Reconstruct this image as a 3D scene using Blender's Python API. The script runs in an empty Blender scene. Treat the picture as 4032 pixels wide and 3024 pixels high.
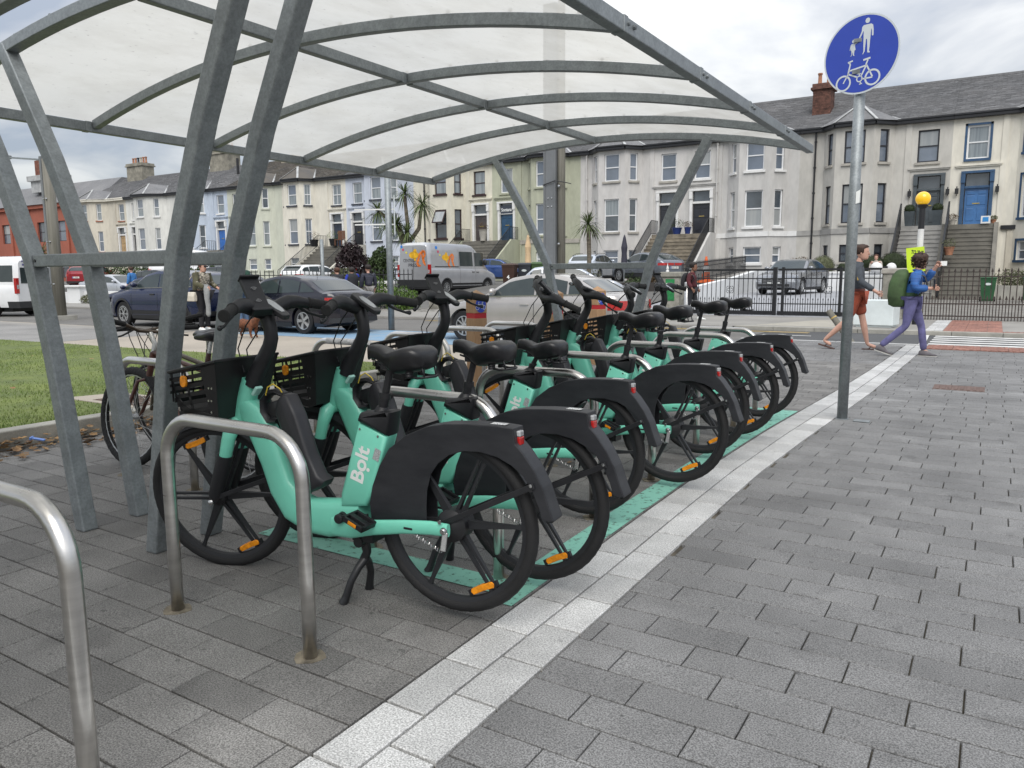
import bpy, bmesh, math, random
import numpy as np
from math import sin, cos, pi, radians, sqrt, atan2
from mathutils import Vector, Matrix, Quaternion
random.seed(7)
rng = np.random.RandomState(5)
scene = bpy.context.scene
COL = scene.collection

# ------------------------------------------------------------------ camera
cam_d = bpy.data.cameras.new('camera'); cam = bpy.data.objects.new('camera', cam_d); COL.objects.link(cam)
scene.camera = cam
cam_d.sensor_width = 36.0; cam_d.lens = 27.03; cam_d.clip_start = 0.05; cam_d.clip_end = 2000
_p, _r, _y = radians(8.1), radians(0.385), radians(32.0)
_fw = Vector((-sin(_y)*cos(_p), cos(_y)*cos(_p), -sin(_p))); _rt = Vector((cos(_y), sin(_y), 0)); _up = _rt.cross(_fw)
_r2 = _rt*cos(_r) - _up*sin(_r); _u2 = _rt*sin(_r) + _up*cos(_r)
cam.matrix_world = Matrix.Translation((0, 0, 1.3)) @ Matrix((_r2, _u2, -_fw)).transposed().to_4x4()

# ------------------------------------------------------------------ world and sun
SUN_AZ = radians(-152.0)      # behind the camera, to its right
SUN_EL = radians(50.0)
sun_dir = Vector((-sin(SUN_AZ)*cos(SUN_EL), cos(SUN_AZ)*cos(SUN_EL), sin(SUN_EL)))
world = bpy.data.worlds.new('World'); scene.world = world; world.use_nodes = True
nt = world.node_tree; nt.nodes.clear()
def wn(t, **kw):
    n = nt.nodes.new(t)
    for k, v in kw.items(): setattr(n, k, v)
    return n
out = wn('ShaderNodeOutputWorld')
sky = wn('ShaderNodeTexSky', sky_type='NISHITA'); sky.sun_disc = False; sky.sun_elevation = SUN_EL; sky.sun_rotation = -SUN_AZ
bg1 = wn('ShaderNodeBackground'); bg1.inputs[1].default_value = 0.12; nt.links.new(sky.outputs[0], bg1.inputs[0])
tc = wn('ShaderNodeTexCoord'); sep = wn('ShaderNodeSeparateXYZ'); nt.links.new(tc.outputs['Generated'], sep.inputs[0])
def wmath(op, a, b=None, clamp=False):
    n = wn('ShaderNodeMath', operation=op); n.use_clamp = clamp
    for i, v in enumerate((a, b)):
        if v is None: continue
        if isinstance(v, (int, float)): n.inputs[i].default_value = v
        else: nt.links.new(v, n.inputs[i])
    return n.outputs[0]
zc = wmath('ADD', wmath('MAXIMUM', sep.outputs[2], 0.0), 0.16)
cx = wmath('DIVIDE', sep.outputs[0], zc); cy = wmath('DIVIDE', sep.outputs[1], zc)
comb = wn('ShaderNodeCombineXYZ'); nt.links.new(cx, comb.inputs[0]); nt.links.new(cy, comb.inputs[1])
no = wn('ShaderNodeTexNoise'); no.inputs['Scale'].default_value = 1.25; no.inputs['Detail'].default_value = 7; no.inputs['Roughness'].default_value = 0.52; no.inputs['Distortion'].default_value = 0.35
nt.links.new(comb.outputs[0], no.inputs['Vector'])
ramp = wn('ShaderNodeValToRGB'); nt.links.new(no.outputs[0], ramp.inputs[0])
cr = ramp.color_ramp; cr.elements[0].position = 0.40; cr.elements[0].color = (0.47, 0.515, 0.60, 1); cr.elements[1].position = 0.60; cr.elements[1].color = (1.0, 0.995, 0.98, 1)
e = cr.elements.new(0.49); e.color = (0.66, 0.68, 0.72, 1)
# the brighter cloud in front of the sun
dot = wn('ShaderNodeVectorMath', operation='DOT_PRODUCT'); nt.links.new(tc.outputs['Generated'], dot.inputs[0]); dot.inputs[1].default_value = (-0.40, 0.83, 0.40)
g = wmath('POWER', wmath('MAXIMUM', dot.outputs['Value'], 0.0), 22.0)
g2 = wmath('MULTIPLY', g, 0.35)
addc = wn('ShaderNodeMix', data_type='RGBA', blend_type='ADD'); addc.inputs[0].default_value = 1.0
gc = wn('ShaderNodeCombineXYZ'); nt.links.new(g2, gc.inputs[0]); nt.links.new(wmath('MULTIPLY', g2, 0.95), gc.inputs[1]); nt.links.new(wmath('MULTIPLY', g2, 0.82), gc.inputs[2])
grad = wn('ShaderNodeVectorMath', operation='SCALE'); nt.links.new(ramp.outputs[0], grad.inputs[0]); nt.links.new(wmath('ADD', wmath('MULTIPLY', wmath('MAXIMUM', sep.outputs[2], 0.0), 1.5), 0.62), grad.inputs['Scale'])
nt.links.new(grad.outputs[0], addc.inputs[6]); nt.links.new(gc.outputs[0], addc.inputs[7])
bg2 = wn('ShaderNodeBackground'); bg2.inputs[1].default_value = 0.63; nt.links.new(addc.outputs[2], bg2.inputs[0])
mix = wn('ShaderNodeMixShader'); mix.inputs[0].default_value = 0.86
nt.links.new(bg1.outputs[0], mix.inputs[1]); nt.links.new(bg2.outputs[0], mix.inputs[2]); nt.links.new(mix.outputs[0], out.inputs[0])

sl = bpy.data.lights.new('sun', 'SUN'); sl.energy = 1.5; sl.angle = radians(45); sl.color = (1.0, 0.96, 0.9)
so = bpy.data.objects.new('sun', sl); COL.objects.link(so); so.rotation_euler = (-sun_dir).to_track_quat('-Z', 'Y').to_euler(); so.location = (0, 10, 40)
scene.view_settings.view_transform = 'Standard'; scene.view_settings.look = 'None'; scene.view_settings.gamma = 1; scene.view_settings.exposure = 0.68
scene.view_settings.use_curve_mapping = False
try:
    scene.cycles.max_bounces = 6; scene.cycles.diffuse_bounces = 3; scene.cycles.glossy_bounces = 3; scene.cycles.transmission_bounces = 4; scene.cycles.transparent_max_bounces = 12
except Exception: pass

# ------------------------------------------------------------------ materials
MATS = {}
def mat(name, color, rough=0.6, metal=0.0, var=0.10, scale=3.0, bump=0.0, bscale=60.0, color2=None, detail=5.0, tone=0.0, spec=0.5, coat=0.0, stretch=(1, 1, 1), alpha=None, emit=None, trans=0.0, speck=0.0, spscale=300.0, world_co=False, stain=0.0):
    """procedural material: base colour broken by noise, optional fine speckle, bump, per-piece tone"""
    if name in MATS: return MATS[name]
    m = bpy.data.materials.new(name); m.use_nodes = True; MATS[name] = m
    t = m.node_tree; N = t.nodes; L = t.links; b = N['Principled BSDF']
    b.inputs['Roughness'].default_value = rough; b.inputs['Metallic'].default_value = metal
    b.inputs['Specular IOR Level'].default_value = spec
    if coat: b.inputs['Coat Weight'].default_value = coat; b.inputs['Coat Roughness'].default_value = 0.05
    if trans: b.inputs['Transmission Weight'].default_value = trans
    if emit: b.inputs['Emission Color'].default_value = (*emit[:3], 1); b.inputs['Emission Strength'].default_value = emit[3]
    tcn = N.new('ShaderNodeTexCoord'); mp = N.new('ShaderNodeMapping'); mp.inputs['Scale'].default_value = stretch
    if world_co:
        gn = N.new('ShaderNodeNewGeometry'); L.new(gn.outputs['Position'], mp.inputs[0])
    else: L.new(tcn.outputs['Object'], mp.inputs[0])
    c = color; c2 = color2 or tuple(max(0, x*(1-2.2*var)) for x in color); c1 = color if color2 else tuple(min(1, x*(1+var)) for x in color)
    ns = N.new('ShaderNodeTexNoise'); ns.inputs['Scale'].default_value = scale; ns.inputs['Detail'].default_value = detail; ns.inputs['Roughness'].default_value = 0.6
    L.new(mp.outputs[0], ns.inputs['Vector'])
    rp = N.new('ShaderNodeValToRGB'); rp.color_ramp.elements[0].position = 0.32; rp.color_ramp.elements[1].position = 0.68
    rp.color_ramp.elements[0].color = (*c2, 1); rp.color_ramp.elements[1].color = (*c1, 1)
    L.new(ns.outputs[0], rp.inputs[0]); src = rp.outputs[0]
    if speck:
        n2 = N.new('ShaderNodeTexNoise'); n2.inputs['Scale'].default_value = spscale; n2.inputs['Detail'].default_value = 2; n2.inputs['Roughness'].default_value = 0.7
        L.new(mp.outputs[0], n2.inputs['Vector'])
        mr = N.new('ShaderNodeMapRange'); mr.inputs[1].default_value = 0.38; mr.inputs[2].default_value = 0.62; mr.inputs[3].default_value = 1-speck; mr.inputs[4].default_value = 1+speck
        L.new(n2.outputs[0], mr.inputs[0])
        mx = N.new('ShaderNodeVectorMath'); mx.operation = 'SCALE'; L.new(src, mx.inputs[0]); L.new(mr.outputs[0], mx.inputs['Scale']); src = mx.outputs[0]
    if stain:
        for sc_, lo, hi, f_ in ((1.4, .56, .70, 1+stain), (3.1, .62, .70, 1-stain), (23, .735, .75, 1-stain*1.6)):
            n4 = N.new('ShaderNodeTexNoise'); n4.inputs['Scale'].default_value = sc_; n4.inputs['Detail'].default_value = 9 if sc_ < 9 else 1; L.new(mp.outputs[0], n4.inputs['Vector'])
            m4 = N.new('ShaderNodeMapRange'); m4.inputs[1].default_value = lo; m4.inputs[2].default_value = hi; m4.inputs[3].default_value = 1; m4.inputs[4].default_value = f_; L.new(n4.outputs[0], m4.inputs[0])
            mx = N.new('ShaderNodeVectorMath'); mx.operation = 'SCALE'; L.new(src, mx.inputs[0]); L.new(m4.outputs[0], mx.inputs['Scale']); src = mx.outputs[0]
    if tone:
        a1 = N.new('ShaderNodeAttribute'); a1.attribute_type = 'GEOMETRY'; a1.attribute_name = 'tone'
        a2 = N.new('ShaderNodeAttribute'); a2.attribute_type = 'OBJECT'; a2.attribute_name = 'tone'
        ad = N.new('ShaderNodeMath'); ad.operation = 'ADD'; L.new(a1.outputs['Fac'], ad.inputs[0]); L.new(a2.outputs['Fac'], ad.inputs[1])
        m2 = N.new('ShaderNodeMath'); m2.operation = 'MULTIPLY_ADD'; L.new(ad.outputs[0], m2.inputs[0]); m2.inputs[1].default_value = tone; m2.inputs[2].default_value = 1.0
        mx = N.new('ShaderNodeVectorMath'); mx.operation = 'SCALE'; L.new(src, mx.inputs[0]); L.new(m2.outputs[0], mx.inputs['Scale']); src = mx.outputs[0]
    L.new(src, b.inputs['Base Color'])
    rr = N.new('ShaderNodeMapRange'); rr.inputs[3].default_value = max(0, rough*0.8); rr.inputs[4].default_value = min(1, rough*1.2); L.new(ns.outputs[0], rr.inputs[0]); L.new(rr.outputs[0], b.inputs['Roughness'])
    if bump:
        nb = N.new('ShaderNodeTexNoise'); nb.inputs['Scale'].default_value = bscale; nb.inputs['Detail'].default_value = 3; L.new(mp.outputs[0], nb.inputs['Vector'])
        bp = N.new('ShaderNodeBump'); bp.inputs['Strength'].default_value = bump; bp.inputs['Distance'].default_value = 0.01; L.new(nb.outputs[0], bp.inputs['Height']); L.new(bp.outputs[0], b.inputs['Normal'])
    return m

# ------------------------------------------------------------------ mesh builder
class MB:
    def __init__(s): s.v = []; s.f = []; s.mi = []; s.tone = []
    def add(s, vs, fs, m=0, tone=0.0):
        o = len(s.v); s.v.extend([tuple(p) for p in vs])
        for f in fs: s.f.append([o+i for i in f]); s.mi.append(m); s.tone.append(tone)
        return s
    def box(s, x0, x1, y0, y1, z0, z1, m=0, tone=0.0, T=None):
        vs = [Vector((x, y, z)) for z in (z0, z1) for y in (y0, y1) for x in (x0, x1)]
        if T is not None: vs = [T @ p for p in vs]
        return s.add(vs, [(0, 2, 3, 1), (4, 5, 7, 6), (0, 1, 5, 4), (2, 6, 7, 3), (0, 4, 6, 2), (1, 3, 7, 5)], m, tone)
    def bar(s, p, q, w, h, m=0, up=(0, 0, 1), ext=0.0):
        p = Vector(p); q = Vector(q); d = (q-p).normalized(); p = p-d*ext; q = q+d*ext
        u = Vector(up); sd = d.cross(u)
        if sd.length < 1e-4: sd = d.cross(Vector((1, 0, 0)))
        sd.normalize(); u = sd.cross(d)
        vs = [e + sd*(a*w/2) + u*(b*h/2) for e in (p, q) for a, b in ((-1, -1), (1, -1), (1, 1), (-1, 1))]
        return s.add(vs, [(0, 3, 2, 1), (4, 5, 6, 7), (0, 1, 5, 4), (1, 2, 6, 5), (2, 3, 7, 6), (3, 0, 4, 7)], m)
    def loft(s, rings, m=0, caps=True, closed=True, tone=0.0):
        n = len(rings[0]); vs = [p for r in rings for p in r]; fs = []
        for i in range(len(rings)-1):
            for j in range(n if closed else n-1):
                k = (j+1) % n; fs.append((i*n+j, i*n+k, (i+1)*n+k, (i+1)*n+j))
        if caps and closed: fs.append(tuple(range(n-1, -1, -1))); fs.append(tuple((len(rings)-1)*n+j for j in range(n)))
        return s.add(vs, fs, m, tone)
    def tube(s, pts, r, n=8, m=0, caps=True, loop=False, sq=None):
        P = [Vector(p) for p in pts]; k = len(P); rings = []
        rs = r if isinstance(r, (list, tuple)) else [r]*k
        prev = None
        for i in range(k):
            if loop: d = (P[(i+1) % k]-P[i-1])
            else: d = P[min(i+1, k-1)]-P[max(i-1, 0)]
            d.normalize()
            if prev is None:
                a = d.cross(Vector((0, 0, 1)))
                if a.length < 0.05: a = d.cross(Vector((0, 1, 0)))
            else: a = prev - d*prev.dot(d)
            a.normalize(); prev = a; b = d.cross(a)
            q = sq or (1, 1)
            rings.append([P[i]+a*(cos(2*pi*j/n)*rs[i]*q[0])+b*(sin(2*pi*j/n)*rs[i]*q[1]) for j in range(n)])
        if loop: rings.append(rings[0])
        return s.loft(rings, m, caps and not loop)
    def prism(s, poly, y0, y1, m=0, plane='xz', T=None):
        def P(a, b, c):
            p = {'xz': (a, c, b), 'xy': (a, b, c), 'yz': (c, a, b)}[plane]
            return (T @ Vector(p)) if T is not None else p
        n = len(poly); vs = [P(a, b, y0) for a, b in poly]+[P(a, b, y1) for a, b in poly]
        fs = [tuple(range(n)), tuple(range(2*n-1, n-1, -1))]+[(i, i+n, (i+1) % n+n, (i+1) % n) for i in range(n)]
        return s.add(vs, fs, m)
    def lathe(s, prof, n=12, c=(0, 0, 0), m=0, axis='z', a0=0.0, caps=True):
        def P(r, h, t):
            x, y = r*cos(t+a0), r*sin(t+a0)
            p = {'z': (x, y, h), 'y': (x, h, y), 'x': (h, x, y)}[axis]
            return (c[0]+p[0], c[1]+p[1], c[2]+p[2])
        rings = [[P(r, h, 2*pi*j/n) for j in range(n)] for r, h in prof]
        return s.loft(rings, m, caps=caps)
    def sphere(s, c, r, nu=10, nv=7, m=0, jitter=0):
        rx, ry, rz = r if isinstance(r, (tuple, list)) else (r, r, r); rings = []
        for i in range(nv+1):
            t = -pi/2+pi*i/nv; q = max(cos(t), 0.02)
            rings.append([(c[0]+rx*q*cos(2*pi*j/nu)*(1+jitter*random.uniform(-1, 1)), c[1]+ry*q*sin(2*pi*j/nu)*(1+jitter*random.uniform(-1, 1)), c[2]+rz*sin(t)) for j in range(nu)])
        return s.loft(rings, m)
    def quad(s, a, b, c, d, m=0, tone=0.0): return s.add([a, b, c, d], [(0, 1, 2, 3)], m, tone)
    def xf(s, M, i0=0):
        for i in range(i0, len(s.v)): s.v[i] = tuple(M @ Vector(s.v[i]))
        return s
    def mesh(s, name, mats, smooth=None, tone=False):
        me = bpy.data.meshes.new(name); me.from_pydata(s.v, [], s.f)
        mats = mats if isinstance(mats, (list, tuple)) else [mats]
        for m in mats: me.materials.append(m)
        if len(mats) > 1: me.polygons.foreach_set('material_index', s.mi)
        if tone:
            at = me.attributes.new('tone', 'FLOAT', 'FACE'); at.data.foreach_set('value', s.tone)
        bm = bmesh.new(); bm.from_mesh(me); bmesh.ops.recalc_face_normals(bm, faces=bm.faces); bm.to_mesh(me); bm.free()
        if smooth:
            me.polygons.foreach_set('use_smooth', [True]*len(me.polygons))
            if smooth is not True: me.set_sharp_from_angle(angle=radians(smooth))
        me.update(); return me
    def build(s, name, mats, parent=None, smooth=None, bevel=0.0, seg=2, tone=False, loc=None):
        o = bpy.data.objects.new(name, s.mesh(name, mats, smooth, tone)); COL.objects.link(o)
        if parent is not None: o.parent = parent
        if loc is not None: o.location = loc
        if bevel:
            b = o.modifiers.new('bevel', 'BEVEL'); b.width = bevel; b.segments = seg; b.limit_method = 'ANGLE'; b.angle_limit = radians(40)
        return o
def link_mesh(name, me, parent=None, M=None):
    o = bpy.data.objects.new(name, me); COL.objects.link(o)
    if parent is not None: o.parent = parent
    if M is not None: o.matrix_local = M
    return o
def tag(o, label=None, cat=None, group=None, kind=None):
    if label: o['label'] = label
    if cat: o['category'] = cat
    if group: o['group'] = group
    if kind: o['kind'] = kind
    return o
def empty(name, loc=(0, 0, 0), rz=0.0):
    o = bpy.data.objects.new(name, None); COL.objects.link(o); o.location = loc; o.rotation_euler = (0, 0, rz); o.empty_display_size = 0.1; return o
def copy_tree(o, parent=None):
    c = o.copy(); COL.objects.link(c); c.parent = parent
    for ch in list(o.children): copy_tree(ch, c)
    return c
_TX = {}
def text_polys(s, bold=0.0, font=None, spacing=1.0):
    """2D verts and faces of a text of height 1 (cap height ~0.7), left aligned"""
    k = (s, bold, spacing)
    if k in _TX: return _TX[k]
    cu = bpy.data.curves.new('t', 'FONT'); cu.body = s; cu.size = 1.0; cu.offset = bold; cu.space_character = spacing; cu.fill_mode = 'FRONT'; cu.resolution_u = 3
    ob = bpy.data.objects.new('t', cu); COL.objects.link(ob); bpy.context.view_layer.update()
    me = bpy.data.meshes.new_from_object(ob.evaluated_get(bpy.context.evaluated_depsgraph_get()))
    vs = [(v.co.x, v.co.y) for v in me.vertices]; fs = [tuple(p.vertices) for p in me.polygons]
    bpy.data.objects.remove(ob); bpy.data.curves.remove(cu); bpy.data.meshes.remove(me)
    _TX[k] = (vs, fs); return _TX[k]
def put_text(mb, s, org, u, v, height, bold=0.0, align='l', m=0, spacing=1.0, width=None):
    """letters as thin plates: u is the writing direction, v the letters' up"""
    vs, fs = text_polys(s, bold, None, spacing); u = Vector(u).normalized(); v = Vector(v).normalized(); org = Vector(org)
    x0 = min(p[0] for p in vs); x1 = max(p[0] for p in vs); k = height/0.7; kx = k if width is None else width/(x1-x0)
    off = {'l': -x0, 'c': -(x0+x1)/2, 'r': -x1}[align]
    mb.add([org+u*((p[0]+off)*kx)+v*(p[1]*k) for p in vs], fs, m); return mb

galv = mat('galvanised_steel', (0.27, 0.295, 0.305), rough=0.50, metal=0.4, var=0.10, scale=14, detail=8, bump=0.05, bscale=40, speck=0.10, spscale=70)
galv_dark = mat('galvanised_weathered', (0.22, 0.24, 0.25), rough=0.55, metal=0.4, var=0.25, scale=7, detail=8, bump=0.08, bscale=40)
inox = mat('brushed_stainless', (0.68, 0.665, 0.64), rough=0.29, metal=1.0, var=0.10, scale=3, bump=0.04, bscale=90, stretch=(1, 1, 6))
blk = mat('black_plastic', (0.012, 0.0125, 0.015), rough=0.48, var=0.2, scale=4, bump=0.03, bscale=300)
blk_fender = mat('scuffed_black_plastic', (0.010, 0.011, 0.014), rough=0.46, var=0.22, scale=5, detail=10, bump=0.05, bscale=200, color2=(0.026, 0.027, 0.031), stretch=(1, 1, 3))
rubber = mat('tyre_rubber', (0.009, 0.009, 0.010), rough=0.75, var=0.2, scale=10, bump=0.3, bscale=220)
black_metal = mat('black_painted_metal', (0.015, 0.016, 0.018), rough=0.38, var=0.15)
mint = mat('mint_green_paint', (0.175, 0.60, 0.45), rough=0.36, var=0.05, scale=3, coat=0.2)
white_print = mat('white_print', (0.78, 0.80, 0.78), rough=0.5, var=0.02)
white_paint = mat('white_paint', (0.72, 0.72, 0.71), rough=0.5, var=0.05)
black_print = mat('black_print', (0.02, 0.02, 0.025), rough=0.5, var=0.02)
orange_lens = mat('orange_reflector', (0.80, 0.28, 0.01), rough=0.22, var=0.15, scale=60, bump=0.2, bscale=300)
red_lens = mat('red_lens', (0.42, 0.012, 0.010), rough=0.15, var=0.2, scale=40, coat=0.5)
clear_lens = mat('clear_lens', (0.45, 0.46, 0.47), rough=0.12, var=0.3, scale=30, coat=0.5)
steel = mat('bright_steel', (0.6, 0.6, 0.6), rough=0.25, metal=1.0, var=0.05)
# ------------------------------------------------------------------ ground and paving
def sheet(name, x0, x1, y0, y1, z, m, kind='structure', label=None, cuts=None):
    mb = MB(); mb.quad((x0, y0, z), (x1, y0, z), (x1, y1, z), (x0, y1, z)); o = mb.build(name, m); tag(o, label, kind=kind); return o
asph = mat('worn_asphalt', (0.155, 0.15, 0.14), rough=0.9, var=0.12, scale=0.5, bump=0.25, bscale=80, speck=0.2, spscale=90, detail=8)
asph_dark = mat('dark_asphalt', (0.075, 0.077, 0.080), rough=0.85, var=0.12, scale=0.6, bump=0.2, bscale=80, speck=0.2, spscale=90)
conc = mat('pavement_concrete', (0.27, 0.26, 0.24), rough=0.9, var=0.10, scale=0.8, bump=0.15, bscale=50, speck=0.1, spscale=80, detail=8)
conc_sand = mat('sandy_concrete', (0.36, 0.32, 0.265), rough=0.9, var=0.08, scale=0.6, bump=0.1, bscale=60, speck=0.12, spscale=80)
joint_m = mat('joint_grit', (0.095, 0.083, 0.062), rough=0.95, var=0.3, scale=6, bump=0.4, bscale=120)
slab_l = mat('dark_granite_slab', (0.172, 0.168, 0.161), rough=0.8, var=0.13, scale=2.5, tone=0.17, speck=0.48, spscale=190, bump=0.35, bscale=130, world_co=True, stain=.24)
slab_r = mat('grey_granite_paver', (0.175, 0.175, 0.174), rough=0.78, var=0.12, scale=1.6, tone=0.12, speck=0.48, spscale=190, bump=0.35, bscale=130, world_co=True, stain=.24)
slab_w = mat('white_granite_slab', (0.45, 0.452, 0.445), rough=0.75, var=0.08, scale=4, tone=0.16, speck=0.38, spscale=170, bump=0.25, bscale=130, world_co=True, stain=.14)
earth = mat('far_ground', (0.14, 0.135, 0.12), rough=0.95, var=0.2, scale=0.05)
tag(sheet('ground', -400, 400, -200, 700, -0.30, earth), kind='structure')
sheet('paving_bed', -6.34, 14, -4, 15.62, -0.016, joint_m)
def slab_geo(mb, p, z=0.0, tone=0.0, ch=0.003, h=0.035):
    c = sum((Vector((a[0], a[1], 0)) for a in p), Vector())/4
    top = []; mid = []; bot = []
    for a in p:
        d = (c-Vector((a[0], a[1], 0))); d = Vector((math.copysign(ch, d.x), math.copysign(ch, d.y), 0))
        top.append((a[0]+d.x, a[1]+d.y, z)); mid.append((a[0], a[1], z-ch)); bot.append((a[0], a[1], z-h))
    fs = [(0, 1, 2, 3)]+[(i, i+4, (i+1) % 4+4, (i+1) % 4) for i in range(4)]+[(i+4, i+8, (i+1) % 4+8, (i+1) % 4+4) for i in range(4)]
    mb.add(top+mid+bot, fs, 0, tone)
def interp(tab, y, k):
    for a, b in zip(tab, tab[1:]):
        if y <= b[0]:
            t = max(0, (y-a[0])/(b[0]-a[0])); return a[k]+(b[k]-a[k])*t
    return tab[-1][k]
STRIP = [(-4, -1.50, -1.35, -1.185), (1.5, -1.51, -1.354, -1.187), (2.9, -1.535, -1.362, -1.203), (3.9, -1.556, -1.385, -1.217), (5.0, -1.565, -1.398, -1.231),
         (6.4, -1.54, -1.366, -1.185), (7.9, -1.478, -1.30, -1.118), (9.1, -1.42, -1.24, -1.07), (11.0, -1.359, -1.19, -1.03), (13, -1.32, -1.16, -0.99), (15.62, -1.295, -1.13, -0.96)]
def pave(parent_name, rowh, length, y0, y1, xa, xb, m, near_limit, seed, lab=None):
    """rows running along X; xa(y), xb(y) are the cut edges"""
    R = random.Random(seed); root = empty(parent_name); tag(root, kind='structure'); slabs = []
    y = y0; r = 0
    while y < y1-0.02:
        off = (0.5 if r % 2 else 0.0)*length+R.uniform(-0.04, 0.04); A0, A1, B0, B1 = xa(y), xa(y+rowh), xb(y), xb(y+rowh)
        lo = min(A0, A1); hi = max(B0, B1); k = math.floor((lo-off)/length); x = k*length+off
        j = 0.0026
        while x < hi:
            xn = x+length
            l0, l1 = max(x, A0), max(x, A1); r0, r1 = min(xn, B0), min(xn, B1)
            if min(r0-l0, r1-l1) > 0.03:
                k_ = .0036; slabs.append((((l0+j, y+k_), (r0-j, y+k_), (r1-j, y+rowh-k_), (l1+j, y+rowh-k_)), R.uniform(-1, 1)+(R.uniform(-.8, .8) if R.random() < .2 else 0), R.uniform(-0.0012, 0.0012)))
            x = xn
        y += rowh; r += 1
    def seen(s):
        cx = sum(p[0] for p in s[0])/4; cy = sum(p[1] for p in s[0])/4
        v = Vector((cx, cy, -1.3)); f = v.dot(_fw)
        if f < 0.3: return 99
        if abs(v.dot(_r2)/f) > 0.70 or abs(v.dot(_u2)/f) > 0.53: return 99
        return v.length
    slabs.sort(key=seen); rest = MB()
    for i, s in enumerate(slabs):
        if i < near_limit and seen(s) < 99:
            mb = MB(); slab_geo(mb, s[0], s[2]); o = mb.build('paving_slab', m, root); o['tone'] = s[1]
        else: slab_geo(rest, s[0], s[2], s[1], h=0.02)
    o = rest.build('paving_slabs', m, root, tone=True); tag(o, kind='stuff')
    return root
pave('forecourt_paving', 0.157, 0.327, -1.0+0.001, 12.0, lambda y: -6.33, lambda y: interp(STRIP, y, 1)-0.003, slab_l, 290, 1)
pave('promenade_paving', 0.1595, 0.337, -1.0, 15.55, lambda y: interp(STRIP, y, 3)+0.003, lambda y: 1.2+y*0.72, slab_r, 290, 2)
pave('roadside_paving', 0.157, 0.327, 12.008, 15.6, lambda y: -4.3, lambda y: interp(STRIP, y, 1)-0.003, slab_r, 0, 3)
root = empty('granite_strip'); tag(root, kind='structure'); rest = MB(); R = random.Random(4)
for c, off in ((1, 0.0), (2, 0.17)):
    y = -1.0+off
    while y < 15.3:
        h = 0.298+R.uniform(-0.02, 0.02); a = [interp(STRIP, yy, cc) for yy in (y, y+h) for cc in (c, c+1)]
        p = ((a[0]+.005, y+.0055), (a[1]-.005, y+.0055), (a[3]-.005, y+h-.0055), (a[2]+.005, y+h-.0055)); tn = R.uniform(-1, 1)
        mb = MB(); slab_geo(mb, p, 0.0005); o = mb.build('granite_slab', slab_w, root); o['tone'] = tn
        y += h
# worn green paint marking out the bike bay
gm = bpy.data.materials.new('worn_green_paint'); gm.use_nodes = True
t = gm.node_tree; b = t.nodes['Principled BSDF']; b.inputs['Base Color'].default_value = (0.20, 0.46, 0.37, 1); b.inputs['Roughness'].default_value = 0.75
gg = t.nodes.new('ShaderNodeNewGeometry'); n1 = t.nodes.new('ShaderNodeTexNoise'); n1.inputs['Scale'].default_value = 22; n1.inputs['Detail'].default_value = 8; n1.inputs['Roughness'].default_value = 0.72
t.links.new(gg.outputs['Position'], n1.inputs['Vector'])
mr = t.nodes.new('ShaderNodeMapRange'); mr.inputs[1].default_value = 0.33; mr.inputs[2].default_value = 0.46; t.links.new(n1.outputs[0], mr.inputs[0])
tr = t.nodes.new('ShaderNodeBsdfTransparent'); ms = t.nodes.new('ShaderNodeMixShader'); t.links.new(mr.outputs[0], ms.inputs[0]); t.links.new(tr.outputs[0], ms.inputs[1]); t.links.new(b.outputs[0], ms.inputs[2])
t.links.new(ms.outputs[0], t.nodes['Material Output'].inputs[0])
mb = MB(); zz = 0.0045
ys = [2.44+i*(7.5-2.44)/26 for i in range(27)]
for a, b_ in zip(ys, ys[1:]):
    mb.quad((interp(STRIP, a, 1)-0.155, a, zz), (interp(STRIP, a, 1)-0.008, a, zz), (interp(STRIP, b_, 1)-0.008, b_, zz), (interp(STRIP, b_, 1)-0.155, b_, zz))
mb.quad((-3.1, 2.51, zz+.0002), (-1.69, 2.51, zz+.0002), (-1.69, 2.66, zz+.0002), (-3.1, 2.66, zz+.0002))
mb.quad((-3.05, 2.663, zz+.0002), (-2.9, 2.663, zz+.0002), (-2.82, 2.97, zz+.0002), (-2.97, 2.97, zz+.0002))
mb.quad((-3.1, 7.36, zz+.0002), (-1.66, 7.36, zz+.0002), (-1.66, 7.5, zz+.0002), (-3.1, 7.5, zz+.0002))
tag(mb.build('green_marking', gm), kind='structure')
# kerb and lawn on the left
kerb_m = mat('kerb_concrete', (0.33, 0.32, 0.285), rough=0.85, var=0.12, scale=3, bump=0.2, bscale=60, speck=0.1, spscale=120)
kr = empty('lawn_kerb'); tag(kr, kind='structure'); y = -3.0
while y < 7.9:
    mb = MB(); mb.box(-6.50, -6.345, y+.004, y+0.91, -0.03, 0.14); o = mb.build('kerb_stone', kerb_m, kr, bevel=0.012, seg=3); y += 0.914
lawn_m = mat('lawn_turf', (0.15, 0.185, 0.045), rough=0.95, var=0.3, scale=2.2, detail=9, color2=(0.085, 0.115, 0.03), bump=0.5, bscale=40)
mb = MB(); pts = [(-45, -6), (-6.50, -6), (-6.50, 8.0), (-7.3, 7.95), (-11.6, 7.62), (-16.4, 7.42), (-45, 6.6)]
mb.prism(pts, -0.05, 0.115, plane='xy'); tag(mb.build('lawn', lawn_m), kind='structure')
grass_m = mat('grass_blade', (0.19, 0.235, 0.075), rough=0.7, var=0.35, scale=1.8, detail=8, color2=(0.12, 0.185, 0.045), tone=0.35, world_co=True, spec=0.3)
N = 120000; dist = rng.rand(N)
gx = -6.5-rng.rand(N)**1.35*12; gy = -0.8+rng.rand(N)*8.7
lim = np.interp(-gx, [6.5, 7.3, 11.6, 16.4, 19], [7.97, 7.93, 7.6, 7.4, 7.3]); k = gy < lim
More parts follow.
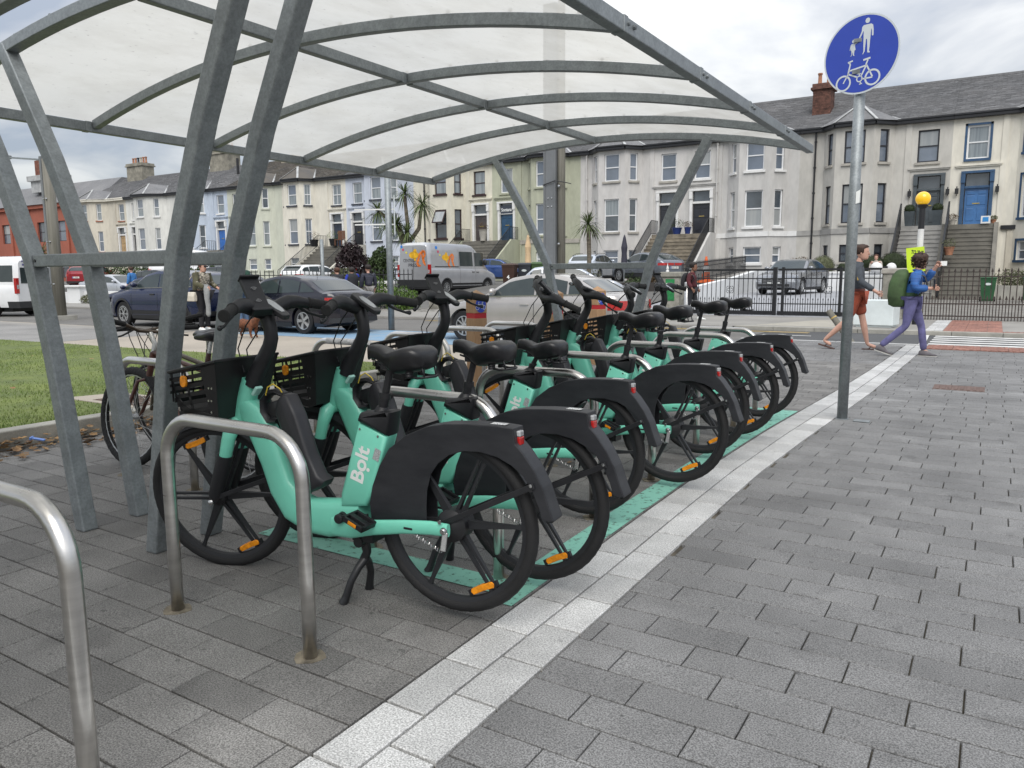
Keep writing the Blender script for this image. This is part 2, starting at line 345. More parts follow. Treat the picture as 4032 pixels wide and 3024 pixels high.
k &= ~((gy > 4.02) & (gy < 4.55+0.12*(gx+7)) & (gx > -7.75)); gx = gx[k]; gy = gy[k]; n = len(gx)
hh = (0.012+rng.rand(n)**2*0.030)*(0.8+0.5*np.sin(gx*2.1)*np.sin(gy*1.7)); an = rng.rand(n)*2*pi; w = 0.003+rng.rand(n)*0.003; lean = rng.rand(n)*0.03
V = np.zeros((n, 3, 3)); V[:, 0] = np.stack([gx-w*np.cos(an), gy-w*np.sin(an), np.full(n, .112)], 1); V[:, 1] = np.stack([gx+w*np.cos(an), gy+w*np.sin(an), np.full(n, .112)], 1)
V[:, 2] = np.stack([gx+lean*np.sin(an*3), gy+lean*np.cos(an*3), .112+hh], 1)
me = bpy.data.meshes.new('grass'); me.vertices.add(n*3); me.vertices.foreach_set('co', V.reshape(-1)); me.loops.add(n*3); me.loops.foreach_set('vertex_index', np.arange(n*3)); me.polygons.add(n); me.polygons.foreach_set('loop_start', np.arange(n)*3)
at = me.attributes.new('tone', 'FLOAT', 'FACE'); at.data.foreach_set('value', rng.rand(n)*2-1); me.materials.append(grass_m); me.update(); me.validate()
tag(link_mesh('grass', me), kind='stuff')
mb = MB(); mb.prism([(-7.75, 4.03), (-6.51, 4.03), (-6.51, 4.62), (-7.6, 4.50)], 0.11, 0.122, plane='xy'); tag(mb.build('path_in_lawn', conc_sand), kind='structure')
mb = MB()
for i in range(9):
    for j in range(5): mb.box(-7.35+i*.09, -7.35+i*.09+.075, 4.12+j*.075, 4.12+j*.075+.03, 0.122, 0.127)
mb.box(-7.37, -6.54, 4.10, 4.49, .118, .1235)
o = mb.build('drain_cover', mat('rusty_iron', (0.11, 0.075, 0.055), rough=0.8, var=0.3, scale=12)); tag(o, 'rusty square drain grate set in the concrete inset of the lawn', 'drain cover')
# dry leaves blown against the kerb
lm = mat('dry_leaf', (0.30, 0.19, 0.085), rough=0.8, var=0.3, scale=9, color2=(0.13, 0.07, 0.035), tone=0.45)
mb = MB()
def leaf(cx, cy, z, s, a, tilt):
    Rm = Matrix.Translation((cx, cy, z)) @ Matrix.Rotation(a, 4, 'Z') @ Matrix.Rotation(tilt, 4, 'X')
    out_ = [(-1, 0), (-.55, .5), (-.1, .35), (.25, .62), (.5, .25), (1.0, .05), (.5, -.25), (.2, -.6), (-.15, -.33), (-.6, -.45)]
    cu = random.uniform(.15, .6)
    vs = [Rm @ Vector((x*s, y*s, (abs(y)*cu+x*x*cu*.6)*s)) for x, y in out_]+[Rm @ Vector((0, 0, 0))]
    mb.add(vs, [(i, (i+1) % 10, 10) for i in range(10)], 0, random.uniform(-1, 1))
for i in range(520):
    y = random.uniform(1.0, 5.2); d = abs(random.gauss(0, 0.16))*(1.0+max(0, 3.2-y)*.55)
    leaf(-6.31+d, y, 0.012+max(0, .07-d*.28)*random.random(), random.uniform(.02, .055), random.uniform(0, 6.3), random.uniform(-.5, .5))
for i in range(60): leaf(random.uniform(-12, -6.6), random.uniform(1, 7.3), 0.16, random.uniform(.02, .045), random.uniform(0, 6.3), random.uniform(-.4, .4))
for i in range(12): leaf(random.uniform(-6, -2), random.uniform(2.5, 7), 0.008, random.uniform(.01, .03), random.uniform(0, 6.3), 0)
tag(mb.build('dry_leaves', lm, tone=True), kind='stuff')
mb = MB(); mb.box(-.05, .05, -.012, .012, 0, .012); mb.box(-.065, -.05, -.02, .02, -.004, .016)
o = mb.build('plastic_wrapper', mat('blue_plastic', (0.12, 0.24, 0.6), rough=0.4), bevel=.003); o.location = (-6.19, 3.0, .06); o.rotation_euler = (.2, .15, .5); tag(o, 'small blue plastic scrap lying in the dry leaves by the kerb', 'litter')
# far pavements, parking, road
sheet('side_path', -60, -6.345, 7.3, 11.70, -0.006, conc_sand)
sheet('side_path_asphalt', -60, -16.2, 7.9, 11.0, -0.002, mat('path_asphalt', (0.24, 0.235, 0.225), rough=.9, var=.12, scale=.8, speck=.2, spscale=60))
sheet('side_path_edge', -60, -16.2, 11.0, 11.55, -0.001, conc)
sheet('road', -200, 200, 15.6, 18.35, -0.02, asph_dark)
sheet('parking_road', -200, -4.3, 11.70, 17.95, -0.014, asph)
sheet('road_left', -200, -12, 17.9, 18.15, -0.008, asph)
blue_m = mat('faded_blue_paint', (0.15, 0.29, 0.44), rough=.8, var=.18, scale=1.6, color2=(0.24, 0.31, 0.37), detail=8, world_co=True)
sheet('blue_parking_bay', -15.6, -6.6, 11.75, 14.15, -0.008, blue_m)
def kerbrow(name, x0, x1, y, w, z0, z1, m, step=0.9):
    r = empty(name); tag(r, kind='structure'); x = x0
    while x < x1-.01:
        e_ = min(x+step, x1); MB().box(x+.004, e_-.004, y, y+w, z0, z1).build('kerb_stone', m, r, bevel=0.01); x = e_
    return r
kerbrow('road_edge_kerb', -4.3, 5, 15.56, .12, -.1, .004, slab_w, .9)
kerbrow('far_kerb', -5.2, 6.0, 18.3, .14, -.1, .07, kerb_m, .9)
kerbrow('far_kerb_left', -40, -5.2, 18.05, .16, -.1, .06, conc, 2.4)
sheet('far_pavement', -200, 60, 18.4, 23.0, 0.05, conc)
mb = MB(); mb.prism([(-4.9, 19.0), (-2.9, 19.0), (-2.9, 21.6), (-3.9, 21.6)], .046, .054, plane='xy'); tag(mb.build('pavement_patch', mat('pale_concrete', (.36, .34, .29), rough=.9, var=.08)), kind='structure')
line_m = mat('road_line_white', (0.66, 0.66, 0.64), rough=.7, var=.12, scale=4)
yel_m = mat('road_line_yellow', (0.50, 0.36, 0.12), rough=.7, var=.2, scale=3)
mb = MB()
mb.quad((-30, 15.72, -.008), (5, 15.72, -.008), (5, 15.80, -.008), (-30, 15.80, -.008)) if False else mb.quad((-4.3, 15.74, -.014), (-1.15, 15.74, -.014), (-1.15, 15.84, -.014), (-4.3, 15.84, -.014))
mb.quad((-4.2, 16.9, -.014), (-3.2, 16.9, -.014), (-3.2, 17.0, -.014), (-4.2, 17.0, -.014))
mb.quad((-1.12, 15.8, -.014), (-1.02, 15.8, -.014), (-1.10, 18.28, -.014), (-1.22, 18.28, -.014))
for i in range(5):
    y = 15.95+i*0.50; mb.quad((-.98, y, -.0145), (9, y, -.0145), (9, y+.24, -.0145), (-.98, y+.24, -.0145))
tag(mb.build('road_markings', line_m), kind='structure')
mb = MB(); mb.quad((-14, 17.62, -.008), (-3.4, 17.62, -.008), (-3.4, 17.70, -.008), (-14, 17.70, -.008)); mb.quad((-14, 17.8, -.008), (-3.4, 17.8, -.008), (-3.4, 17.88, -.008), (-14, 17.88, -.008))
tag(mb.build('yellow_lines', yel_m), kind='structure')
tact = mat('red_tactile_paving', (0.30, 0.145, 0.11), rough=.85, var=.2, scale=6, tone=.15)
def tactile(name, x0, x1, y0, y1, z, s=.4):
    r = empty(name); tag(r, kind='structure'); x = x0
    while x < x1-.05:
        y = y0
        while y < y1-.05:
            mb = MB(); e1 = min(x+s, x1); e2 = min(y+s, y1); mb.box(x+.003, e1-.003, y+.003, e2-.003, z-.02, z)
            for k in range(4):
                q = x+.05+k*.1
                if q+.045 < e1: mb.box(q, q+.045, y+.02, e2-.02, z, z+.006)
            o = mb.build('tactile_slab', tact, r); o['tone'] = random.uniform(-1, 1); y += s
        x += s
tactile('tactile_paving_far', -0.88, 0.2, 18.46, 22.9, 0.058); tactile('tactile_paving_kerb', 0.2, 4.5, 18.46, 18.86, 0.058); tactile('tactile_paving_near', -0.94, 5.2, 14.75, 15.55, 0.012)
r = empty('granite_strip_far'); tag(r, kind='structure')
for i in range(10):
    for c in (0, 1): o = MB().box(-1.22+c*.165, -1.06+c*.165, 18.46+i*.44, 18.895+i*.44, .03, .056).build('granite_slab', slab_w, r); o['tone'] = random.uniform(-1, 1)
mb = MB(); mb.box(-.52, -.02, 9.72, 10.12, -.01, .004)
for i in range(8): mb.box(-.49+i*.06, -.46+i*.06, 9.75, 10.09, .004, .009)
tag(mb.build('manhole_cover', mat('rusty_cover', (.15, .10, .085), rough=.85, var=.2, scale=20)), 'rusty brown manhole cover in the grey promenade pavers', 'manhole cover')
# forecourts beyond the far pavement rise towards the houses
def gz(x, y):
    if x > -3.1: return 0.05
    if x > -10.2: t = min(1, max(0, (y-23.6)/5.4)); return 0.05+0.45*t
    t = min(1, max(0, (y-23.2)/(6.0 if -18.2 < x < -15.9 else 9.5))); return 0.05+0.85*t
fc_m = mat('forecourt_asphalt', (0.125, 0.122, 0.115), rough=.9, var=.15, scale=.5, bump=.2, bscale=60)
drv_m = mat('grey_driveway_paint', (0.33, 0.34, 0.36), rough=.8, var=.07, scale=.8)
def terrain(name, x0, x1, m, n=9):
    mb = MB(); ys = [23.0+i*(46-23.0)/n for i in range(n+1)]
    for a, b_ in zip(ys, ys[1:]): mb.quad((x0, a, gz(x0+.01, a)), (x1, a, gz(x0+.01, a)), (x1, b_, gz(x0+.01, b_)), (x0, b_, gz(x0+.01, b_)))
    tag(mb.build(name, m), kind='structure')
terrain('forecourt_ground', -200, -10.2, fc_m); terrain('driveway', -10.2, -3.1, drv_m); terrain('garden_path', -3.1, 60, mat('old_paving', (.21, .20, .18), rough=.9, var=.2, scale=1.5))
mb = MB(); R = random.Random(9)
for i in range(240):
    x = -21.5+R.random()*7; y = 20.9+R.random()*1.9; s = .09+R.random()*.1; mb.sphere((x, y, .05), (s, s*.7, .03+R.random()*.02), 6, 4)
tag(mb.build('cobbles', mat('cobble', (.26, .25, .23), rough=.9, var=.25, scale=2)), kind='stuff')
# ------------------------------------------------------------------ bike shelters
sheet_m = bpy.data.materials.new('translucent_roof_sheet'); sheet_m.use_nodes = True
t = sheet_m.node_tree; t.nodes.clear(); o_ = t.nodes.new('ShaderNodeOutputMaterial')
tl = t.nodes.new('ShaderNodeBsdfTranslucent'); df = t.nodes.new('ShaderNodeBsdfDiffuse'); tp = t.nodes.new('ShaderNodeBsdfTransparent'); gl = t.nodes.new('ShaderNodeBsdfGlossy'); gl.inputs['Roughness'].default_value = .25
m1 = t.nodes.new('ShaderNodeMixShader'); m2 = t.nodes.new('ShaderNodeMixShader'); m3 = t.nodes.new('ShaderNodeMixShader')
gg = t.nodes.new('ShaderNodeNewGeometry'); mp = t.nodes.new('ShaderNodeMapping'); mp.inputs['Scale'].default_value = (1.6, .9, 1.6); t.links.new(gg.outputs['Position'], mp.inputs[0])
n1 = t.nodes.new('ShaderNodeTexNoise'); n1.inputs['Scale'].default_value = 2.2; n1.inputs['Detail'].default_value = 9; n1.inputs['Roughness'].default_value = .66; t.links.new(mp.outputs[0], n1.inputs['Vector'])
rp = t.nodes.new('ShaderNodeValToRGB'); rp.color_ramp.elements[0].position = .3; rp.color_ramp.elements[0].color = (.45, .44, .405, 1); rp.color_ramp.elements[1].position = .6; rp.color_ramp.elements[1].color = (.53, .525, .495, 1); t.links.new(n1.outputs[0], rp.inputs[0])
n3 = t.nodes.new('ShaderNodeTexNoise'); n3.inputs['Scale'].default_value = 26; n3.inputs['Detail'].default_value = 4; t.links.new(mp.outputs[0], n3.inputs['Vector'])
r3_ = t.nodes.new('ShaderNodeMapRange'); r3_.inputs[1].default_value = .66; r3_.inputs[2].default_value = .74; r3_.inputs[3].default_value = 1.0; r3_.inputs[4].default_value = .72; t.links.new(n3.outputs[0], r3_.inputs[0])
sc3 = t.nodes.new('ShaderNodeVectorMath'); sc3.operation = 'SCALE'; t.links.new(rp.outputs[0], sc3.inputs[0]); t.links.new(r3_.outputs[0], sc3.inputs['Scale'])
t.links.new(sc3.outputs[0], tl.inputs[0]); t.links.new(sc3.outputs[0], df.inputs[0]); tp.inputs[0].default_value = (.92, .92, .90, 1)
m1.inputs[0].default_value = .12; t.links.new(tl.outputs[0], m1.inputs[1]); t.links.new(df.outputs[0], m1.inputs[2])
m2.inputs[0].default_value = .20; t.links.new(m1.outputs[0], m2.inputs[1]); t.links.new(tp.outputs[0], m2.inputs[2])
m3.inputs[0].default_value = .03; t.links.new(m2.outputs[0], m3.inputs[1]); t.links.new(gl.outputs[0], m3.inputs[2]); t.links.new(m3.outputs[0], o_.inputs[0])
XC = -3.65; HW = 2.14
def roofz(x): return 2.71-0.265*((x-XC)/HW)**2
def shelter(ynear, yfar, label, hoops, lean_end=None):
    root = empty('bike_shelter', (XC, ynear, 0)); tag(root, label, 'bike shelter'); O = Vector((XC, ynear, 0))
    def L(p): return Vector(p)-O
    for yf in ((ynear, yfar)):
        s = 1 if yf == ynear else -1
        for sg, foot, knee, top in ((-1, -3.93, -4.21, -4.89), (1, -3.32, -3.01, -2.43)):
            zt = roofz(top)-.02; mid = (knee*.55+top*.45+(-.03 if sg < 0 else .03)*-1, 1.4*.55+zt*.45)
            pts = [(foot, 0), (foot*.75+knee*.25, .38), (foot*.42+knee*.58, .9), (knee, 1.40), mid, (top, zt)]
            mb = MB(); hw = .04
            rings = []
            for i, (x, z) in enumerate(pts):
                a = pts[max(i-1, 0)]; b = pts[min(i+1, len(pts)-1)]; d = Vector((b[0]-a[0], 0, b[1]-a[1])).normalized(); nrm = Vector((d.z, 0, -d.x))
                if i == 0: nrm = Vector((1, 0, 0))
                rings.append([L(Vector((x, yf, z))+nrm*(p*hw)+Vector((0, q*hw, 0))) for p, q in ((-1, -1), (1, -1), (1, 1), (-1, 1))])
            mb.loft(rings).build('post', galv, root, bevel=0.008, seg=2)
        mb = MB(); mb.bar(L((-4.16, yf, 1.385)), L((-3.05, yf, 1.385)), .06, .062); mb.build('crossbar', galv, root, bevel=.006)
        mb = MB(); mb.lathe([(.008, -.034), (.008, .034)], 8, tuple(L((-4.14, yf, 1.385))), axis='y'); mb.build('bolt', black_metal, root)
    for yh in hoops:
        big = yh in (hoops[0], hoops[-1]); w = .07 if big else .05; h = .062; pts = []
        mb = MB(); rings = []
        for i in range(25):
            x = XC-HW+.03+(2*HW-.06)*i/24; z = roofz(x)-h/2; d = Vector((1, 0, -2*.265*(x-XC)/HW**2)).normalized(); nrm = Vector((-d.z, 0, d.x))
            rings.append([L(Vector((x, yh, z))+nrm*(q*h/2)+Vector((0, p*w/2, 0))) for p, q in ((-1, -1), (1, -1), (1, 1), (-1, 1))])
        mb.loft(rings).build('roof_hoop', galv, root, smooth=40, bevel=.004)
        mb = MB()
        for i in range(11):
            x = XC-HW+.25+i*.38; d = roofz(x)+.012; mb.lathe([(.011, d), (.011, d+.008), (.005, d+.013)], 8, tuple(L((x, yh, 0)))[:2]+(0,))
        tag(mb.build('sheet_fixings', galv_dark, root), kind='stuff')
    for x, w in ((XC-HW, .055), (XC, .06), (XC+HW, .06)):
        z = roofz(x)-(.035 if abs(x-XC) > .1 else .032)
        hs = sorted(hoops)
        mb = MB()
        if abs(x-XC) > .1: mb.box(x-w/2, x+w/2, hs[0]-.035, hs[-1]+.035, z-.04, z+.03, T=Matrix.Translation(-O)); mb.build('eaves_beam', galv, root, bevel=.005)
        else:
            for a, b in zip(hs, hs[1:]):
                MB().box(x-w/2, x+w/2, a+.036, b-.036, z-.034, z+.03, T=Matrix.Translation(-O)).build('ridge_beam', galv, root, bevel=.005)
        for yh in hs[1:-1] if abs(x-XC) > .1 else hs[1:]:
            mb = MB()
            s = 1 if x > XC else -1
            if abs(x-XC) > .1:
                for dy in (-.035, .035): mb.lathe([(.0, .0), (.011, .001), (.011, .012), (.006, .014)] if s > 0 else [(.0, 0), (.011, -.001), (.011, -.012), (.006, -.014)], 8, tuple(L((x+s*w/2, yh+dy, z))), axis='x')
                tag(mb.build('beam_bolts', galv_dark, root), kind='stuff')
            mb = MB(); mb.box(x-.034 if s > 0 else x-.034, x+.034, yh-.075, yh-.03, z-.043, z+.032, T=Matrix.Translation(-O)); mb.build('joint_bracket', galv, root, bevel=.004)
            mb = MB(); mb.lathe([(.012, -.012), (.012, 0), (.006, .002)], 8, tuple(L((x, yh-.077, z))), axis='y'); mb.build('bolt', galv_dark, root)
    hs = sorted(hoops)
    for a, b in zip(hs, hs[1:]):
        for xa, xb in ((XC-HW-.01, XC-.004), (XC+.004, XC+HW+.01)):
            mb = MB(); n = 12; V1 = []
            for i in range(n+1):
                x = xa+(xb-xa)*i/n; z = roofz(x)+.006; V1.append([L((x, a+.003, z)), L((x, b-.003, z))])
            vs = [p for r in V1 for p in r]; mb.add(vs, [(2*i, 2*i+1, 2*i+3, 2*i+2) for i in range(n)])
            o = mb.build('roof_sheet', sheet_m, root, smooth=True)
    return root
shelter(2.395, 7.5, 'galvanised bike shelter with arched translucent roof over the green hire bikes', [2.395, 3.40, 4.45, 5.47, 6.50, 7.5])
shelter(2.10, -3.0, 'nearer galvanised shelter frame, its two leaning posts beside the lawn, mostly out of view', [2.10, 1.08, 0.06, -.96, -1.98, -3.0])

# ------------------------------------------------------------------ stainless bike stands
def stand_mesh():
    mb = MB(); r = .16; H = .775; W = .735; pts = [(0, 0, -.02), (0, 0, .3), (0, 0, H-r)]
    for i in range(1, 9): a = pi/2*i/8; pts.append((r-r*cos(a), 0, H-r+r*sin(a)))
    for i in range(0, 9): a = pi/2*i/8; pts.append((W-r+r*sin(a), 0, H-r+r*cos(a)))
    pts += [(W, 0, .3), (W, 0, -.02)]
    return mb.tube([(p[0]-W/2, p[1], p[2]) for p in pts], .0245, 16)
inox2 = inox
fix_m = mat('mortar_patch', (.22, .19, .14), rough=.95, var=.3, scale=12, bump=.5, bscale=60)
def make_stand():
    r = empty('bike_stand'); stand_mesh().build('hoop', inox, r, smooth=True)
    for s in (-1, 1):
        mb = MB(); c = (s*.3675, 0); n = 11; R = random.Random(s)
        ring = [(c[0]+cos(2*pi*i/n)*(.045+R.random()*.02), c[1]+sin(2*pi*i/n)*(.04+R.random()*.02)) for i in range(n)]
        mb.prism(ring, -.002, .0035, plane='xy').build('mortar_collar', fix_m, r)
    return r
st0 = make_stand(); first = True
SD = [(-2.28, 1.74, 'stainless bike stand in front of the nearest green bike, both legs in full view'),
      (-2.14, 0.90, 'stainless bike stand cut off by the left edge, nearest the camera'),
      (-2.10, 2.66, 'stainless stand behind the nearest bike, rising between the first and second saddles'),
      (-2.12, 3.62, 'stainless stand between the second and third green bikes'),
      (-2.14, 4.50, 'stainless stand right behind the third green bike, before the fourth'),
      (-2.16, 5.42, 'stainless stand between the fourth and fifth green bikes'),
      (-2.18, 6.45, 'stainless stand between the fifth and sixth green bikes'),
      (-2.20, 7.22, 'farthest stainless stand of the front row, behind the seventh green bike'),
      (-4.45, 2.86, 'stainless stand by the lawn kerb with the old bicycles leaning at it'),
      (-4.40, 4.52, 'stainless stand with a strip of torn white tape on its top bar'),
      (-4.36, 5.35, 'stainless stand of the back row behind the third black basket'),
      (-4.36, 6.20, 'stainless back-row stand whose top shows beside the bollard with the cycle disc'),
      (-4.42, 7.08, 'farthest stainless stand of the back row, in front of the wooden bollards')]
for x, y, lab in SD:
    s = st0 if first else copy_tree(st0); first = False
    s.location = (x, y, 0); s.rotation_euler = (0, 0, random.uniform(-.015, .015)); tag(s, lab, 'bike stand', 'stainless bike stands')
    if 'torn white tape' in lab:
        mb = MB(); mb.tube([(-.2, 0, .775), (.12, 0, .775)], .0262, 16); mb.build('tape', mat('old_tape', (.62, .62, .62), rough=.6, var=.15, scale=30), s, smooth=40)
# ------------------------------------------------------------------ green hire bikes
# bike space: x forward from the rear hub, y to the rider's left, z up
RH = Vector((0, 0, .378)); FH = Vector((1.215, 0, .335)); RAD = .341
SA = Vector((1.07, 0, .69)); SK = Vector((-.065, 0, .17)).normalized()
def arc(c, r, a0, a1, n):
    return [(c[0]+r*cos(a0+(a1-a0)*i/n), c[1]+r*sin(a0+(a1-a0)*i/n)) for i in range(n+1)]
rim_m = mat('matt_black_cast_rim', (0.016, 0.017, 0.020), rough=.5, var=.15, bump=.03, bscale=200)
def wheel_parts(parent, hub, name, rot0, hubr):
    # cast rim with alternating single and twin spokes
    mb = MB(); ri = RAD-.058; ro = RAD-.028; prof = [(ri, -.011), (ri-.004, 0), (ri, .011), (ri+.012, .015), (ro, .019), (ro+.003, 0), (ro, -.019), (ri+.012, -.015)]
    n = 56; rings = [[(hub.x+q[0]*cos(2*pi*i/n), q[1], hub.z+q[0]*sin(2*pi*i/n)) for q in prof] for i in range(n)]; rings.append(rings[0]); mb.loft(rings, caps=False)
    def spoke(a, o, w0, w1):
        d = Vector((cos(a), 0, sin(a))); s = Vector((-sin(a), 0, cos(a))); r0 = .03; r1 = ri+.004; rg = []
        for r, w, th in ((r0, w0, .028), (r0+.05, w0*.9, .02), (r1-.03, w1, .012), (r1, w1*1.7, .014)):
            c = Vector((hub.x, 0, hub.z))+d*r+s*o
            rg.append([c+s*(p*w/2)+Vector((0, q*th/2, 0)) for p, q in ((-1, -1), (-1, 1), (1, 1), (1, -1))])
        mb.loft(rg)
    for k in range(6):
        a = rot0+k*pi/3
        if k % 2: spoke(a, 0, .034, .013)
        else: spoke(a, .012, .014, .009); spoke(a, -.012, .014, .009)
    w = mb.build(name, rim_m, parent, smooth=35)
    tb = MB(); prof = []
    for j in range(12):
        a = 2*pi*j/12; prof.append((RAD-.024+.024*cos(a), .025*sin(a)))
    n = 96; rings = []
    for i in range(n):
        dr = .0014 if i % 2 else 0
        rings.append([(hub.x+(q[0]+(dr if q[0] > RAD-.01 else 0))*cos(2*pi*i/n), q[1], hub.z+(q[0]+(dr if q[0] > RAD-.01 else 0))*sin(2*pi*i/n)) for q in prof])
    rings.append(rings[0]); tb.loft(rings, caps=False).build('tyre', rubber, w, smooth=50)
    hb = MB(); hb.lathe([(.012, -.062), (hubr*.55, -.052), (hubr, -.036), (hubr, .036), (hubr*.55, .052), (.012, .062)], 28, (hub.x, 0, hub.z), axis='y'); hb.lathe([(hubr*.7, -.045), (hubr*.7, .0451)], 24, (hub.x, 0, hub.z), axis='y')
    hb.build('hub', blk, w, smooth=35)
    for a, dr in ((rot0-pi*.62, 0), (rot0+pi*.40, 0)):
        d = Vector((cos(a), 0, sin(a))); s = Vector((-sin(a), 0, cos(a))); c = Vector((hub.x, 0, hub.z))+d*(ri-.022)
        rb = MB(); T = Matrix.Translation(c) @ Matrix((s, Vector((0, 1, 0)), d)).transposed().to_4x4()
        poly = [(-.055, -.004), (-.048, -.014), (0, -.017), (.048, -.014), (.055, -.004), (.048, .010), (0, .008), (-.048, .010)]
        rb.prism(poly, -.011, .011, T=T); rb.build('reflector', orange_lens, w, bevel=.003)
        cb = MB(); cb.box(-.066, -.054, -.008, .008, -.012, .010, T=T); cb.box(.054, .066, -.008, .008, -.012, .010, T=T); cb.build('reflector_clip', blk, w)
    return w
def smooth_poly(pts, it=1, keep=()):
    """round a closed 2D polygon (Chaikin)"""
    for _ in range(it):
        q = []
        for i, p in enumerate(pts):
            n = pts[(i+1) % len(pts)]; q.append((p[0]*.75+n[0]*.25, p[1]*.75+n[1]*.25)); q.append((p[0]*.25+n[0]*.75, p[1]*.25+n[1]*.75))
        pts = q
    return pts
def profile_body(mb, poly, w, edge=.35, m=0):
    """a pillow-edged plate: outline poly in xz, thickness w, edges rounded inwards"""
    n = len(poly); cx = sum(p[0] for p in poly)/n; cz = sum(p[1] for p in poly)/n
    nrm = []
    for i in range(n):
        a = Vector((poly[i-1][0], poly[i-1][1])); b = Vector((poly[(i+1) % n][0], poly[(i+1) % n][1])); t_ = (b-a).normalized(); nrm.append(Vector((-t_.y, t_.x)))
    area = sum(poly[i][0]*poly[(i+1) % n][1]-poly[(i+1) % n][0]*poly[i][1] for i in range(n)); sg = 1 if area > 0 else -1
    rings = []; e = edge*w
    for y, ins in ((-.5*w, e), (-.5*w+e*.3, e*.3), (-.5*w+e, 0), (.5*w-e, 0), (.5*w-e*.3, e*.3), (.5*w, e)):
        rings.append([(poly[i][0]+sg*nrm[i].x*ins, y, poly[i][1]+sg*nrm[i].y*ins) for i in range(n)])
    mb.loft(rings, m)
    return mb
def make_ebike():
    r = empty('hire_bike')
    # --- frame
    fb = MB()
    # down tube: big curved loft from head to bottom bracket
    ctr = [(1.092, .76, .075, .085), (1.04, .715, .13, .082), (.975, .62, .135, .078), (.92, .53, .125, .078), (.86, .42, .125, .078), (.79, .345, .145, .08), (.70, .315, .15, .085), (.60, .318, .16, .09), (.50, .335, .15, .09), (.42, .35, .12, .085)]
    rings = []
    for i, (x, z, h, w) in enumerate(ctr):
        a = ctr[max(i-1, 0)]; b = ctr[min(i+1, len(ctr)-1)]; d = Vector((b[0]-a[0], 0, b[1]-a[1])).normalized(); nv = Vector((-d.z, 0, d.x)); ring = []
        for k in range(16):
            q = 2*pi*k/16; cs, sn = cos(q), sin(q); e = .62
            ring.append(Vector((x, 0, z))+nv*(h/2*math.copysign(abs(cs)**e, cs))+Vector((0, w/2*math.copysign(abs(sn)**e, sn), 0)))
        rings.append(ring)
    fb.loft(rings)
    # head tube
    fb.tube([(1.128, 0, .675), (1.118, 0, .70), (1.085, 0, .79), (1.06, 0, .868)], [.036, .042, .043, .036], 20)
    frame = fb.build('frame', mint, r, smooth=50, bevel=0)
    # gusset towards the basket
    mb = MB(); mb.prism([(1.075, .862), (1.155, .70), (1.125, .672), (1.06, .80)], -.024, .024); mb.build('basket_bracket', mint, frame, bevel=.006)
    # stays
    for s in (-1, 1):
        mb = MB(); P = [(.56, .30, .035), (.45, .305, .055), (.33, .335, .072), (.18, .362, .078), (.06, .375, .078), (-.015, .376, .078)]
        H = [.09, .075, .062, .055, .054, .050]; rings = []
        for (x, z, y), h in zip(P, H): rings.append([(x, s*y+.013*cos(q), z+h/2*math.copysign(abs(sin(q))**.6, sin(q))) for q in [2*pi*k/12 for k in range(12)]])
        c = mb.loft(rings).build('chainstay', mint, frame, smooth=50)
    mb = MB()
    for s in (-1, 1): mb.lathe([(.0, s*.088), (.014, s*.0885), (.014, s*.098), (.009, s*.104), (0, s*.104)], 10, (-.003, 0, .376), axis='y'); mb.lathe([(.0, s*.09), (.008, s*.092), (.008, s*.097)], 8, (.012, 0, .408), axis='y')
    tag(mb.build('axle_nuts', steel, frame, smooth=40), kind='stuff')
    mb = MB(); mb.box(.135, .175, .0865, .0915, .357, .367); mb.build('stay_slot', blk, frame, bevel=.002)
    # seat tower
    tw = MB(); profile_body(tw, [(.412, .735), (.278, .690), (.352, .462), (.385, .40), (.51, .38), (.512, .44)], .088, .22)
    tower = tw.build('seat_tower', mint, r, smooth=50)
    tc_ = MB(); profile_body(tc_, [(.414, .737), (.411, .762), (.403, .775), (.270, .790), (.258, .784), (.277, .692)], .092, .22); cap = tc_.build('tower_cap', blk, tower, smooth=50)
    mb = MB()
    for x, z in ((.400, .712), (.315, .690)): mb.lathe([(0, .0445), (.005, .0447), (.005, .0462), (0, .0464)], 8, (x, 0, z), axis='y')
    tag(mb.build('tower_screws', steel, tower), kind='stuff')
    mb = MB(); o = Vector((.421, .0448, .500)); u = Vector((-.28, 0, .96)); v = Vector((.96, 0, .28))
    put_text(mb, 'Bolt', o-v*.024, u, v, .060, bold=.028, width=.150)
    c = o+u*.066-v*.037; mb.add([c+u*(.008*cos(a))+v*(.008*sin(a)) for a in [2*pi*k/14 for k in range(14)]], [tuple(range(14))])
    mb.build('logo', white_print, tower)
    mb = MB(); o2 = Vector((.421, -.0448, .500)); put_text(mb, 'Bolt', o2-v*-.024+u*.155, -u, v, .060, bold=.028, width=.150); mb.build('logo', white_print, tower)
    mb = MB(); mb.quad((.345, .0446, .60), (.318, .0446, .59), (.302, .0446, .635), (.329, .0446, .645)); mb.build('sticker', mat('grey_label', (.42, .44, .45), rough=.4, var=.3, scale=300), tower)
    mb = MB(); mb.quad((1.03, .030, .80), (1.018, .030, .775), (.985, .034, .79), (1.0, .030, .82)); sb = MB(); T = Matrix.Translation((1.012, .02, .826)) @ Matrix.Rotation(radians(52), 4, 'Y')
    sb.box(-.022, .022, -.020, .018, -.012, .003, T=T); sb2 = sb.build('code_plate', mat('pale_plate', (.34, .60, .52), rough=.4, var=.05), frame, bevel=.004)
    sb = MB(); sb.box(-.015, .015, -.014, .012, .0032, .0042, T=T); sb.build('plate_face', mat('code_face', (.45, .46, .46), rough=.5, var=.6, scale=220), frame)
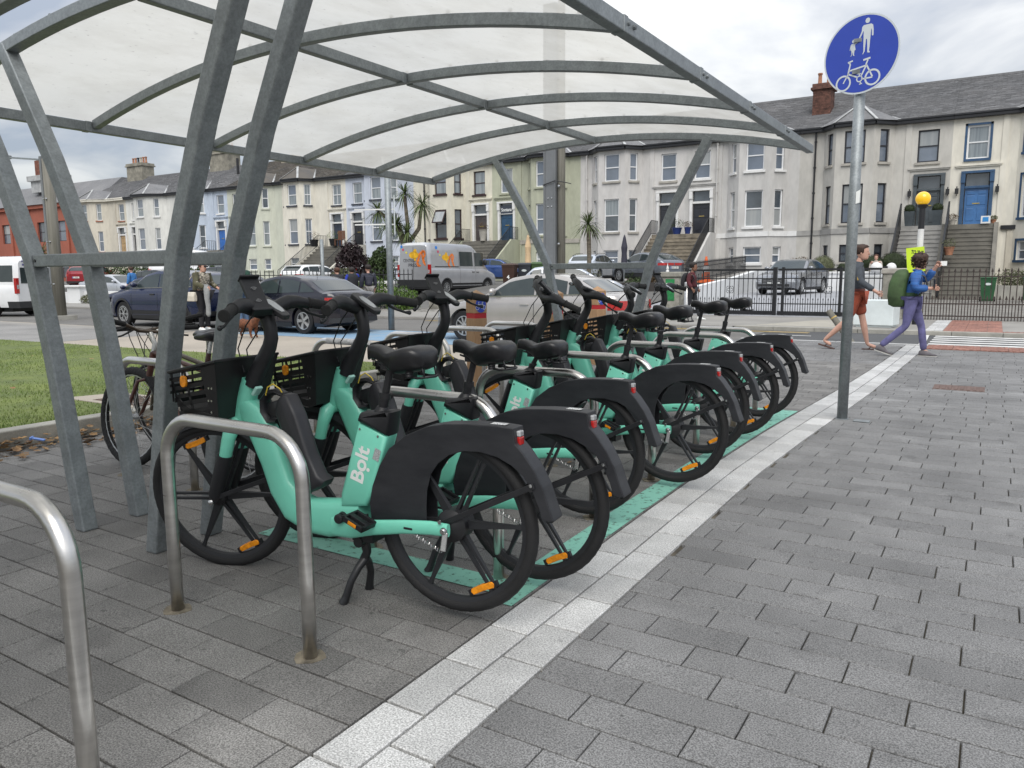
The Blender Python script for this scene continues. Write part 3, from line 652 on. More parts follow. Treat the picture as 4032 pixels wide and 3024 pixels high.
    # seat post and saddle
    mb = MB(); mb.tube([(.325, 0, .775), (.320, 0, .80)], [.034, .021], 16); mb.tube([(.322, 0, .785), (.308, 0, .84)], .019, 14); mb.tube([(.309, 0, .83), (.306, 0, .855)], .022, 14); mb.tube([(.308, 0, .84), (.278, 0, .955)], .0140, 14)
    post = mb.build('seat_post', blk, r, smooth=40)
    sd = MB(); st = [(.458, .012, .992, .022), (.445, .026, 1.006, .030), (.41, .036, 1.010, .036), (.36, .043, 1.003, .036), (.315, .055, .990, .042), (.285, .068, .988, .056), (.25, .086, .993, .070), (.21, .098, 1.002, .077), (.16, .103, 1.010, .078), (.11, .099, 1.010, .072), (.075, .084, 1.000, .054), (.058, .06, .988, .036)]
    rings = []
    for x, w, zt, h in st:
        zt += .028; rings.append([(x, w*cos(q), zt-.02+(.022*(max(0, sin(q)))**.7 if sin(q) > 0 else -h*abs(sin(q))**.45*1.0)*1.0+(.004*abs(cos(q)) if sin(q) > 0 else 0)) for q in [2*pi*k/20 for k in range(20)]])
    sdl = sd.loft(rings).build('saddle', mat('saddle_vinyl', (.010, .010, .012), rough=.33, var=.15, bump=.06, bscale=160), r, smooth=70)
    mb = MB()
    for s in (-1, 1):
        mb.tube([(.40, s*.016, .975), (.33, s*.026, .965), (.24, s*.03, .960), (.14, s*.05, .962), (.095, s*.052, .975)], .0045, 6)
        for k in range(5): mb.lathe([(.018, 0), (.021, .006), (.018, .012)], 10, (.155, s*.045, .925+k*.009))
    mb.box(.28, .36, -.026, .026, .948, .975)
    tag(mb.build('saddle_springs', blk, sdl, smooth=40), kind='stuff')
    mb = MB(); mb.tube([(.155, -.045, .93), (.10, -.05, .925), (.045, -.04, .930), (.028, 0, .93), (.045, .04, .930), (.10, .05, .925), (.155, .045, .93)], .0055, 6); mb.tube([(.06, -.045, .93), (.075, -.05, .97)], .005, 6); mb.tube([(.06, .045, .93), (.075, .05, .97)], .005, 6); mb.build('saddle_handle', blk, sdl, smooth=True)
    for o_ in [sdl]+list(sdl.children):
        for v_ in o_.data.vertices: v_.co.x = .098+(v_.co.x-.058)*.70; v_.co.y *= .86
    # rear mudguard: side plates with a closing strip
    fo = [(.362, .352), (.368, .42), (.352, .49), (.315, .575), (.27, .645), (.19, .705), (.10, .745), (.02, .762), (-.08, .77), (-.19, .773), (-.262, .768), (-.270, .715), (-.30, .685), (-.342, .63), (-.375, .57), (-.40, .50), (-.418, .455), (-.395, .452)]
    fi = [(-.372, .458), (-.36, .50), (-.335, .555), (-.30, .604), (-.255, .636), (-.20, .66), (-.13, .672), (-.06, .668), (0, .648), (.05, .610), (.082, .565), (.10, .50), (.104, .44), (.104, .352)]
    poly = fo+fi
    mb = MB()
    for s in (-1, 1): mb.prism(poly, s*.036, s*.041)
    n = len(fo)
    vs = [(x, y, z) for x, z in fo[1:] for y in (-.036, .036)]+[(x+(.004 if x < 0 else -.005), y, z-.005) for x, z in fo[1:] for y in (-.036, .036)]; k = (n-1)*2
    mb.add(vs, [(2*i, 2*i+1, 2*i+3, 2*i+2) for i in range(n-2)]+[(k+2*i, k+2*i+2, k+2*i+3, k+2*i+1) for i in range(n-2)])
    fen = mb.build('mudguard', blk_fender, r, bevel=.003, seg=2)
    mb = MB(); mb.box(.11, .385, -.0375, .0375, .352, .358) if False else None
    for s in (-1, 1): mb.bar((.02, s*.062, .392), (-.345, s*.046, .575), .006, .022, up=(0, 0, 1))
    mb.build('mudguard_strut', blk, fen, bevel=.002)
    mb = MB()
    for s in (-1, 1):
        for x, z in ((-.335, .575), (.175, .352), (.13, .346)): mb.lathe([(0, s*.050), (.0065, s*.0505), (.0065, s*.053), (0, s*.054)], 8, (x, 0, z), axis='y')
    tag(mb.build('mudguard_bolts', steel, fen), kind='stuff')
    mb = MB(); mb.box(-.280, -.262, -.017, .017, .705, .735); lamp = mb.build('tail_light', red_lens, fen, bevel=.004); mb = MB(); mb.box(-.279, -.262, -.015, .015, .7355, .756); mb.build('lamp_top', clear_lens, fen, bevel=.004)
    mb = MB(); mb.box(-.22, -.16, -.016, .016, .7735, .7745); mb.build('sticker', mat('small_label', (.55, .56, .56), rough=.5, var=.6, scale=250), fen)
    wheel_parts(r, RH, 'rear_wheel', radians(-5), .062)
    # battery
    mb = MB(); profile_body(mb, smooth_poly([(.90, .745), (.86, .822), (.80, .815), (.66, .505), (.585, .468), (.715, .402), (.775, .49), (.865, .68)], 1), .078, .2)
    bat = mb.build('battery', mat('battery_case', (.022, .022, .026), rough=.45, var=.12, bump=.03, bscale=200), r, smooth=50)
    mb = MB(); hp = [(.905, .70), (.955, .695), (.985, .735), (.985, .785), (.955, .815), (.90, .825), (.855, .812)]
    mb.tube([(x, 0, z) for x, z in hp], [.012, .013, .014, .014, .014, .013, .012], 8, sq=(2.3, 1)); mb.build('handle', blk, bat, smooth=60)
    mb = MB(); profile_body(mb, [(.93, .715), (.962, .73), (.955, .775), (.90, .79), (.87, .76), (.88, .715)], .03, .2); mb.build('lock', black_metal, bat, smooth=40)
    mb = MB(); mb.quad((.742, .0395, .468), (.70, .0395, .452), (.69, .0395, .482), (.728, .0395, .50)); mb.build('sticker', mat('battery_label', (.30, .31, .33), rough=.5, var=.6, scale=200), bat)
    # crank, pedals, kickstand
    mb = MB(); mb.lathe([(0, -.058), (.02, -.056), (.024, -.04), (.024, .04), (.02, .056), (0, .058)], 16, (.50, 0, .345), axis='y'); mb.build('bottom_bracket', blk, r, smooth=40)
    for s in (1, -1):
        ca = MB(); e = Vector((.50+s*.155, s*.068, .345-s*.042)) if s < 0 else Vector((.355, .068, .372))
        ca.bar((.50, s*.066, .345), e, .012, .026); ca.lathe([(0, s*.060), (.020, s*.060), (.020, s*.078), (0, s*.08)], 14, (.50, 0, .345), axis='y'); cr_ = ca.build('crank', blk, r, bevel=.004)
        pb = MB(); T = Matrix.Translation((e.x, e.y+s*.055, e.z)) @ Matrix.Rotation(radians(-22), 4, 'Y'); pb.box(-.05, .05, -.045, .045, -.011, -.006, T=T)
        pb = MB(); pb.box(-.05, .05, -.045, -.035, -.011, .011, T=T); pb.box(-.05, .05, .035, .045, -.011, .011, T=T); pb.box(-.05, -.04, -.045, .045, -.011, .011, T=T); pb.box(.04, .05, -.045, .045, -.011, .011, T=T); pb.box(-.045, .045, -.012, .012, -.010, .010, T=T)
        pd = pb.build('pedal', blk, cr_, bevel=.002)
        pb = MB(); pb.box(-.02, .02, .0452 if s > 0 else -.0475, .0475 if s > 0 else -.0452, -.007, .007, T=T)
        # third level only: the amber strips hang on the crank
        pb.build('pedal_reflector', orange_lens, cr_, bevel=.001)
    mb = MB(); mb.box(.36, .46, -.04, .04, .255, .30); mb.lathe([(0, -.045), (.022, -.045), (.022, .045), (0, .045)], 14, (.43, 0, .25), axis='y')
    mb.tube([(.43, 0, .25), (.42, 0, .20), (.435, 0, .165)], [.022, .018, .02], 10)
    for s in (-1, 1): mb.tube([(.43, 0, .17), (.44, s*.035, .14), (.455, s*.065, .09), (.47, s*.075, .035), (.475, s*.078, .022)], [.019, .016, .015, .016, .017], 8); mb.tube([(.47, s*.077, .03), (.482, s*.085, .002)], [.015, .020], 8)
    mb.build('kickstand', black_metal, r, smooth=50)
    mb = MB(); mb.lathe([(.011, .058), (.006, .0581), (.006, .064), (.011, .065)], 12, (.0, 0, .37), axis='y')
    mb = MB(); mb.bar((-.01, .092, .372), (.0, .096, .30), .008, .022); mb.build('brake_arm', steel, r, bevel=.003)
    mb = MB(); pts = []
    for i in range(64): t_ = i/63; a = i*1.35; pts.append((.005+.12*t_, .09-.0*t_+.008*cos(a), .295+.045*t_+.008*sin(a)))
    mb.tube(pts, .0010, 4); mb.build('brake_spring', steel, r)
    mb = MB(); mb.lathe([(.062, -.060), (.062, -.052), (.02, -.050)], 20, (.50, 0, .345), axis='y'); mb.tube([(.50, -.056, .405), (.25, -.056, .41), (.02, -.056, .408)], .005, 5); mb.tube([(.50, -.056, .285), (.25, -.056, .31), (.02, -.056, .345)], .005, 5); mb.build('chain', mat('chain', (.05, .05, .05), rough=.5, metal=.8), r)
    # basket, fixed to the frame
    sidep = [(1.475, .908), (1.472, .775), (1.39, .722), (1.16, .695), (1.04, .715), (.945, .965)]
    bk = MB(); wt, wb = .175, .125
    def bp(x, z, s): w = wb+(wt-wb)*(z-.695)/(.95-.695); return (x, s*w, z)
    zt = lambda x: .965+(x-.945)*(.908-.965)/(.53)
    xs = [1.472, 1.43, 1.335, 1.31, 1.215, 1.19]
    for s in (-1, 1):
        def plate(p):  # plate on the slanted side
            n_ = len(p); a = [Vector(bp(x, z, s)) for x, z in p]; b_ = [q+Vector((0, -s*.004, 0)) for q in a]
            bk.add(a+b_, [tuple(range(n_)), tuple(range(2*n_-1, n_-1, -1))]+[(i, i+n_, (i+1) % n_+n_, (i+1) % n_) for i in range(n_)])
        plate([(1.12, .70), (1.12, zt(1.12)), (.945, .965), (1.04, .715)])                      # solid rear panel
        plate([(1.474, .775), (1.39, .722), (1.12, .70), (1.12, .735), (1.37, .758), (1.474, .812)])  # bottom band
        plate([(1.475, zt(1.475)), (1.475, .80), (1.458, .80), (1.458, zt(1.458))]); plate([(1.32, zt(1.32)), (1.32, .74), (1.296, .74), (1.296, zt(1.296))])
        for k in range(5):
            d = .030+k*.036
            plate([(1.475, zt(1.475)-d), (1.475, zt(1.475)-d-.017), (1.12, zt(1.12)-d-.019), (1.12, zt(1.12)-d)])
        plate([(1.475, zt(1.475)), (1.475, zt(1.475)-.012), (.95, .953), (.945, .965)])
    # front, back, floor
    bk.box(1.466, 1.474, -.15, .15, .775, .795)
    for k in range(4): bk.box(1.470, 1.476, -.17, .17, .815+k*.028, .827+k*.028)
    for k in range(7): bk.box(1.470, 1.476, -.165+k*.053, -.157+k*.053, .78, .905)
    bk.add([bp(.945, .965, -1), bp(.945, .965, 1), bp(1.04, .715, 1), bp(1.04, .715, -1), bp(1.16, .697, 1), bp(1.16, .697, -1), bp(1.39, .724, 1), bp(1.39, .724, -1), bp(1.472, .777, 1), bp(1.472, .777, -1)], [(0, 1, 2, 3), (3, 2, 4, 5), (5, 4, 6, 7), (7, 6, 8, 9)])
    bk.tube([(.945, -.176, .966), (1.2, -.178, .938), (1.475, -.172, .908), (1.485, -.12, .905), (1.485, .12, .905), (1.475, .172, .908), (1.2, .178, .938), (.945, .176, .966), (.935, .12, .968), (.935, -.12, .968)], .007, 6, loop=True)
    bk.v = [(1.07+(p[0]-.945)*.534, p[1], p[2]-.006) for p in bk.v]
    bas = bk.build('basket', mat('basket_plastic', (.014, .014, .015), rough=.42, var=.1), r, smooth=30)
    mb = MB()
    for x, z in ((1.118, .845), (1.135, .79), (1.15, .74), (1.135, .845), (1.152, .79)):
        for s in (-1, 1): mb.lathe([(0, s*.0), (.005, s*.001), (.005, s*.003)], 7, (x+.0, s*(.127+.05*(z-.695)/.255), z), axis='y')
    tag(mb.build('basket_screws', steel, bas), kind='stuff')
    for s in (-1, 1):
        mb = MB(); T = Matrix.Translation((1.264, s*.172, .868)); mb.prism(smooth_poly([(-.017, -.024), (.017, -.024), (.017, .024), (-.017, .024)], 2), -.006, .006, T=T); mb.build('side_reflector', orange_lens, bas, bevel=.002)
    # ---- steering group
    S = []
    fk = MB()
    fk.tube([(1.128, 0, .685), (1.15, 0, .665)], [.034, .04], 14)
    for s in (-1, 1):
        fk.tube([(1.135, s*.01, .690), (1.142, s*.05, .672), (1.150, s*.064, .62), (1.165, s*.064, .53)], [.034, .036, .030, .027], 14, sq=(1, 1))
        fk.tube([(1.165, s*.064, .53), (1.17, s*.064, .50)], .0275, 14)
    fork = fk.build('fork', mint, r, smooth=50); S.append(fork)
    for s in (-1, 1):
        mb = MB(); mb.tube([(1.163, s*.064, .545), (1.185, s*.066, .45), (1.205, s*.066, .37), (1.213, s*.066, .325)], [.035, .034, .031, .018], 14); mb.build('fork_leg', blk, fork, smooth=50)
    mb = MB(); mb.lathe([(0, .062), (.013, .063), (.013, .092), (.007, .098), (0, .099)], 8, (FH.x, 0, FH.z), axis='y'); mb.lathe([(0, -.062), (.013, -.063), (.013, -.092), (.007, -.098), (0, -.099)], 8, (FH.x, 0, FH.z), axis='y'); mb.build('axle', steel, fork, smooth=40)
    # front mudguard
    mb = MB(); rings = []
    for i in range(17):
        a = radians(62+i*6.6); R0 = RAD+.018; c = (FH.x+R0*cos(a), FH.z+R0*sin(a)); d = Vector((cos(a), 0, sin(a)))
        rings.append([Vector((c[0], 0, c[1]))+Vector((0, y, 0))+d*h for y, h in ((-.036, -.030), (-.033, -.004), (0, .004), (.033, -.004), (.036, -.030), (.030, -.006), (0, .0), (-.030, -.006))])
    mb.loft(rings, closed=True, caps=False); fg = mb.build('front_mudguard', blk_fender, r, smooth=50); S.append(fg)
    mb = MB()
    for s in (-1, 1): mb.bar((1.205, s*.078, .35), (.905, s*.045, .455), .005, .020)
    mb.build('front_strut', blk, fg, bevel=.002)
    S.append(wheel_parts(r, FH, 'front_wheel', radians(-3), .036))
    stm = MB(); P = [(1.050, .845, .038), (1.022, .90, .034), (.975, .965, .031), (.945, 1.01, .030), (.932, 1.045, .030), (.935, 1.09, .029), (.948, 1.13, .031), (.956, 1.16, .031)]
    stm.tube([(x, 0, z) for x, z, _ in P], [q for _, _, q in P], 18, sq=(1, 1.05)); stem = stm.build('stem', blk, r, smooth=60); S.append(stem)
    hb = MB(); H_ = [(.957, 0, 1.152, .032), (.955, .045, 1.160, .029), (.951, .09, 1.176, .031), (.945, .13, 1.188, .031), (.935, .17, 1.188, .028), (.92, .205, 1.182, .023), (.908, .23, 1.176, .021)]
    for s in (-1, 1): hb.tube([(x, s*y, z) for x, y, z, _ in H_], [q for *_, q in H_], 16, sq=(1, 1))
    bar_ = hb.build('handlebar', blk, r, smooth=60); S.append(bar_)
    for s in (-1, 1):
        mb = MB(); a = Vector((.912, s*.222, 1.180)); b = Vector((.852, s*.325, 1.160)); mb.tube([a+(b-a)*t_ for t_ in (0, .04, .06, .10, .90, .97, 1)], [.022, .026, .026, .0215, .0205, .025, .021], 16)
        gp = mb.build('grip', mat('ribbed_grip', (.014, .014, .014), rough=.7, bump=.6, bscale=260, stretch=(1, 1, 3)), bar_, smooth=40)
        mb = MB(); mb.tube([(.94, s*.195, 1.165), (.935, s*.21, 1.15), (.925, s*.24, 1.135), (.90, s*.285, 1.118), (.895, s*.31, 1.115)], [.010, .008, .006, .006, .010], 8); mb.sphere((.893, s*.313, 1.114), .011, 8, 6); mb.build('brake_lever', black_metal, bar_, smooth=50)
    mb = MB(); T = Matrix.Translation((.935, 0, 1.180)) @ Matrix.Rotation(radians(-28), 4, 'Y'); mb.prism(smooth_poly([(-.10, -.026), (.045, -.038), (.06, -.02), (.06, .02), (.045, .038), (-.10, .026), (-.115, .015), (-.115, -.015)], 1), -.004, .018, plane='xy', T=T)
    dsp = mb.build('display', black_metal, r, bevel=.004, smooth=30); S.append(dsp)
    mb = MB(); mb.prism(smooth_poly([(-.085, -.018), (.02, -.024), (.02, .024), (-.085, .018)], 1), .0182, .0195, plane='xy', T=T); mb.build('display_glass', mat('display_glass', (.30, .32, .33), rough=.12, var=.1, coat=.6), dsp)
    mb = MB(); T = Matrix.Translation((.952, .055, 1.222)) @ Matrix.Rotation(radians(-22), 4, 'Z') @ Matrix.Rotation(radians(42), 4, 'Y'); mb.box(-.036, .036, -.078, .078, -.008, .008) if False else mb.box(-.010, .008, -.040, .040, -.085, .085, T=T)
    mb.box(-.028, .012, -.044, .044, -.095, -.084, T=T); mb.box(-.026, .012, -.042, .042, .084, .094, T=T); mb.box(.006, .03, -.02, .02, -.03, .03, T=T); mb.tube([(.945, .05, 1.20), (.94, .03, 1.17)], .018, 8)
    ph = mb.build('phone_holder', blk, r, bevel=.004); S.append(ph)
    mb = MB()
    for sgn in (-1, 1):
        for k in range(3):
            pts = [T @ Vector((-.0112, (.006+k*.006)*sin(a), sgn*.020+sgn*(.006+k*.006)*cos(a))) for a in [radians(-45+15*i) for i in range(7)]]
            mb.tube(pts, .0012, 4)
    tag(mb.build('tap_marks', mat('grey_print', (.30, .30, .30), rough=.5), ph), kind='stuff')
    mb = MB()
    mb.tube([(.95, .06, 1.165), (1.02, .05, 1.10), (1.09, .03, 1.0), (1.075, .02, .90)], .003, 5); mb.tube([(.95, -.06, 1.165), (1.03, -.05, 1.09), (1.10, -.03, .99), (1.08, -.02, .90)], .003, 5); S.append(mb.build('cables', blk, r))
    mb = MB(); mb.tube([(.95, .03, .81), (.93, .035, .845), (.90, .03, .86), (.87, .02, .84), (.862, .01, .815)], .003, 5)
    mb.build('yellow_cable', mat('yellow_cable', (.65, .48, .05), rough=.5), r)
    def warp(o):
        n_ = o.name.split('.')[0]
        if n_ in ('rear_wheel', 'front_wheel', 'front_mudguard', 'mudguard', 'seat_tower', 'kickstand', 'chain', 'saddle'): return
        for v in o.data.vertices: v.co.x -= .055*min(1, max(0, (v.co.x-.5)/.45))*min(1, max(0, (v.co.z-.335)/.34))
        for c_ in o.children: warp(c_)
    for c_ in r.children: warp(c_)
    return r, [s.name for s in S]
def steer(o, deg, wheel=None):
    wheel = deg if wheel is None else wheel
    Rw = Matrix.Translation(SA) @ Matrix.Rotation(radians(wheel), 4, SK) @ Matrix.Translation(-SA)
    R_ = Matrix.Translation(SA) @ Matrix.Rotation(radians(deg), 4, SK) @ Matrix.Translation(-SA)
    for ch in o.children:
        if ch.name.split('.')[0] in STEER: ch.matrix_local = Rw if ch.name.split('.')[0] in ('fork', 'front_wheel', 'front_mudguard') else R_
def seat(o, dz):
    for ch in o.children:
        n = ch.name.split('.')[0]
        if n == 'saddle': ch.location = (-.25*dz, 0, dz)
        if n == 'seat_post': ch.location = (0, 0, 0); ch.scale = (1, 1, 1); ch.matrix_local = Matrix.Translation((.308, 0, .80)) @ Matrix.Scale(1+dz/.155, 4, (0, 0, 1)) @ Matrix.Translation((-.308, 0, -.80)) if dz else Matrix()
bike0, sn = make_ebike(); STEER = set(n.split('.')[0] for n in sn)
BK = [(-1.655, 2.245, 5.0, 3, .0, 'nearest green hire bike, whole from front wheel to rear mudguard, white lettering fully visible'),
      (-1.565, 2.66, 2.0, 2, -.01, 'green hire bike second from the camera, tucked close behind the nearest one'),
      (-1.78, 3.56, 1.0, -2, -.085, 'green hire bike third from the camera, with a lowered saddle'),
      (-1.60, 4.40, -1.0, 58, .03, 'fourth green hire bike, its rear wheel standing out over the granite strip, bars turned'),
      (-1.70, 5.22, 0.0, 64, .04, 'fifth green hire bike from the camera, handlebar turned wide towards us'),
      (-1.68, 5.98, 1.0, 14, .05, 'sixth green hire bike from the camera, last but one in the row'),
      (-1.72, 6.85, 0.0, -3, .05, 'farthest green hire bike at the end of the row')]
for i, (x, y, yaw, st_, dz, lab) in enumerate(BK):
    o = bike0 if i == 0 else copy_tree(bike0)
    o.location = (x, y, 0); o.rotation_euler = (0, 0, pi+radians(yaw)); tag(o, lab, 'hire bike', 'green hire bikes parked under the shelter'); steer(o, st_, {0: 16, 1: 14, 2: 10}.get(i)); seat(o, dz)
    if i in (1, 4, 5):
        for ch in list(o.children):
            if ch.name.startswith('phone_holder'):
                for g_ in list(ch.children): bpy.data.objects.remove(g_)
                bpy.data.objects.remove(ch)
# ------------------------------------------------------------------ the terrace
YF = 45.5; SC = 45.5/38.0
def hx(x): return x*SC
def hz(z): return 1.3+(z-1.3)*SC
BP = .9           # bay projection
slate = mat('roof_slate', (0.20, 0.20, 0.205), rough=.8, var=.25, scale=.6, detail=8, speck=.12, spscale=8, tone=.25, color2=(0.14, 0.143, 0.15))
slate_b = mat('roof_slate_lichen', (0.135, 0.12, 0.10), rough=.85, var=.3, scale=.7, detail=8, tone=.25, color2=(0.085, 0.08, 0.075))
lead = mat('lead_flashing', (.42, .43, .43), rough=.6, var=.15, scale=2)
gut = mat('black_gutter', (.014, .015, .018), rough=.4)
stone = mat('weathered_step_stone', (.19, .18, .155), rough=.9, var=.25, scale=2, color2=(.12, .115, .10), bump=.2, bscale=20)
stone_l = mat('pale_step_stone', (.33, .325, .31), rough=.9, var=.12, scale=2)
sill_g = mat('stone_sill', (.40, .38, .34), rough=.85, var=.12, scale=2)
iron = mat('wrought_iron', (.017, .018, .02), rough=.5)
brick_m = mat('chimney_brick', (.20, .075, .05), rough=.9, var=.3, scale=5)
pot_m = mat('terracotta_pot', (.36, .17, .10), rough=.85, var=.2, scale=4)
pot_c = mat('buff_pot', (.42, .37, .29), rough=.85, var=.15, scale=4)
def glass_mat(name, c, c2, st=(1, 1, 1)): return mat(name, c, rough=.06, var=.1, scale=.7, color2=c2, spec=.8, coat=1.0, stretch=st)
GL = [glass_mat('window_glass_dark', (.10, .12, .14), (.035, .045, .055)), glass_mat('window_glass_net', (.30, .33, .34), (.13, .16, .18), (9, 9, .4)), glass_mat('window_glass_sky', (.17, .20, .25), (.10, .125, .155)), glass_mat('window_glass_blind', (.36, .37, .36), (.24, .26, .27), (4, 4, .3))]
def render_m(name, c): return mat(name, c, rough=.9, var=.05, scale=.35, detail=9, bump=.08, bscale=12, color2=tuple(q*.80 for q in c), stretch=(1, 1, .35), speck=.06, spscale=3)
def wallface(mb, A, B, z0, z1, holes, depth=.16, m=0):
    """wall from A to B (xy), holes [(u0,u1,z0,z1)] with reveals going inwards (left of A->B is outside)"""
    A = Vector((A[0], A[1], 0)); B = Vector((B[0], B[1], 0)); d = (B-A); Ln = d.length; d.normalize(); nin = Vector((-d.y, d.x, 0))
    us = sorted(set([0, Ln]+[q for h in holes for q in h[:2]])); zs = sorted(set([z0, z1]+[q for h in holes for q in h[2:4]]))
    P = lambda u, z, k=0: A+d*u+Vector((0, 0, z))+nin*k
    for a, b in zip(us, us[1:]):
        for c, e in zip(zs, zs[1:]):
            cu, cz = (a+b)/2, (c+e)/2
            if any(h[0] < cu < h[1] and h[2] < cz < h[3] for h in holes): continue
            mb.quad(P(a, c), P(b, c), P(b, e), P(a, e), m)
    for h in holes:
        a, b, c, e = h
        for q in ((P(a, c), P(b, c), P(b, c, depth), P(a, c, depth)), (P(a, e), P(b, e), P(b, e, depth), P(a, e, depth)), (P(a, c), P(a, e), P(a, e, depth), P(a, c, depth)), (P(b, c), P(b, e), P(b, e, depth), P(b, c, depth))): mb.quad(*q, m)
    return A, d, nin
def window(root, F, h, fm, gi, sill=None, surround=None, open_=0, depth=.16, fw=.075):
    """F = (A, d, nin): frame at the back of the reveal, with pane and sill"""
    A, d, nin = F; a, b, c, e = h
    T = Matrix.Translation(A+d*a) @ Matrix((d, nin, Vector((0, 0, 1)))).transposed().to_4x4(); w = b-a; z0, z1 = c, e; mid = (z0+z1)/2
    mb = MB(); y0, y1 = depth-.07, depth+.0
    for q in ((0, fw, z0, z1), (w-fw, w, z0, z1), (fw, w-fw, z0, z0+fw), (fw, w-fw, z1-fw, z1), (fw, w-fw, mid-fw*.4, mid+fw*.4)): mb.box(q[0], q[1], y0, y1, q[2], q[3], T=T)
    if open_ == 2: mb.box(w/2-.012, w/2+.012, y0+.01, y1, z0+fw, z1-fw, T=T)
    f = mb.build('window', fm, root)
    for p0, p1, g_ in ((z0+fw, mid-fw*.4, gi), (mid+fw*.4, z1-fw, (gi if random.random() < .6 else (gi+1) % 4))):
        mb = MB(); mb.box(fw-.01, w-fw+.01, depth-.03, depth-.02, p0-.01, p1+.01, T=T); mb.build('pane', GL[g_], f)
    if sill: mb = MB(); mb.box(-.10, w+.10, -.10, depth-.02, z0-.12, z0-.001, T=T); mb.build('sill', sill, f)
    if surround:
        mb = MB(); s = .11
        for q in ((-s, -.003, z0-.0, z1+s), (w+.003, w+s, z0, z1+s), (-s, w+s, z1+.003, z1+s)): mb.box(q[0], q[1], -.02, .05, q[2], q[3], T=T)
        mb.build('surround', surround, f)
    if open_ == 1:
        mb = MB(); q = Matrix.Translation(A+d*a+Vector((0, 0, z1-fw))) @ Matrix((d, nin, Vector((0, 0, 1)))).transposed().to_4x4() @ Matrix.Rotation(radians(-28), 4, 'X'); h2 = (z1-z0)*.48
        for r_ in ((.02, .09, -h2, 0), (w-.09, w-.02, -h2, 0), (.09, w-.09, -.07, 0), (.09, w-.09, -h2, -h2+.07)): mb.box(r_[0], r_[1], -.03, .03, r_[2], r_[3], T=q)
        ob = mb.build('open_sash', fm, f)
        mb = MB(); mb.box(.09, w-.09, -.005, .005, -h2+.07, -.07, T=q); mb.build('open_pane', GL[3], f)
    return f
def railing(root, pts, step=.13, h=.95, name='railing', top=.025):
    """hand rail through pts (base points), bars as parts"""
    P = [Vector(p) for p in pts]; r = empty(name); r.parent = root
    mb = MB()
    for a, b in zip(P, P[1:]): mb.bar(a+Vector((0, 0, h)), b+Vector((0, 0, h)), .05, top); mb.bar(a+Vector((0, 0, .08)), b+Vector((0, 0, .08)), .03, .015)
    mb.build('hand_rail', iron, r)
    for a, b in zip(P, P[1:]):
        n = max(1, int((b-a).length/step))
        for i in range(n+1):
            p = a+(b-a)*i/n; MBb = MB(); MBb.box(p.x-.011, p.x+.011, p.y-.011, p.y+.011, p.z, p.z+h); MBb.build('bar', iron, r)
    return r
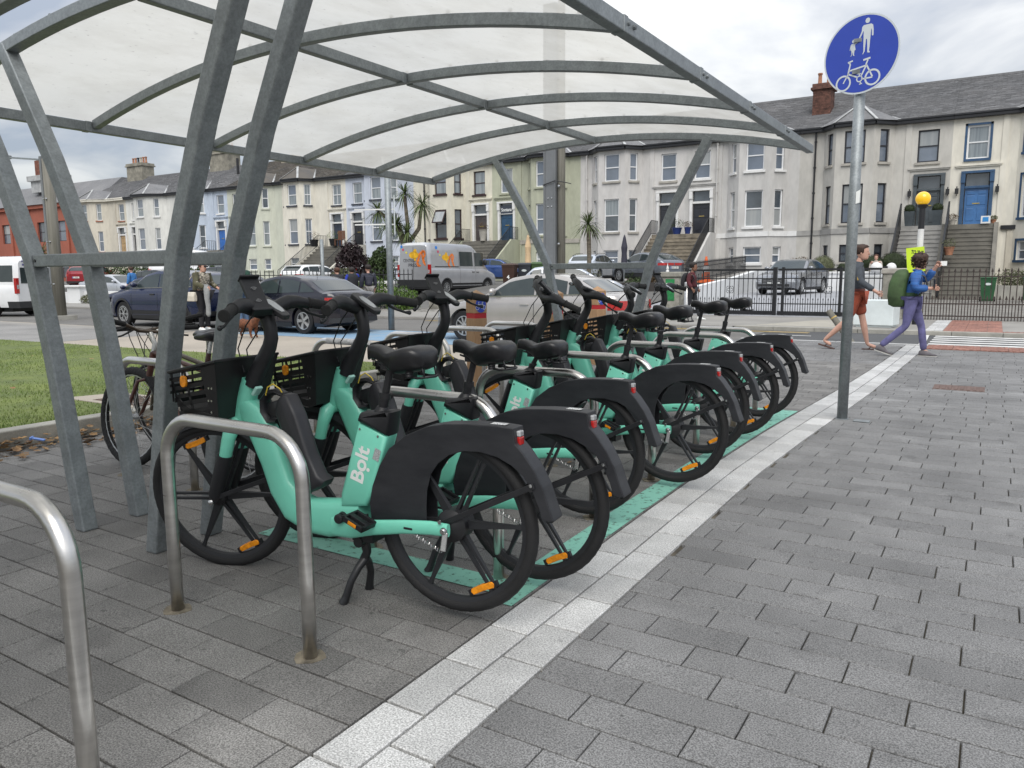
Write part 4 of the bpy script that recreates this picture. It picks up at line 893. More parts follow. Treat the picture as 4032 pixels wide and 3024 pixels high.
def house(name, label, xc, side, wcol, wm, fm, W=None, winfo={}, sill=None, door=None, doorcol=(.02, .02, .03), surr=None, base=.9, band=None, roof=slate, eaves=gut, bays=None, gset=(0, 1, 2), gz0=None, rail=None, stepm=None, nstep=None, z_bot=None, door_cx=None, over=None):
    """a three-storey house of the pair whose party line is xc; side=-1 lies left of it. bays: (outer_l, in_l, in_r, outer_r) x of the bay"""
    root = empty(name, (0, 0, 0)); tag(root, label, 'house', 'houses of the seafront terrace')
    xe = W; x0, x1 = min(xc, xe), max(xc, xe); zb = gz((x0+x1)/2, YF) if z_bot is None else z_bot; ZE = hz(6.93*1.0+.78)
    ZE = 8.95; mb = MB(); wins = []
    ol, il, ir, orr = bays
    gf = (hz(3.45), hz(5.13)); ff = (hz(6.02), hz(7.40)); bf = (hz(1.75), hz(2.52))
    F = {}
    # flat parts
    dc = door_cx; dw = .52; holes_flat = [(dc-.55, dc+.55, 3.64, hz(5.33)), ((over or dc)-.48, (over or dc)+.48, hz(5.92), hz(7.26))]
    def flat(a, b):
        hs = [(h[0]-a, h[1]-a, h[2], h[3]) for h in holes_flat if a < h[0] and h[1] < b]
        return wallface(mb, (a, YF), (b, YF), zb, ZE, hs), a
    fl = []
    for a, b in ((x0, ol), (orr, x1)):
        if b-a > .05: fl.append(flat(a, b)+(b,))
    # bay faces
    faces = [((ol, YF), (il, YF-BP)), ((il, YF-BP), (ir, YF-BP)), ((ir, YF-BP), (orr, YF))]
    for k, (A, B) in enumerate(faces):
        Ln = sqrt((A[0]-B[0])**2+(A[1]-B[1])**2); hw = min(.50, Ln*.36) if k == 1 else min(.27, Ln*.27); c = Ln/2
        hs = [(c-hw, c+hw, *gf), (c-hw, c+hw, *ff), (c-hw, c+hw, *bf)]
        Fr = wallface(mb, A, B, zb, ZE, hs); wins.append((Fr, hs, k))
    mb.quad((x0, YF, zb), (x0, YF+8, zb), (x0, YF+8, ZE), (x0, YF, ZE)); mb.quad((x1, YF, zb), (x1, YF+8, zb), (x1, YF+8, ZE), (x1, YF, ZE)); mb.quad((x0, YF+.4, zb), (x1, YF+.4, zb), (x1, YF+.4, ZE), (x0, YF+.4, ZE))
    wl = mb.build('wall', wm, root)
    i = 0
    for Fr, hs, k in wins:
        for j, h in enumerate(hs):
            i += 1; window(root, Fr, h, fm, gset[(i*7+j) % len(gset)], sill=sill, surround=surr, open_=(winfo.get('open', -1) == i) or (2 if winfo.get('bars') and k != 1 else 0))
    # window over the door and door
    for Fr, a, b in fl:
        for h in holes_flat[1:]:
            if a < h[0] and h[1] < b: window(root, Fr, (h[0]-a, h[1]-a, h[2], h[3]), fm, gset[0], sill=sill, surround=surr, open_=2 if winfo.get('bars') else 0)
    dm = mat('door_paint_%s' % name, doorcol, rough=.35, var=.08, coat=.3); T = Matrix.Translation((dc, YF, 3.64)); H = hz(4.72)-3.64
    mb = MB(); mb.box(-.5, .5, .10, .15, 0, H, T=T); dr = mb.build('door', dm, root)
    for px in (-.24, .24):
        for z0_, z1_ in ((.18, .80), (.95, 1.62*H/2.02), (1.70*H/2.02, H-.12)):
            mb = MB(); mb.box(px-.17, px+.17, .08, .101, z0_, z1_, T=T); mb.build('door_panel', dm, dr, bevel=.02)
    mb = MB(); mb.box(-.16, .16, .07, .1, 1.0, 1.05, T=T); mb.build('letter_slot', mat('brass', (.6, .45, .16), rough=.3, metal=1), dr)
    mb = MB(); mb.box(-.48, .48, .08, .12, H+.14, hz(5.33)-3.64-.02, T=T); mb.build('fanlight', GL[0], dr)
    tm = surr or white_paint; tm = winfo.get('doortrim', tm)
    mb = MB()
    for s in (-1, 1): mb.box(s*.62-.08, s*.62+.08, -.10, .10, 0, hz(5.33)-3.64, T=T); mb.box(s*.62-.10, s*.62+.10, -.16, .05, hz(5.33)-3.64-.45, hz(5.33)-3.64, T=T)
    mb.box(-.54, .54, -.02, .12, H+.003, H+.13, T=T); mb.box(-.72, .72, -.17, .08, hz(5.33)-3.64+.002, hz(5.33)-3.64+.12, T=T); mb.build('door_surround', tm, root, bevel=.01)
    # string course, band, plinth, pilaster, down pipe
    mb = MB(); a, b = (dc-1.0, dc+1.0); a = max(a, x0+.01); b = min(b, x1-.01); mb.box(a, b, YF-.13, YF-.002, hz(5.64), hz(5.64)+.09); mb.box(a+.04, b-.04, YF-.08, YF-.002, hz(5.64)-.07, hz(5.64)-.001); mb.build('string_course', wm, root)
    if band:
        mb = MB(); path = [(x0, YF)]+[(ol, YF), (il, YF-BP), (ir, YF-BP), (orr, YF)]+[(x1, YF)]
        for p, q in zip(path, path[1:]):
            if abs(p[0]-q[0])+abs(p[1]-q[1]) < .05: continue
            mb.bar((p[0], p[1]-.015, hz(3.11)), (q[0], q[1]-.015, hz(3.11)), .09, .27, ext=.0)
        mb.build('band', band, root)
    pil = MB(); px = dc-side*-1*0.98 if False else dc+side*1.05; pil.box(px-.14, px+.14, YF-.05, YF-.002, zb, ZE-.05); pil.build('pilaster', wm, root)
    # cornice and gutter follow the bay
    mb = MB(); path = [(x0, YF-.16), (ol, YF-.16), (il, YF-BP-.16), (ir, YF-BP-.16), (orr, YF-.16), (x1, YF-.16)]
    for p, q in zip(path, path[1:]):
        if abs(p[0]-q[0]) > .05: mb.bar((p[0], p[1]+.05, ZE-.08), (q[0], q[1]+.05, ZE-.08), .34, .16, ext=.03); mb.bar((p[0], p[1]-.08, ZE+.05), (q[0], q[1]-.08, ZE+.05), .16, .11, ext=.03)
    mb.build('cornice', eaves, root, bevel=.02)
    # roof: slope with slates as courses, hipped bay roof with lead hips
    ZR = 1.3+(9.95-1.3)*50.5/42; yr = 50.5; zr0 = ZE+.05; mb = MB(); n = 34
    Rr = random.Random(int(abs(xc)*10)+side)
    def rp_(t): return (YF-.25+(yr-YF+.25)*t, zr0+(ZR-zr0)*t)
    for r_ in range(n):
        ya, za = rp_(r_/n); yb, zb_ = rp_((r_+1)/n); x = x0-(.2 if r_ % 2 else 0); w_ = .42
        while x < x1:
            a_ = max(x, x0); b__ = min(x+w_, x1)
            if b__-a_ > .02: lf = Rr.uniform(0, .018); mb.quad((a_+.006, ya, za+.035+lf), (b__-.006, ya, za+.035+lf), (b__-.006, yb, zb_+.005), (a_+.006, yb, zb_+.005), 0, Rr.uniform(-1, 1)); mb.quad((a_+.006, ya, za+.035+lf), (b__-.006, ya, za+.035+lf), (b__-.006, ya, za-.02), (a_+.006, ya, za-.02), 0, -1)
            x += w_
    rf = mb.build('slates', roof, root, tone=True); tag(rf, kind='stuff')
    mb = MB(); mb.prism([(YF-.2, zr0-.03), (yr, ZR-.03), (yr+5, zr0-.03)], x0+.001, x1-.001, plane='yz'); mb.box(x0, x1, yr-.12, yr+.12, ZR-.02, ZR+.09); mb.build('roof', roof, root)
    # bay roof
    e = .30; c = (ol+orr)/2; apx = Vector((c, YF+.95, hz(8.62))); t_ = .62; back = [Vector((ol-.5, *rp_(.02))), Vector((c, *rp_((apx.z-zr0)/(ZR-zr0)+.005)))]
    L0 = Vector((ol-.25, YF-.25, zr0)); L1 = Vector((il-.1, YF-BP-e, zr0)); L2 = Vector((ir+.1, YF-BP-e, zr0)); L3 = Vector((orr+.25, YF-.25, zr0))
    mb = MB(); topb = Vector((c, rp_((apx.z-zr0)/(ZR-zr0))[0]+.1, apx.z)); ap = Vector((c, YF-BP*.15, apx.z))
    for a_, b__ in ((L0, L1), (L1, L2), (L2, L3)): mb.add([a_, b__, ap], [(0, 1, 2)])
    mb.add([L0, ap, topb], [(0, 1, 2)]); mb.add([L3, ap, topb], [(0, 1, 2)]); mb.build('bay_roof', roof, root)
    mb = MB()
    for q in (L1, L2): mb.bar(q+Vector((0, 0, .03)), ap+Vector((0, 0, .03)), .16, .03)
    for q in (L0, L3): mb.bar(q+Vector((0, 0, .04)), topb+Vector((0, 0, .04)), .14, .03)
    mb.build('lead_hips', lead, root)
    if winfo.get('pipe'):
        px = winfo['pipe']; mb = MB(); mb.tube([(px, YF-.12, zb), (px, YF-.12, ZE-.15)], .05, 8)
        for k in range(6): mb.tube([(px, YF-.12, zb+1+k*1.35), (px, YF-.12, zb+1.1+k*1.35)], .075, 8)
        mb.build('down_pipe', winfo.get('pipem', wm), root, smooth=40)
    if winfo.get('lamp'):
        for s in (-1, 1):
            mb = MB(); lx = dc+s*.86; mb.box(lx-.08, lx+.08, YF-.28, YF-.12, 5.15, 5.42); mb.bar((lx, YF-.2, 5.42), (lx, YF-.2, 5.52), .05, .05); mb.bar((lx, YF, 5.1), (lx, YF-.2, 5.16), .03, .03); mb.build('wall_lantern', iron, root)
    return root
cream = render_m('cream_render', (.73, .70, .61)); pcream = render_m('pale_cream_render', (.75, .72, .63)); yel = render_m('yellow_cream_render', (.71, .68, .57)); grey = render_m('warm_grey_render', (.53, .515, .475)); lgrey = render_m('light_grey_render', (.62, .605, .585)); mgrey = render_m('mid_grey_render', (.58, .57, .55))
olive = render_m('olive_render', (.46, .475, .365)); lilac = render_m('lilac_blue_render', (.57, .615, .70)); sage = render_m('sage_render', (.57, .59, .50)); ltblue = render_m('sky_blue_render', (.53, .60, .70)); pale = render_m('pale_grey_render', (.70, .70, .66)); tan = render_m('sand_render', (.61, .57, .48))
dark_f = mat('dark_window_frame', (.025, .027, .035), rough=.4); wht_f = mat('white_upvc', (.74, .75, .76), rough=.35, var=.03); brn_f = mat('brown_window_frame', (.035, .016, .016), rough=.4); blu_f = mat('blue_timber', (.035, .085, .17), rough=.4); blk_s = mat('dark_sill', (.05, .055, .07), rough=.5)
X = lambda v: v*SC
hs = []
H = [
 ('blue_trim_house', 'cream house with blue window trim and a bright blue door, rightmost of the terrace', -1.93, 1, pcream, wht_f, 4.4, (X(.35), X(.95), X(2.4), X(3.0)), dict(sill=blu_f, surr=blu_f, doorcol=(.045, .15, .36), door_cx=X(-.93), over=X(-1.0), gset=(1, 1, 2), winfo=dict(doortrim=blu_f, lamp=1))),
 ('grey_house', 'grey rendered house with dark sash windows and a slate-grey door behind the cycle sign pole', -1.93, -1, grey, dark_f, -8.03, (-6.99, -6.39, -4.83, -4.12), dict(sill=sill_g, doorcol=(.06, .075, .085), door_cx=X(-2.70), over=X(-2.82), gset=(2, 2, 0), band=stone_l, winfo=dict(doortrim=mat('grey_trim', (.075, .09, .10), rough=.4), pipe=X(-7.35), pipem=gut, lamp=1))),
 ('white_banded_house', 'grey house with bright white plinth band and black double-paned door, behind the parked saloon', -13.45, 1, mgrey, wht_f, -8.03, (-11.35, -10.6, -9.15, -8.5), dict(sill=white_paint, doorcol=(.018, .02, .028), door_cx=X(-12.62), gset=(2, 3, 2), band=white_paint, surr=None, winfo=dict(pipe=X(-11.85)))),
 ('light_grey_house', 'light grey house whose bay shows to the right of the tall steel mast', -13.45, -1, lgrey, wht_f, -19.31, (-18.63, -17.89, -16.39, -15.77), dict(sill=sill_g, doorcol=(.02, .022, .03), door_cx=X(-14.36), gset=(2, 0, 2), band=None, winfo=dict(pipe=X(-18.9)))),
 ('olive_house', 'olive green house with a dark blue door and name board over it', -25.0, 1, olive, wht_f, -19.31, (-22.6, -21.95, -20.55, -20.0), dict(sill=olive, doorcol=(.02, .07, .14), door_cx=X(-24.02), gset=(2, 2, 1), band=sill_g)),
 ('brown_window_house', 'yellow-cream house with dark brown windows, one lower sash hanging open', -25.0, -1, yel, brn_f, -30.8, (-29.7, -28.95, -27.4, -26.95), dict(sill=brn_f, doorcol=(.06, .05, .05), door_cx=X(-25.8), over=X(-25.9), gset=(1, 0, 2), band=None, winfo=dict(open=4, pipe=X(-29.9), pipem=gut))),
 ('lilac_house', 'lilac blue house behind the palm, with black sills and a black door', -36.47, 1, lilac, wht_f, -30.8, (-34.6, -34.15, -32.3, -31.75), dict(sill=blk_s, doorcol=(.02, .022, .028), door_cx=X(-35.46), gset=(1, 2, 1))),
 ('pale_cream_house', 'pale cream house with a chair and potted plants outside its dark blue door', -36.47, -1, cream, wht_f, -42.5, (-42.1, -41.5, -39.9, -39.3), dict(sill=blk_s, doorcol=(.025, .035, .06), door_cx=X(-37.3), gset=(1, 2, 0), roof=slate_b, winfo=dict(bars=1))),
 ('sage_house', 'sage grey-green house between the pale cream house and the sky blue house', -48.3, 1, sage, wht_f, -42.5, (-46.2, -45.6, -44.3, -43.3), dict(sill=sage, doorcol=(.05, .07, .06), door_cx=X(-47.35), gset=(0, 1, 2), roof=slate_b)),
 ('sky_blue_house', 'sky blue house with a vivid blue front door seen between the shelter posts', -48.3, -1, ltblue, wht_f, -54.15, (-53.4, -52.6, -51.2, -50.5), dict(sill=white_paint, doorcol=(.03, .14, .45), door_cx=X(-49.1), gset=(1, 0, 2))),
 ('pale_grey_house', 'pale grey-white house left of the nearest shelter posts, dark door', -61.0, 1, pale, wht_f, -54.15, (-59.3, -58.75, -57.1, -55.6), dict(sill=white_paint, doorcol=(.03, .03, .035), door_cx=X(-59.8), gset=(1, 2, 1))),
 ('sand_house', 'sand-coloured end house with red-brown sills and a bare wood door', -61.0, -1, tan, wht_f, -67.6, (-67.2, -66.7, -65.0, -63.6), dict(sill=mat('red_sill', (.33, .14, .09), rough=.6), doorcol=(.42, .28, .14), door_cx=X(-61.7), gset=(1, 2, 0), eaves=cream)),
]
for nm, lab, xc, sd_, wm_, fm_, we, by, kw in H:
    hs.append(house(nm, lab, X(xc), sd_, None, wm_, fm_, W=X(we), bays=tuple(X(q) for q in by), **kw))
hd = dict((h.name, h) for h in hs)
mb = MB(); mb.box(.02, X(4.39), YF-.14, YF-.003, hz(3.0), hz(3.0)+.20); mb.build('band', gut, hd['blue_trim_house'])
mb = MB(); mb.box(.3, .55, YF-.06, YF-.003, .05, hz(3.0)-.01); mb.build('pilaster', tan, hd['blue_trim_house'])
# chimneys
def chimney(root, x0, x1, y0, y1, z0, z1, m, npot, pm, bricks=False):
    mb = MB(); mb.box(x0, x1, y0, y1, z0, z1-.35); mb.box(x0-.12, x1+.12, y0-.12, y1+.12, z1-.349, z1-.22); mb.box(x0-.05, x1+.05, y0-.05, y1+.05, z1-.219, z1-.02)
    c = mb.build('chimney', m, root, bevel=.01)
    if bricks:
        mb = MB(); zz_ = z0; r_ = 0
        while zz_ < z1-.4:
            u = x0+(.1 if r_ % 2 else 0)
            while u < x1-.02: mb.box(u+.01, min(u+.21, x1)-.004, y0-.012, y0+.01, zz_+.008, zz_+.075, tone=random.uniform(-1, 1)); u += .22
            u = y0+(.1 if r_ % 2 else 0)
            while u < y1-.02:
                for xx in (x0, x1): mb.box(xx-.012, xx+.012, u+.01, min(u+.21, y1)-.004, zz_+.008, zz_+.075)
                u += .22
            zz_ += .085; r_ += 1
        tag(mb.build('bricks', m, c, tone=True), kind='stuff')
    for i in range(npot):
        px = x0+(x1-x0)*(i+.5)/npot; mb = MB(); mb.lathe([(.13, 0), (.14, .08), (.11, .12), (.10, .55), (.13, .58), (.13, .66), (.09, .67)], 10, (px, (y0+y1)/2, z1-.02)); mb.build('pot', pm[i % len(pm)], c, smooth=40)
mortar = mat('chimney_render', (.27, .255, .21), rough=.9, var=.2, scale=2)
chimney(hd['grey_house'], -9.45, -8.5, 47.3, 48.4, 9.9, 11.8, mat('chimney_brick_t', (.13, .062, .046), rough=.9, var=.3, scale=5, tone=.3), 2, [pot_m], bricks=True)
chimney(hd['pale_grey_house'], -79.3, -76.6, 49.8, 51.2, 10.8, 13.2, mortar, 6, [pot_m, pot_m, gut, pot_c])
chimney(hd['sky_blue_house'], -65.6, -62.8, 49.8, 51.2, 10.8, 13.3, mortar, 6, [pot_c, pot_c, pot_m])
mb = MB(); mb.box(-55.8, -54.3, 50, 51, 11.4, 12.1); mb.build('chimney', pot_c, hd['sage_house'])
mb = MB(); mb.tube([(X(-47)*1.06, 48.3, 10.6), (X(-47)*1.06, 48.3, 12.0)], .12, 8); mb.build('vent_pipe', iron, hd['sage_house'])
# name board
mb = MB(); mb.box(X(-24.02)-.48, X(-24.02)+.48, YF-.03, YF+.07, 5.45, 5.98); bb = mb.build('name_board', mat('slate_board', (.05, .06, .08), rough=.5), hd['olive_house'])
mb = MB(); put_text(mb, 'Sontana', (X(-24.02), YF-.034, 5.60), (1, 0, 0), (0, 0, 1), .22, bold=.02, align='c', width=.84); mb.build('lettering', white_print, bb)
# flights of steps
def flight(name, label, x0, x1, ztop, y_top, n, run, rise, m, railm=True, cheek=None, landing=1.1, cat='steps', twist=0, both=True, bar_step=.13):
    r = empty(name, ((x0+x1)/2, y_top-landing-n*run, ztop-n*rise)); O = Vector(r.location); tag(r, label, cat); T = Matrix.Translation(-O)
    mb = MB(); mb.box(x0, x1, y_top-landing, y_top-.003, ztop-1.2, ztop, T=T); mb.build('landing', m, r)
    for i in range(n):
        y1_ = y_top-landing-i*run; z1_ = ztop-(i+1)*rise+0.0
        mb = MB(); mb.box(x0, x1, y1_-run, y1_-.002, z1_-rise-.15, z1_-.0, T=T); mb.box(x0-.01, x1+.01, y1_-run-.03, y1_-run+.04, z1_-.05, z1_+.004, T=T); mb.build('step', m, r)
    zb = ztop-n*rise; yb = y_top-landing-n*run
    for s, xx in ((-1, x0), (1, x1)):
        if cheek:
            mb = MB(); mb.prism([(y_top-.01, zb-.3), (y_top-.01, ztop+.05), (y_top-landing, ztop+.05), (yb-.05, zb+.1), (yb-.05, zb-.3)], xx-.09, xx+.09, plane='yz'); mb.xf(T); mb.build('cheek_wall', cheek, r)
    if railm:
        for s, xx in ((-1, x0+.05), (1, x1-.05)):
            if s < 0 or both: railing(r, [Vector((xx, yb, zb+.02))-O, Vector((xx, y_top-landing, ztop+.02))-O, Vector((xx, y_top-.1, ztop+.02))-O], step=bar_step, h=.85)
    return r
# the flights on the right
f1 = flight('front_steps', 'weathered dark stone steps climbing to the bright blue door, terracotta pot halfway up', X(-.93)-1.25, X(-.93)+.95, 3.60, YF, 17, .255, .205, stone, railm=False, cheek=stone)
f2 = flight('front_steps', 'pale stone steps with solid black sides climbing to the slate-grey door', X(-2.70)-1.05, X(-2.70)+.95, 3.60, YF, 15, .27, .215, stone_l, railm=False)
for s, xx in ((-1, X(-2.70)-1.12), (1, X(-2.70)+1.02)):
    o = Vector(f2.location); mb = MB(); zb = 3.6-15*.215; yb = YF-1.1-15*.27
    mb.prism([(YF-1.0, 3.3), (YF-1.0, 4.75), (yb-.3, zb+.95), (yb-.3, zb-.2), (yb, zb-.2)], xx-.04, xx+.04, plane='yz'); mb.xf(Matrix.Translation(-o)); mb.build('side_panel', black_metal, f2)
flight('front_steps', 'broad worn stone flight up to the paired black doors behind the grey crossover', X(-14.9), X(-11.9), 3.60, YF, 12, .30, .215, mat('worn_ochre_stone', (.23, .20, .155), rough=.9, var=.25, scale=2), cheek=mgrey)
flight('front_steps', 'stone steps with thin black railings below the dark blue door of the olive house', X(-26.6), X(-23.2), 3.60, YF, 12, .30, .22, stone, cheek=olive)
flight('front_steps', 'wide grey stone steps with tall black railings beyond the white hatchback', X(-38.3), X(-34.9), 3.60, YF, 13, .32, .21, stone, cheek=cream, bar_step=.16)
flight('front_steps', 'stone steps with black railings leading to the vivid blue door', X(-49.9), X(-46.9), 3.60, YF, 10, .30, .22, stone, cheek=ltblue, bar_step=.2)
# low railing at sand/pale houses
# ---- the red brick-coloured building at the far left
red = render_m('brick_red_render', (.36, .115, .075))
rb = empty('red_building', (-88, 47, 0)); tag(rb, 'brick-red two-storey building with dark windows and slate roof, far left', 'building'); T = Matrix.Translation((88, -47, 0))
mb = MB(); hl = []
for i in range(9):
    for z in (1.3, 5.3): hl.append((2.2+i*4.0, 4.4+i*4.0, z, z+2.2))
F = wallface(mb, (-119, 47), (-83.2, 47), .5, 9.2, hl, .25); mb.quad((-83.2, 47, .5), (-83.2, 58, .5), (-83.2, 58, 9.2), (-83.2, 47, 9.2)); mb.xf(T); mb.build('wall', red, rb)
F = (F[0]+Vector((88, -47, 0)), F[1], F[2])
for i, h in enumerate(hl): window(rb, F, h, dark_f, 0 if i % 3 else 2, depth=.25)
mb = MB()
for i in range(10): mb.box(-118.6+i*4.0, -118.2+i*4.0, 46.8, 46.998, .5, 9.2)
mb.box(-119, -83.2, 46.7, 46.998, 9.0, 9.4); mb.xf(T); mb.build('pilasters', red, rb)
mb = MB(); mb.prism([(46.5, 9.4), (48.2, 9.5), (51.5, 12.3), (56, 12.3), (58, 9.4)], -119, -83.0, plane='yz'); mb.xf(T); mb.build('roof', slate, rb)
mb = MB(); mb.box(-98.3, -93, 49.5, 51, 11.3, 12.6); mb.box(-98.6, -92.7, 49.2, 51.3, 12.6, 13.2); mb.xf(T); mb.build('chimney', lead, rb)
mb = MB(); mb.box(-97.5, -93.6, 49.7, 50.8, 13.2, 15.0); mb.xf(T); mb.build('chimney_stack', brick_m, rb)
# ------------------------------------------------------------------ signs, poles, bollards
sign_blue = mat('sign_blue', (.018, .055, .42), rough=.35, var=.04, coat=.4)
sign_white = mat('sign_white', (.62, .66, .68), rough=.4, var=.03)
def man_shape(mb, T, s=1.0, m=0):
    P = lambda pts: mb.add([T @ Vector((x*s, 0, z*s)) for x, z in pts], [tuple(range(len(pts)))], m)
    P([(.0+.062*cos(a), .80+.068*sin(a)) for a in [2*pi*k/16 for k in range(16)]])
    P([(-.10, .70), (.10, .70), (.15, .66), (.17, .55), (.175, .40), (.155, .375), (.13, .40), (.125, .52), (.105, .58), (.095, .36), (.085, .12), (.075, .02), (.10, -.02), (.085, -.04), (.03, -.02), (.025, .12), (.005, .33), (-.02, .33), (-.035, .12), (-.04, .02), (-.085, -.05), (-.10, -.04), (-.075, .02), (-.085, .20), (-.09, .36), (-.095, .56), (-.15, .44), (-.215, .34), (-.235, .35), (-.20, .43), (-.15, .55), (-.14, .66)])
def child_shape(mb, T, m=0):
    P = lambda pts: mb.add([T @ Vector((x, 0, z)) for x, z in pts], [tuple(range(len(pts)))], m)
    P([(-.33+.038*cos(a), .36+.042*sin(a)) for a in [2*pi*k/14 for k in range(14)]])
    P([(-.375, .30), (-.30, .305), (-.255, .315), (-.215, .345), (-.205, .335), (-.225, .30), (-.26, .285), (-.285, .27), (-.28, .22), (-.262, .14), (-.29, .125), (-.30, .03), (-.285, .0), (-.30, -.01), (-.325, .01), (-.335, .10), (-.35, .03), (-.375, -.01), (-.39, 0), (-.365, .04), (-.375, .13), (-.39, .14), (-.385, .22), (-.395, .17), (-.41, .14), (-.42, .15), (-.41, .22), (-.40, .27)])
def flat_ring(mb, T, c, r0, r1, n=28, m=0):
    vs = [T @ Vector((c[0]+r*cos(2*pi*i/n), 0, c[1]+r*sin(2*pi*i/n))) for r in (r0, r1) for i in range(n)]
    mb.add(vs, [(i, (i+1) % n, n+(i+1) % n, n+i) for i in range(n)], m)
def flat_bar(mb, T, a, b, w, m=0):
    a = Vector(a); b = Vector(b); d = (b-a).normalized(); s = Vector((-d.y, d.x))*w/2
    mb.add([T @ Vector((p.x, 0, p.y)) for p in (a-s, b-s, b+s, a+s)], [(0, 1, 2, 3)], m)
def bike_symbol(mb, T, s=1.0):
    S_ = T @ Matrix.Scale(s, 4)
    flat_ring(mb, S_, (-.28, -.33), .105, .135); flat_ring(mb, S_, (.22, -.31), .105, .135); flat_ring(mb, S_, (.0, -.30), .036, .056, 18)
    for a, b, w in (((-.28, -.33), (-.19, -.17), .022), ((-.17, -.03), (-.205, -.20), .026), ((-.19, -.14), (.10, -.10), .026), ((-.20, -.19), (-.03, -.27), .026), ((.11, -.09), (.02, -.27), .026), ((.11, -.09), (.22, -.30), .026), ((.03, -.31), (.22, -.31), .024), ((-.17, -.03), (-.20, .0), .026), ((-.215, .0), (-.13, .02), .026), ((.05, -.005), (.17, .012), .030), ((.13, -.01), (.10, -.09), .026), ((-.05, -.21), (.02, -.22), .018), ((.0, -.25), (-.01, -.21), .018), ((.015, -.35), (.03, -.385), .018), ((.0, -.39), (.05, -.38), .018)): flat_bar(mb, S_, a, b, w)
sg = empty('cycle_sign', (-1.085, 7.32, 0)); tag(sg, 'round blue shared-path sign, adult with child over a bicycle, on a tall galvanised pole', 'road sign')
mb = MB(); mb.tube([(0, 0, -.02), (0, 0, 3.4)], .0445, 24); mb.build('pole', galv, sg, smooth=True)
mb = MB(); mb.lathe([(.06, -.001), (.06, .004), (.045, .006)], 20); mb.build('base_ring', galv_dark, sg)
SR = .318; az = radians(-17); T = Matrix.Translation((.0, -.06, 3.10)) @ Matrix.Rotation(az, 4, 'Z')
mb = MB(); mb.lathe([(SR, 0), (SR, .004), (SR-.004, .005)], 64, axis='y'); mb.xf(T); mb.lathe([(.001, 0), (.001, .001)], 3); disc = mb.build('sign_disc', sign_white, sg)
mb = MB(); mb.add([T @ Vector((cos(2*pi*i/64)*(SR-.014), -.0012, sin(2*pi*i/64)*(SR-.014))) for i in range(64)], [tuple(range(64))]); mb.build('blue_face', sign_blue, disc)
mb = MB(); Ts = T @ Matrix.Translation((.0, -.0026, 0)) @ Matrix.Scale(SR, 4); man_shape(mb, Ts @ Matrix.Translation((.14, 0, .03)), .97); child_shape(mb, Ts @ Matrix.Translation((.12, 0, .0))); mb.build('people_symbol', sign_white, disc)
mb = MB(); bike_symbol(mb, T @ Matrix.Translation((.0, -.0026, -.050)), .49); mb.build('bicycle_symbol', sign_white, disc)
for z in (2.95, 3.2):
    mb = MB(); mb.lathe([(.05, z), (.052, z), (.052, z+.03), (.05, z+.03)], 20); mb.box(-.06, .06, -.062, -.03, z, z+.03); mb.build('clamp', galv_dark, sg)
mb = MB(); mb.quad((.02, -.0455, 1.88), (.05, -.036, 1.89), (.052, -.035, 2.0), (.02, -.0456, 1.98)); mb.build('torn_sticker', white_print, sg)
mb = MB(); mb.box(.06, .19, -.09, .0, 0.001, .012); o = mb.build('service_cover', galv_dark, None, bevel=.004); o.location = (-1.04, 7.30, 0); tag(o, 'small oblong metal cover in the pavers beside the blue sign pole foot', 'cover')
# pole with a sign seen edge-on
pe = empty('parking_sign_pole', (-12.33, 14.25, 0)); tag(pe, 'galvanised pole with a sign plate seen edge-on, in front of the silver van', 'sign pole')
mb = MB(); mb.tube([(0, 0, -.02), (0, 0, 3.95)], .075, 16); mb.build('pole', galv, pe, smooth=True)
Tq = Matrix.Rotation(radians(42), 4, 'Z')
mb = MB(); mb.box(.13, .145, -.33, .33, 2.25, 3.15, T=Tq); mb.build('sign_plate', sign_white, pe)
for z in (2.5, 2.85): mb = MB(); mb.bar(Tq @ Vector((.14, 0, z)), Tq @ Vector((-.02, 0, z)), .03, .03); mb.bar((0, 0, z), (-.75, -.35, z-.0), .012, .03); mb.build('bracket_arm', white_paint, pe)
th = empty('thin_post', (-18.3, 17.9, .05)); tag(th, 'thin grey metal post rising in front of the white hatchback', 'post'); mb = MB(); mb.tube([(0, 0, 0), (0, 0, 2.4)], .055, 10); mb.build('pole', galv, th, smooth=True)
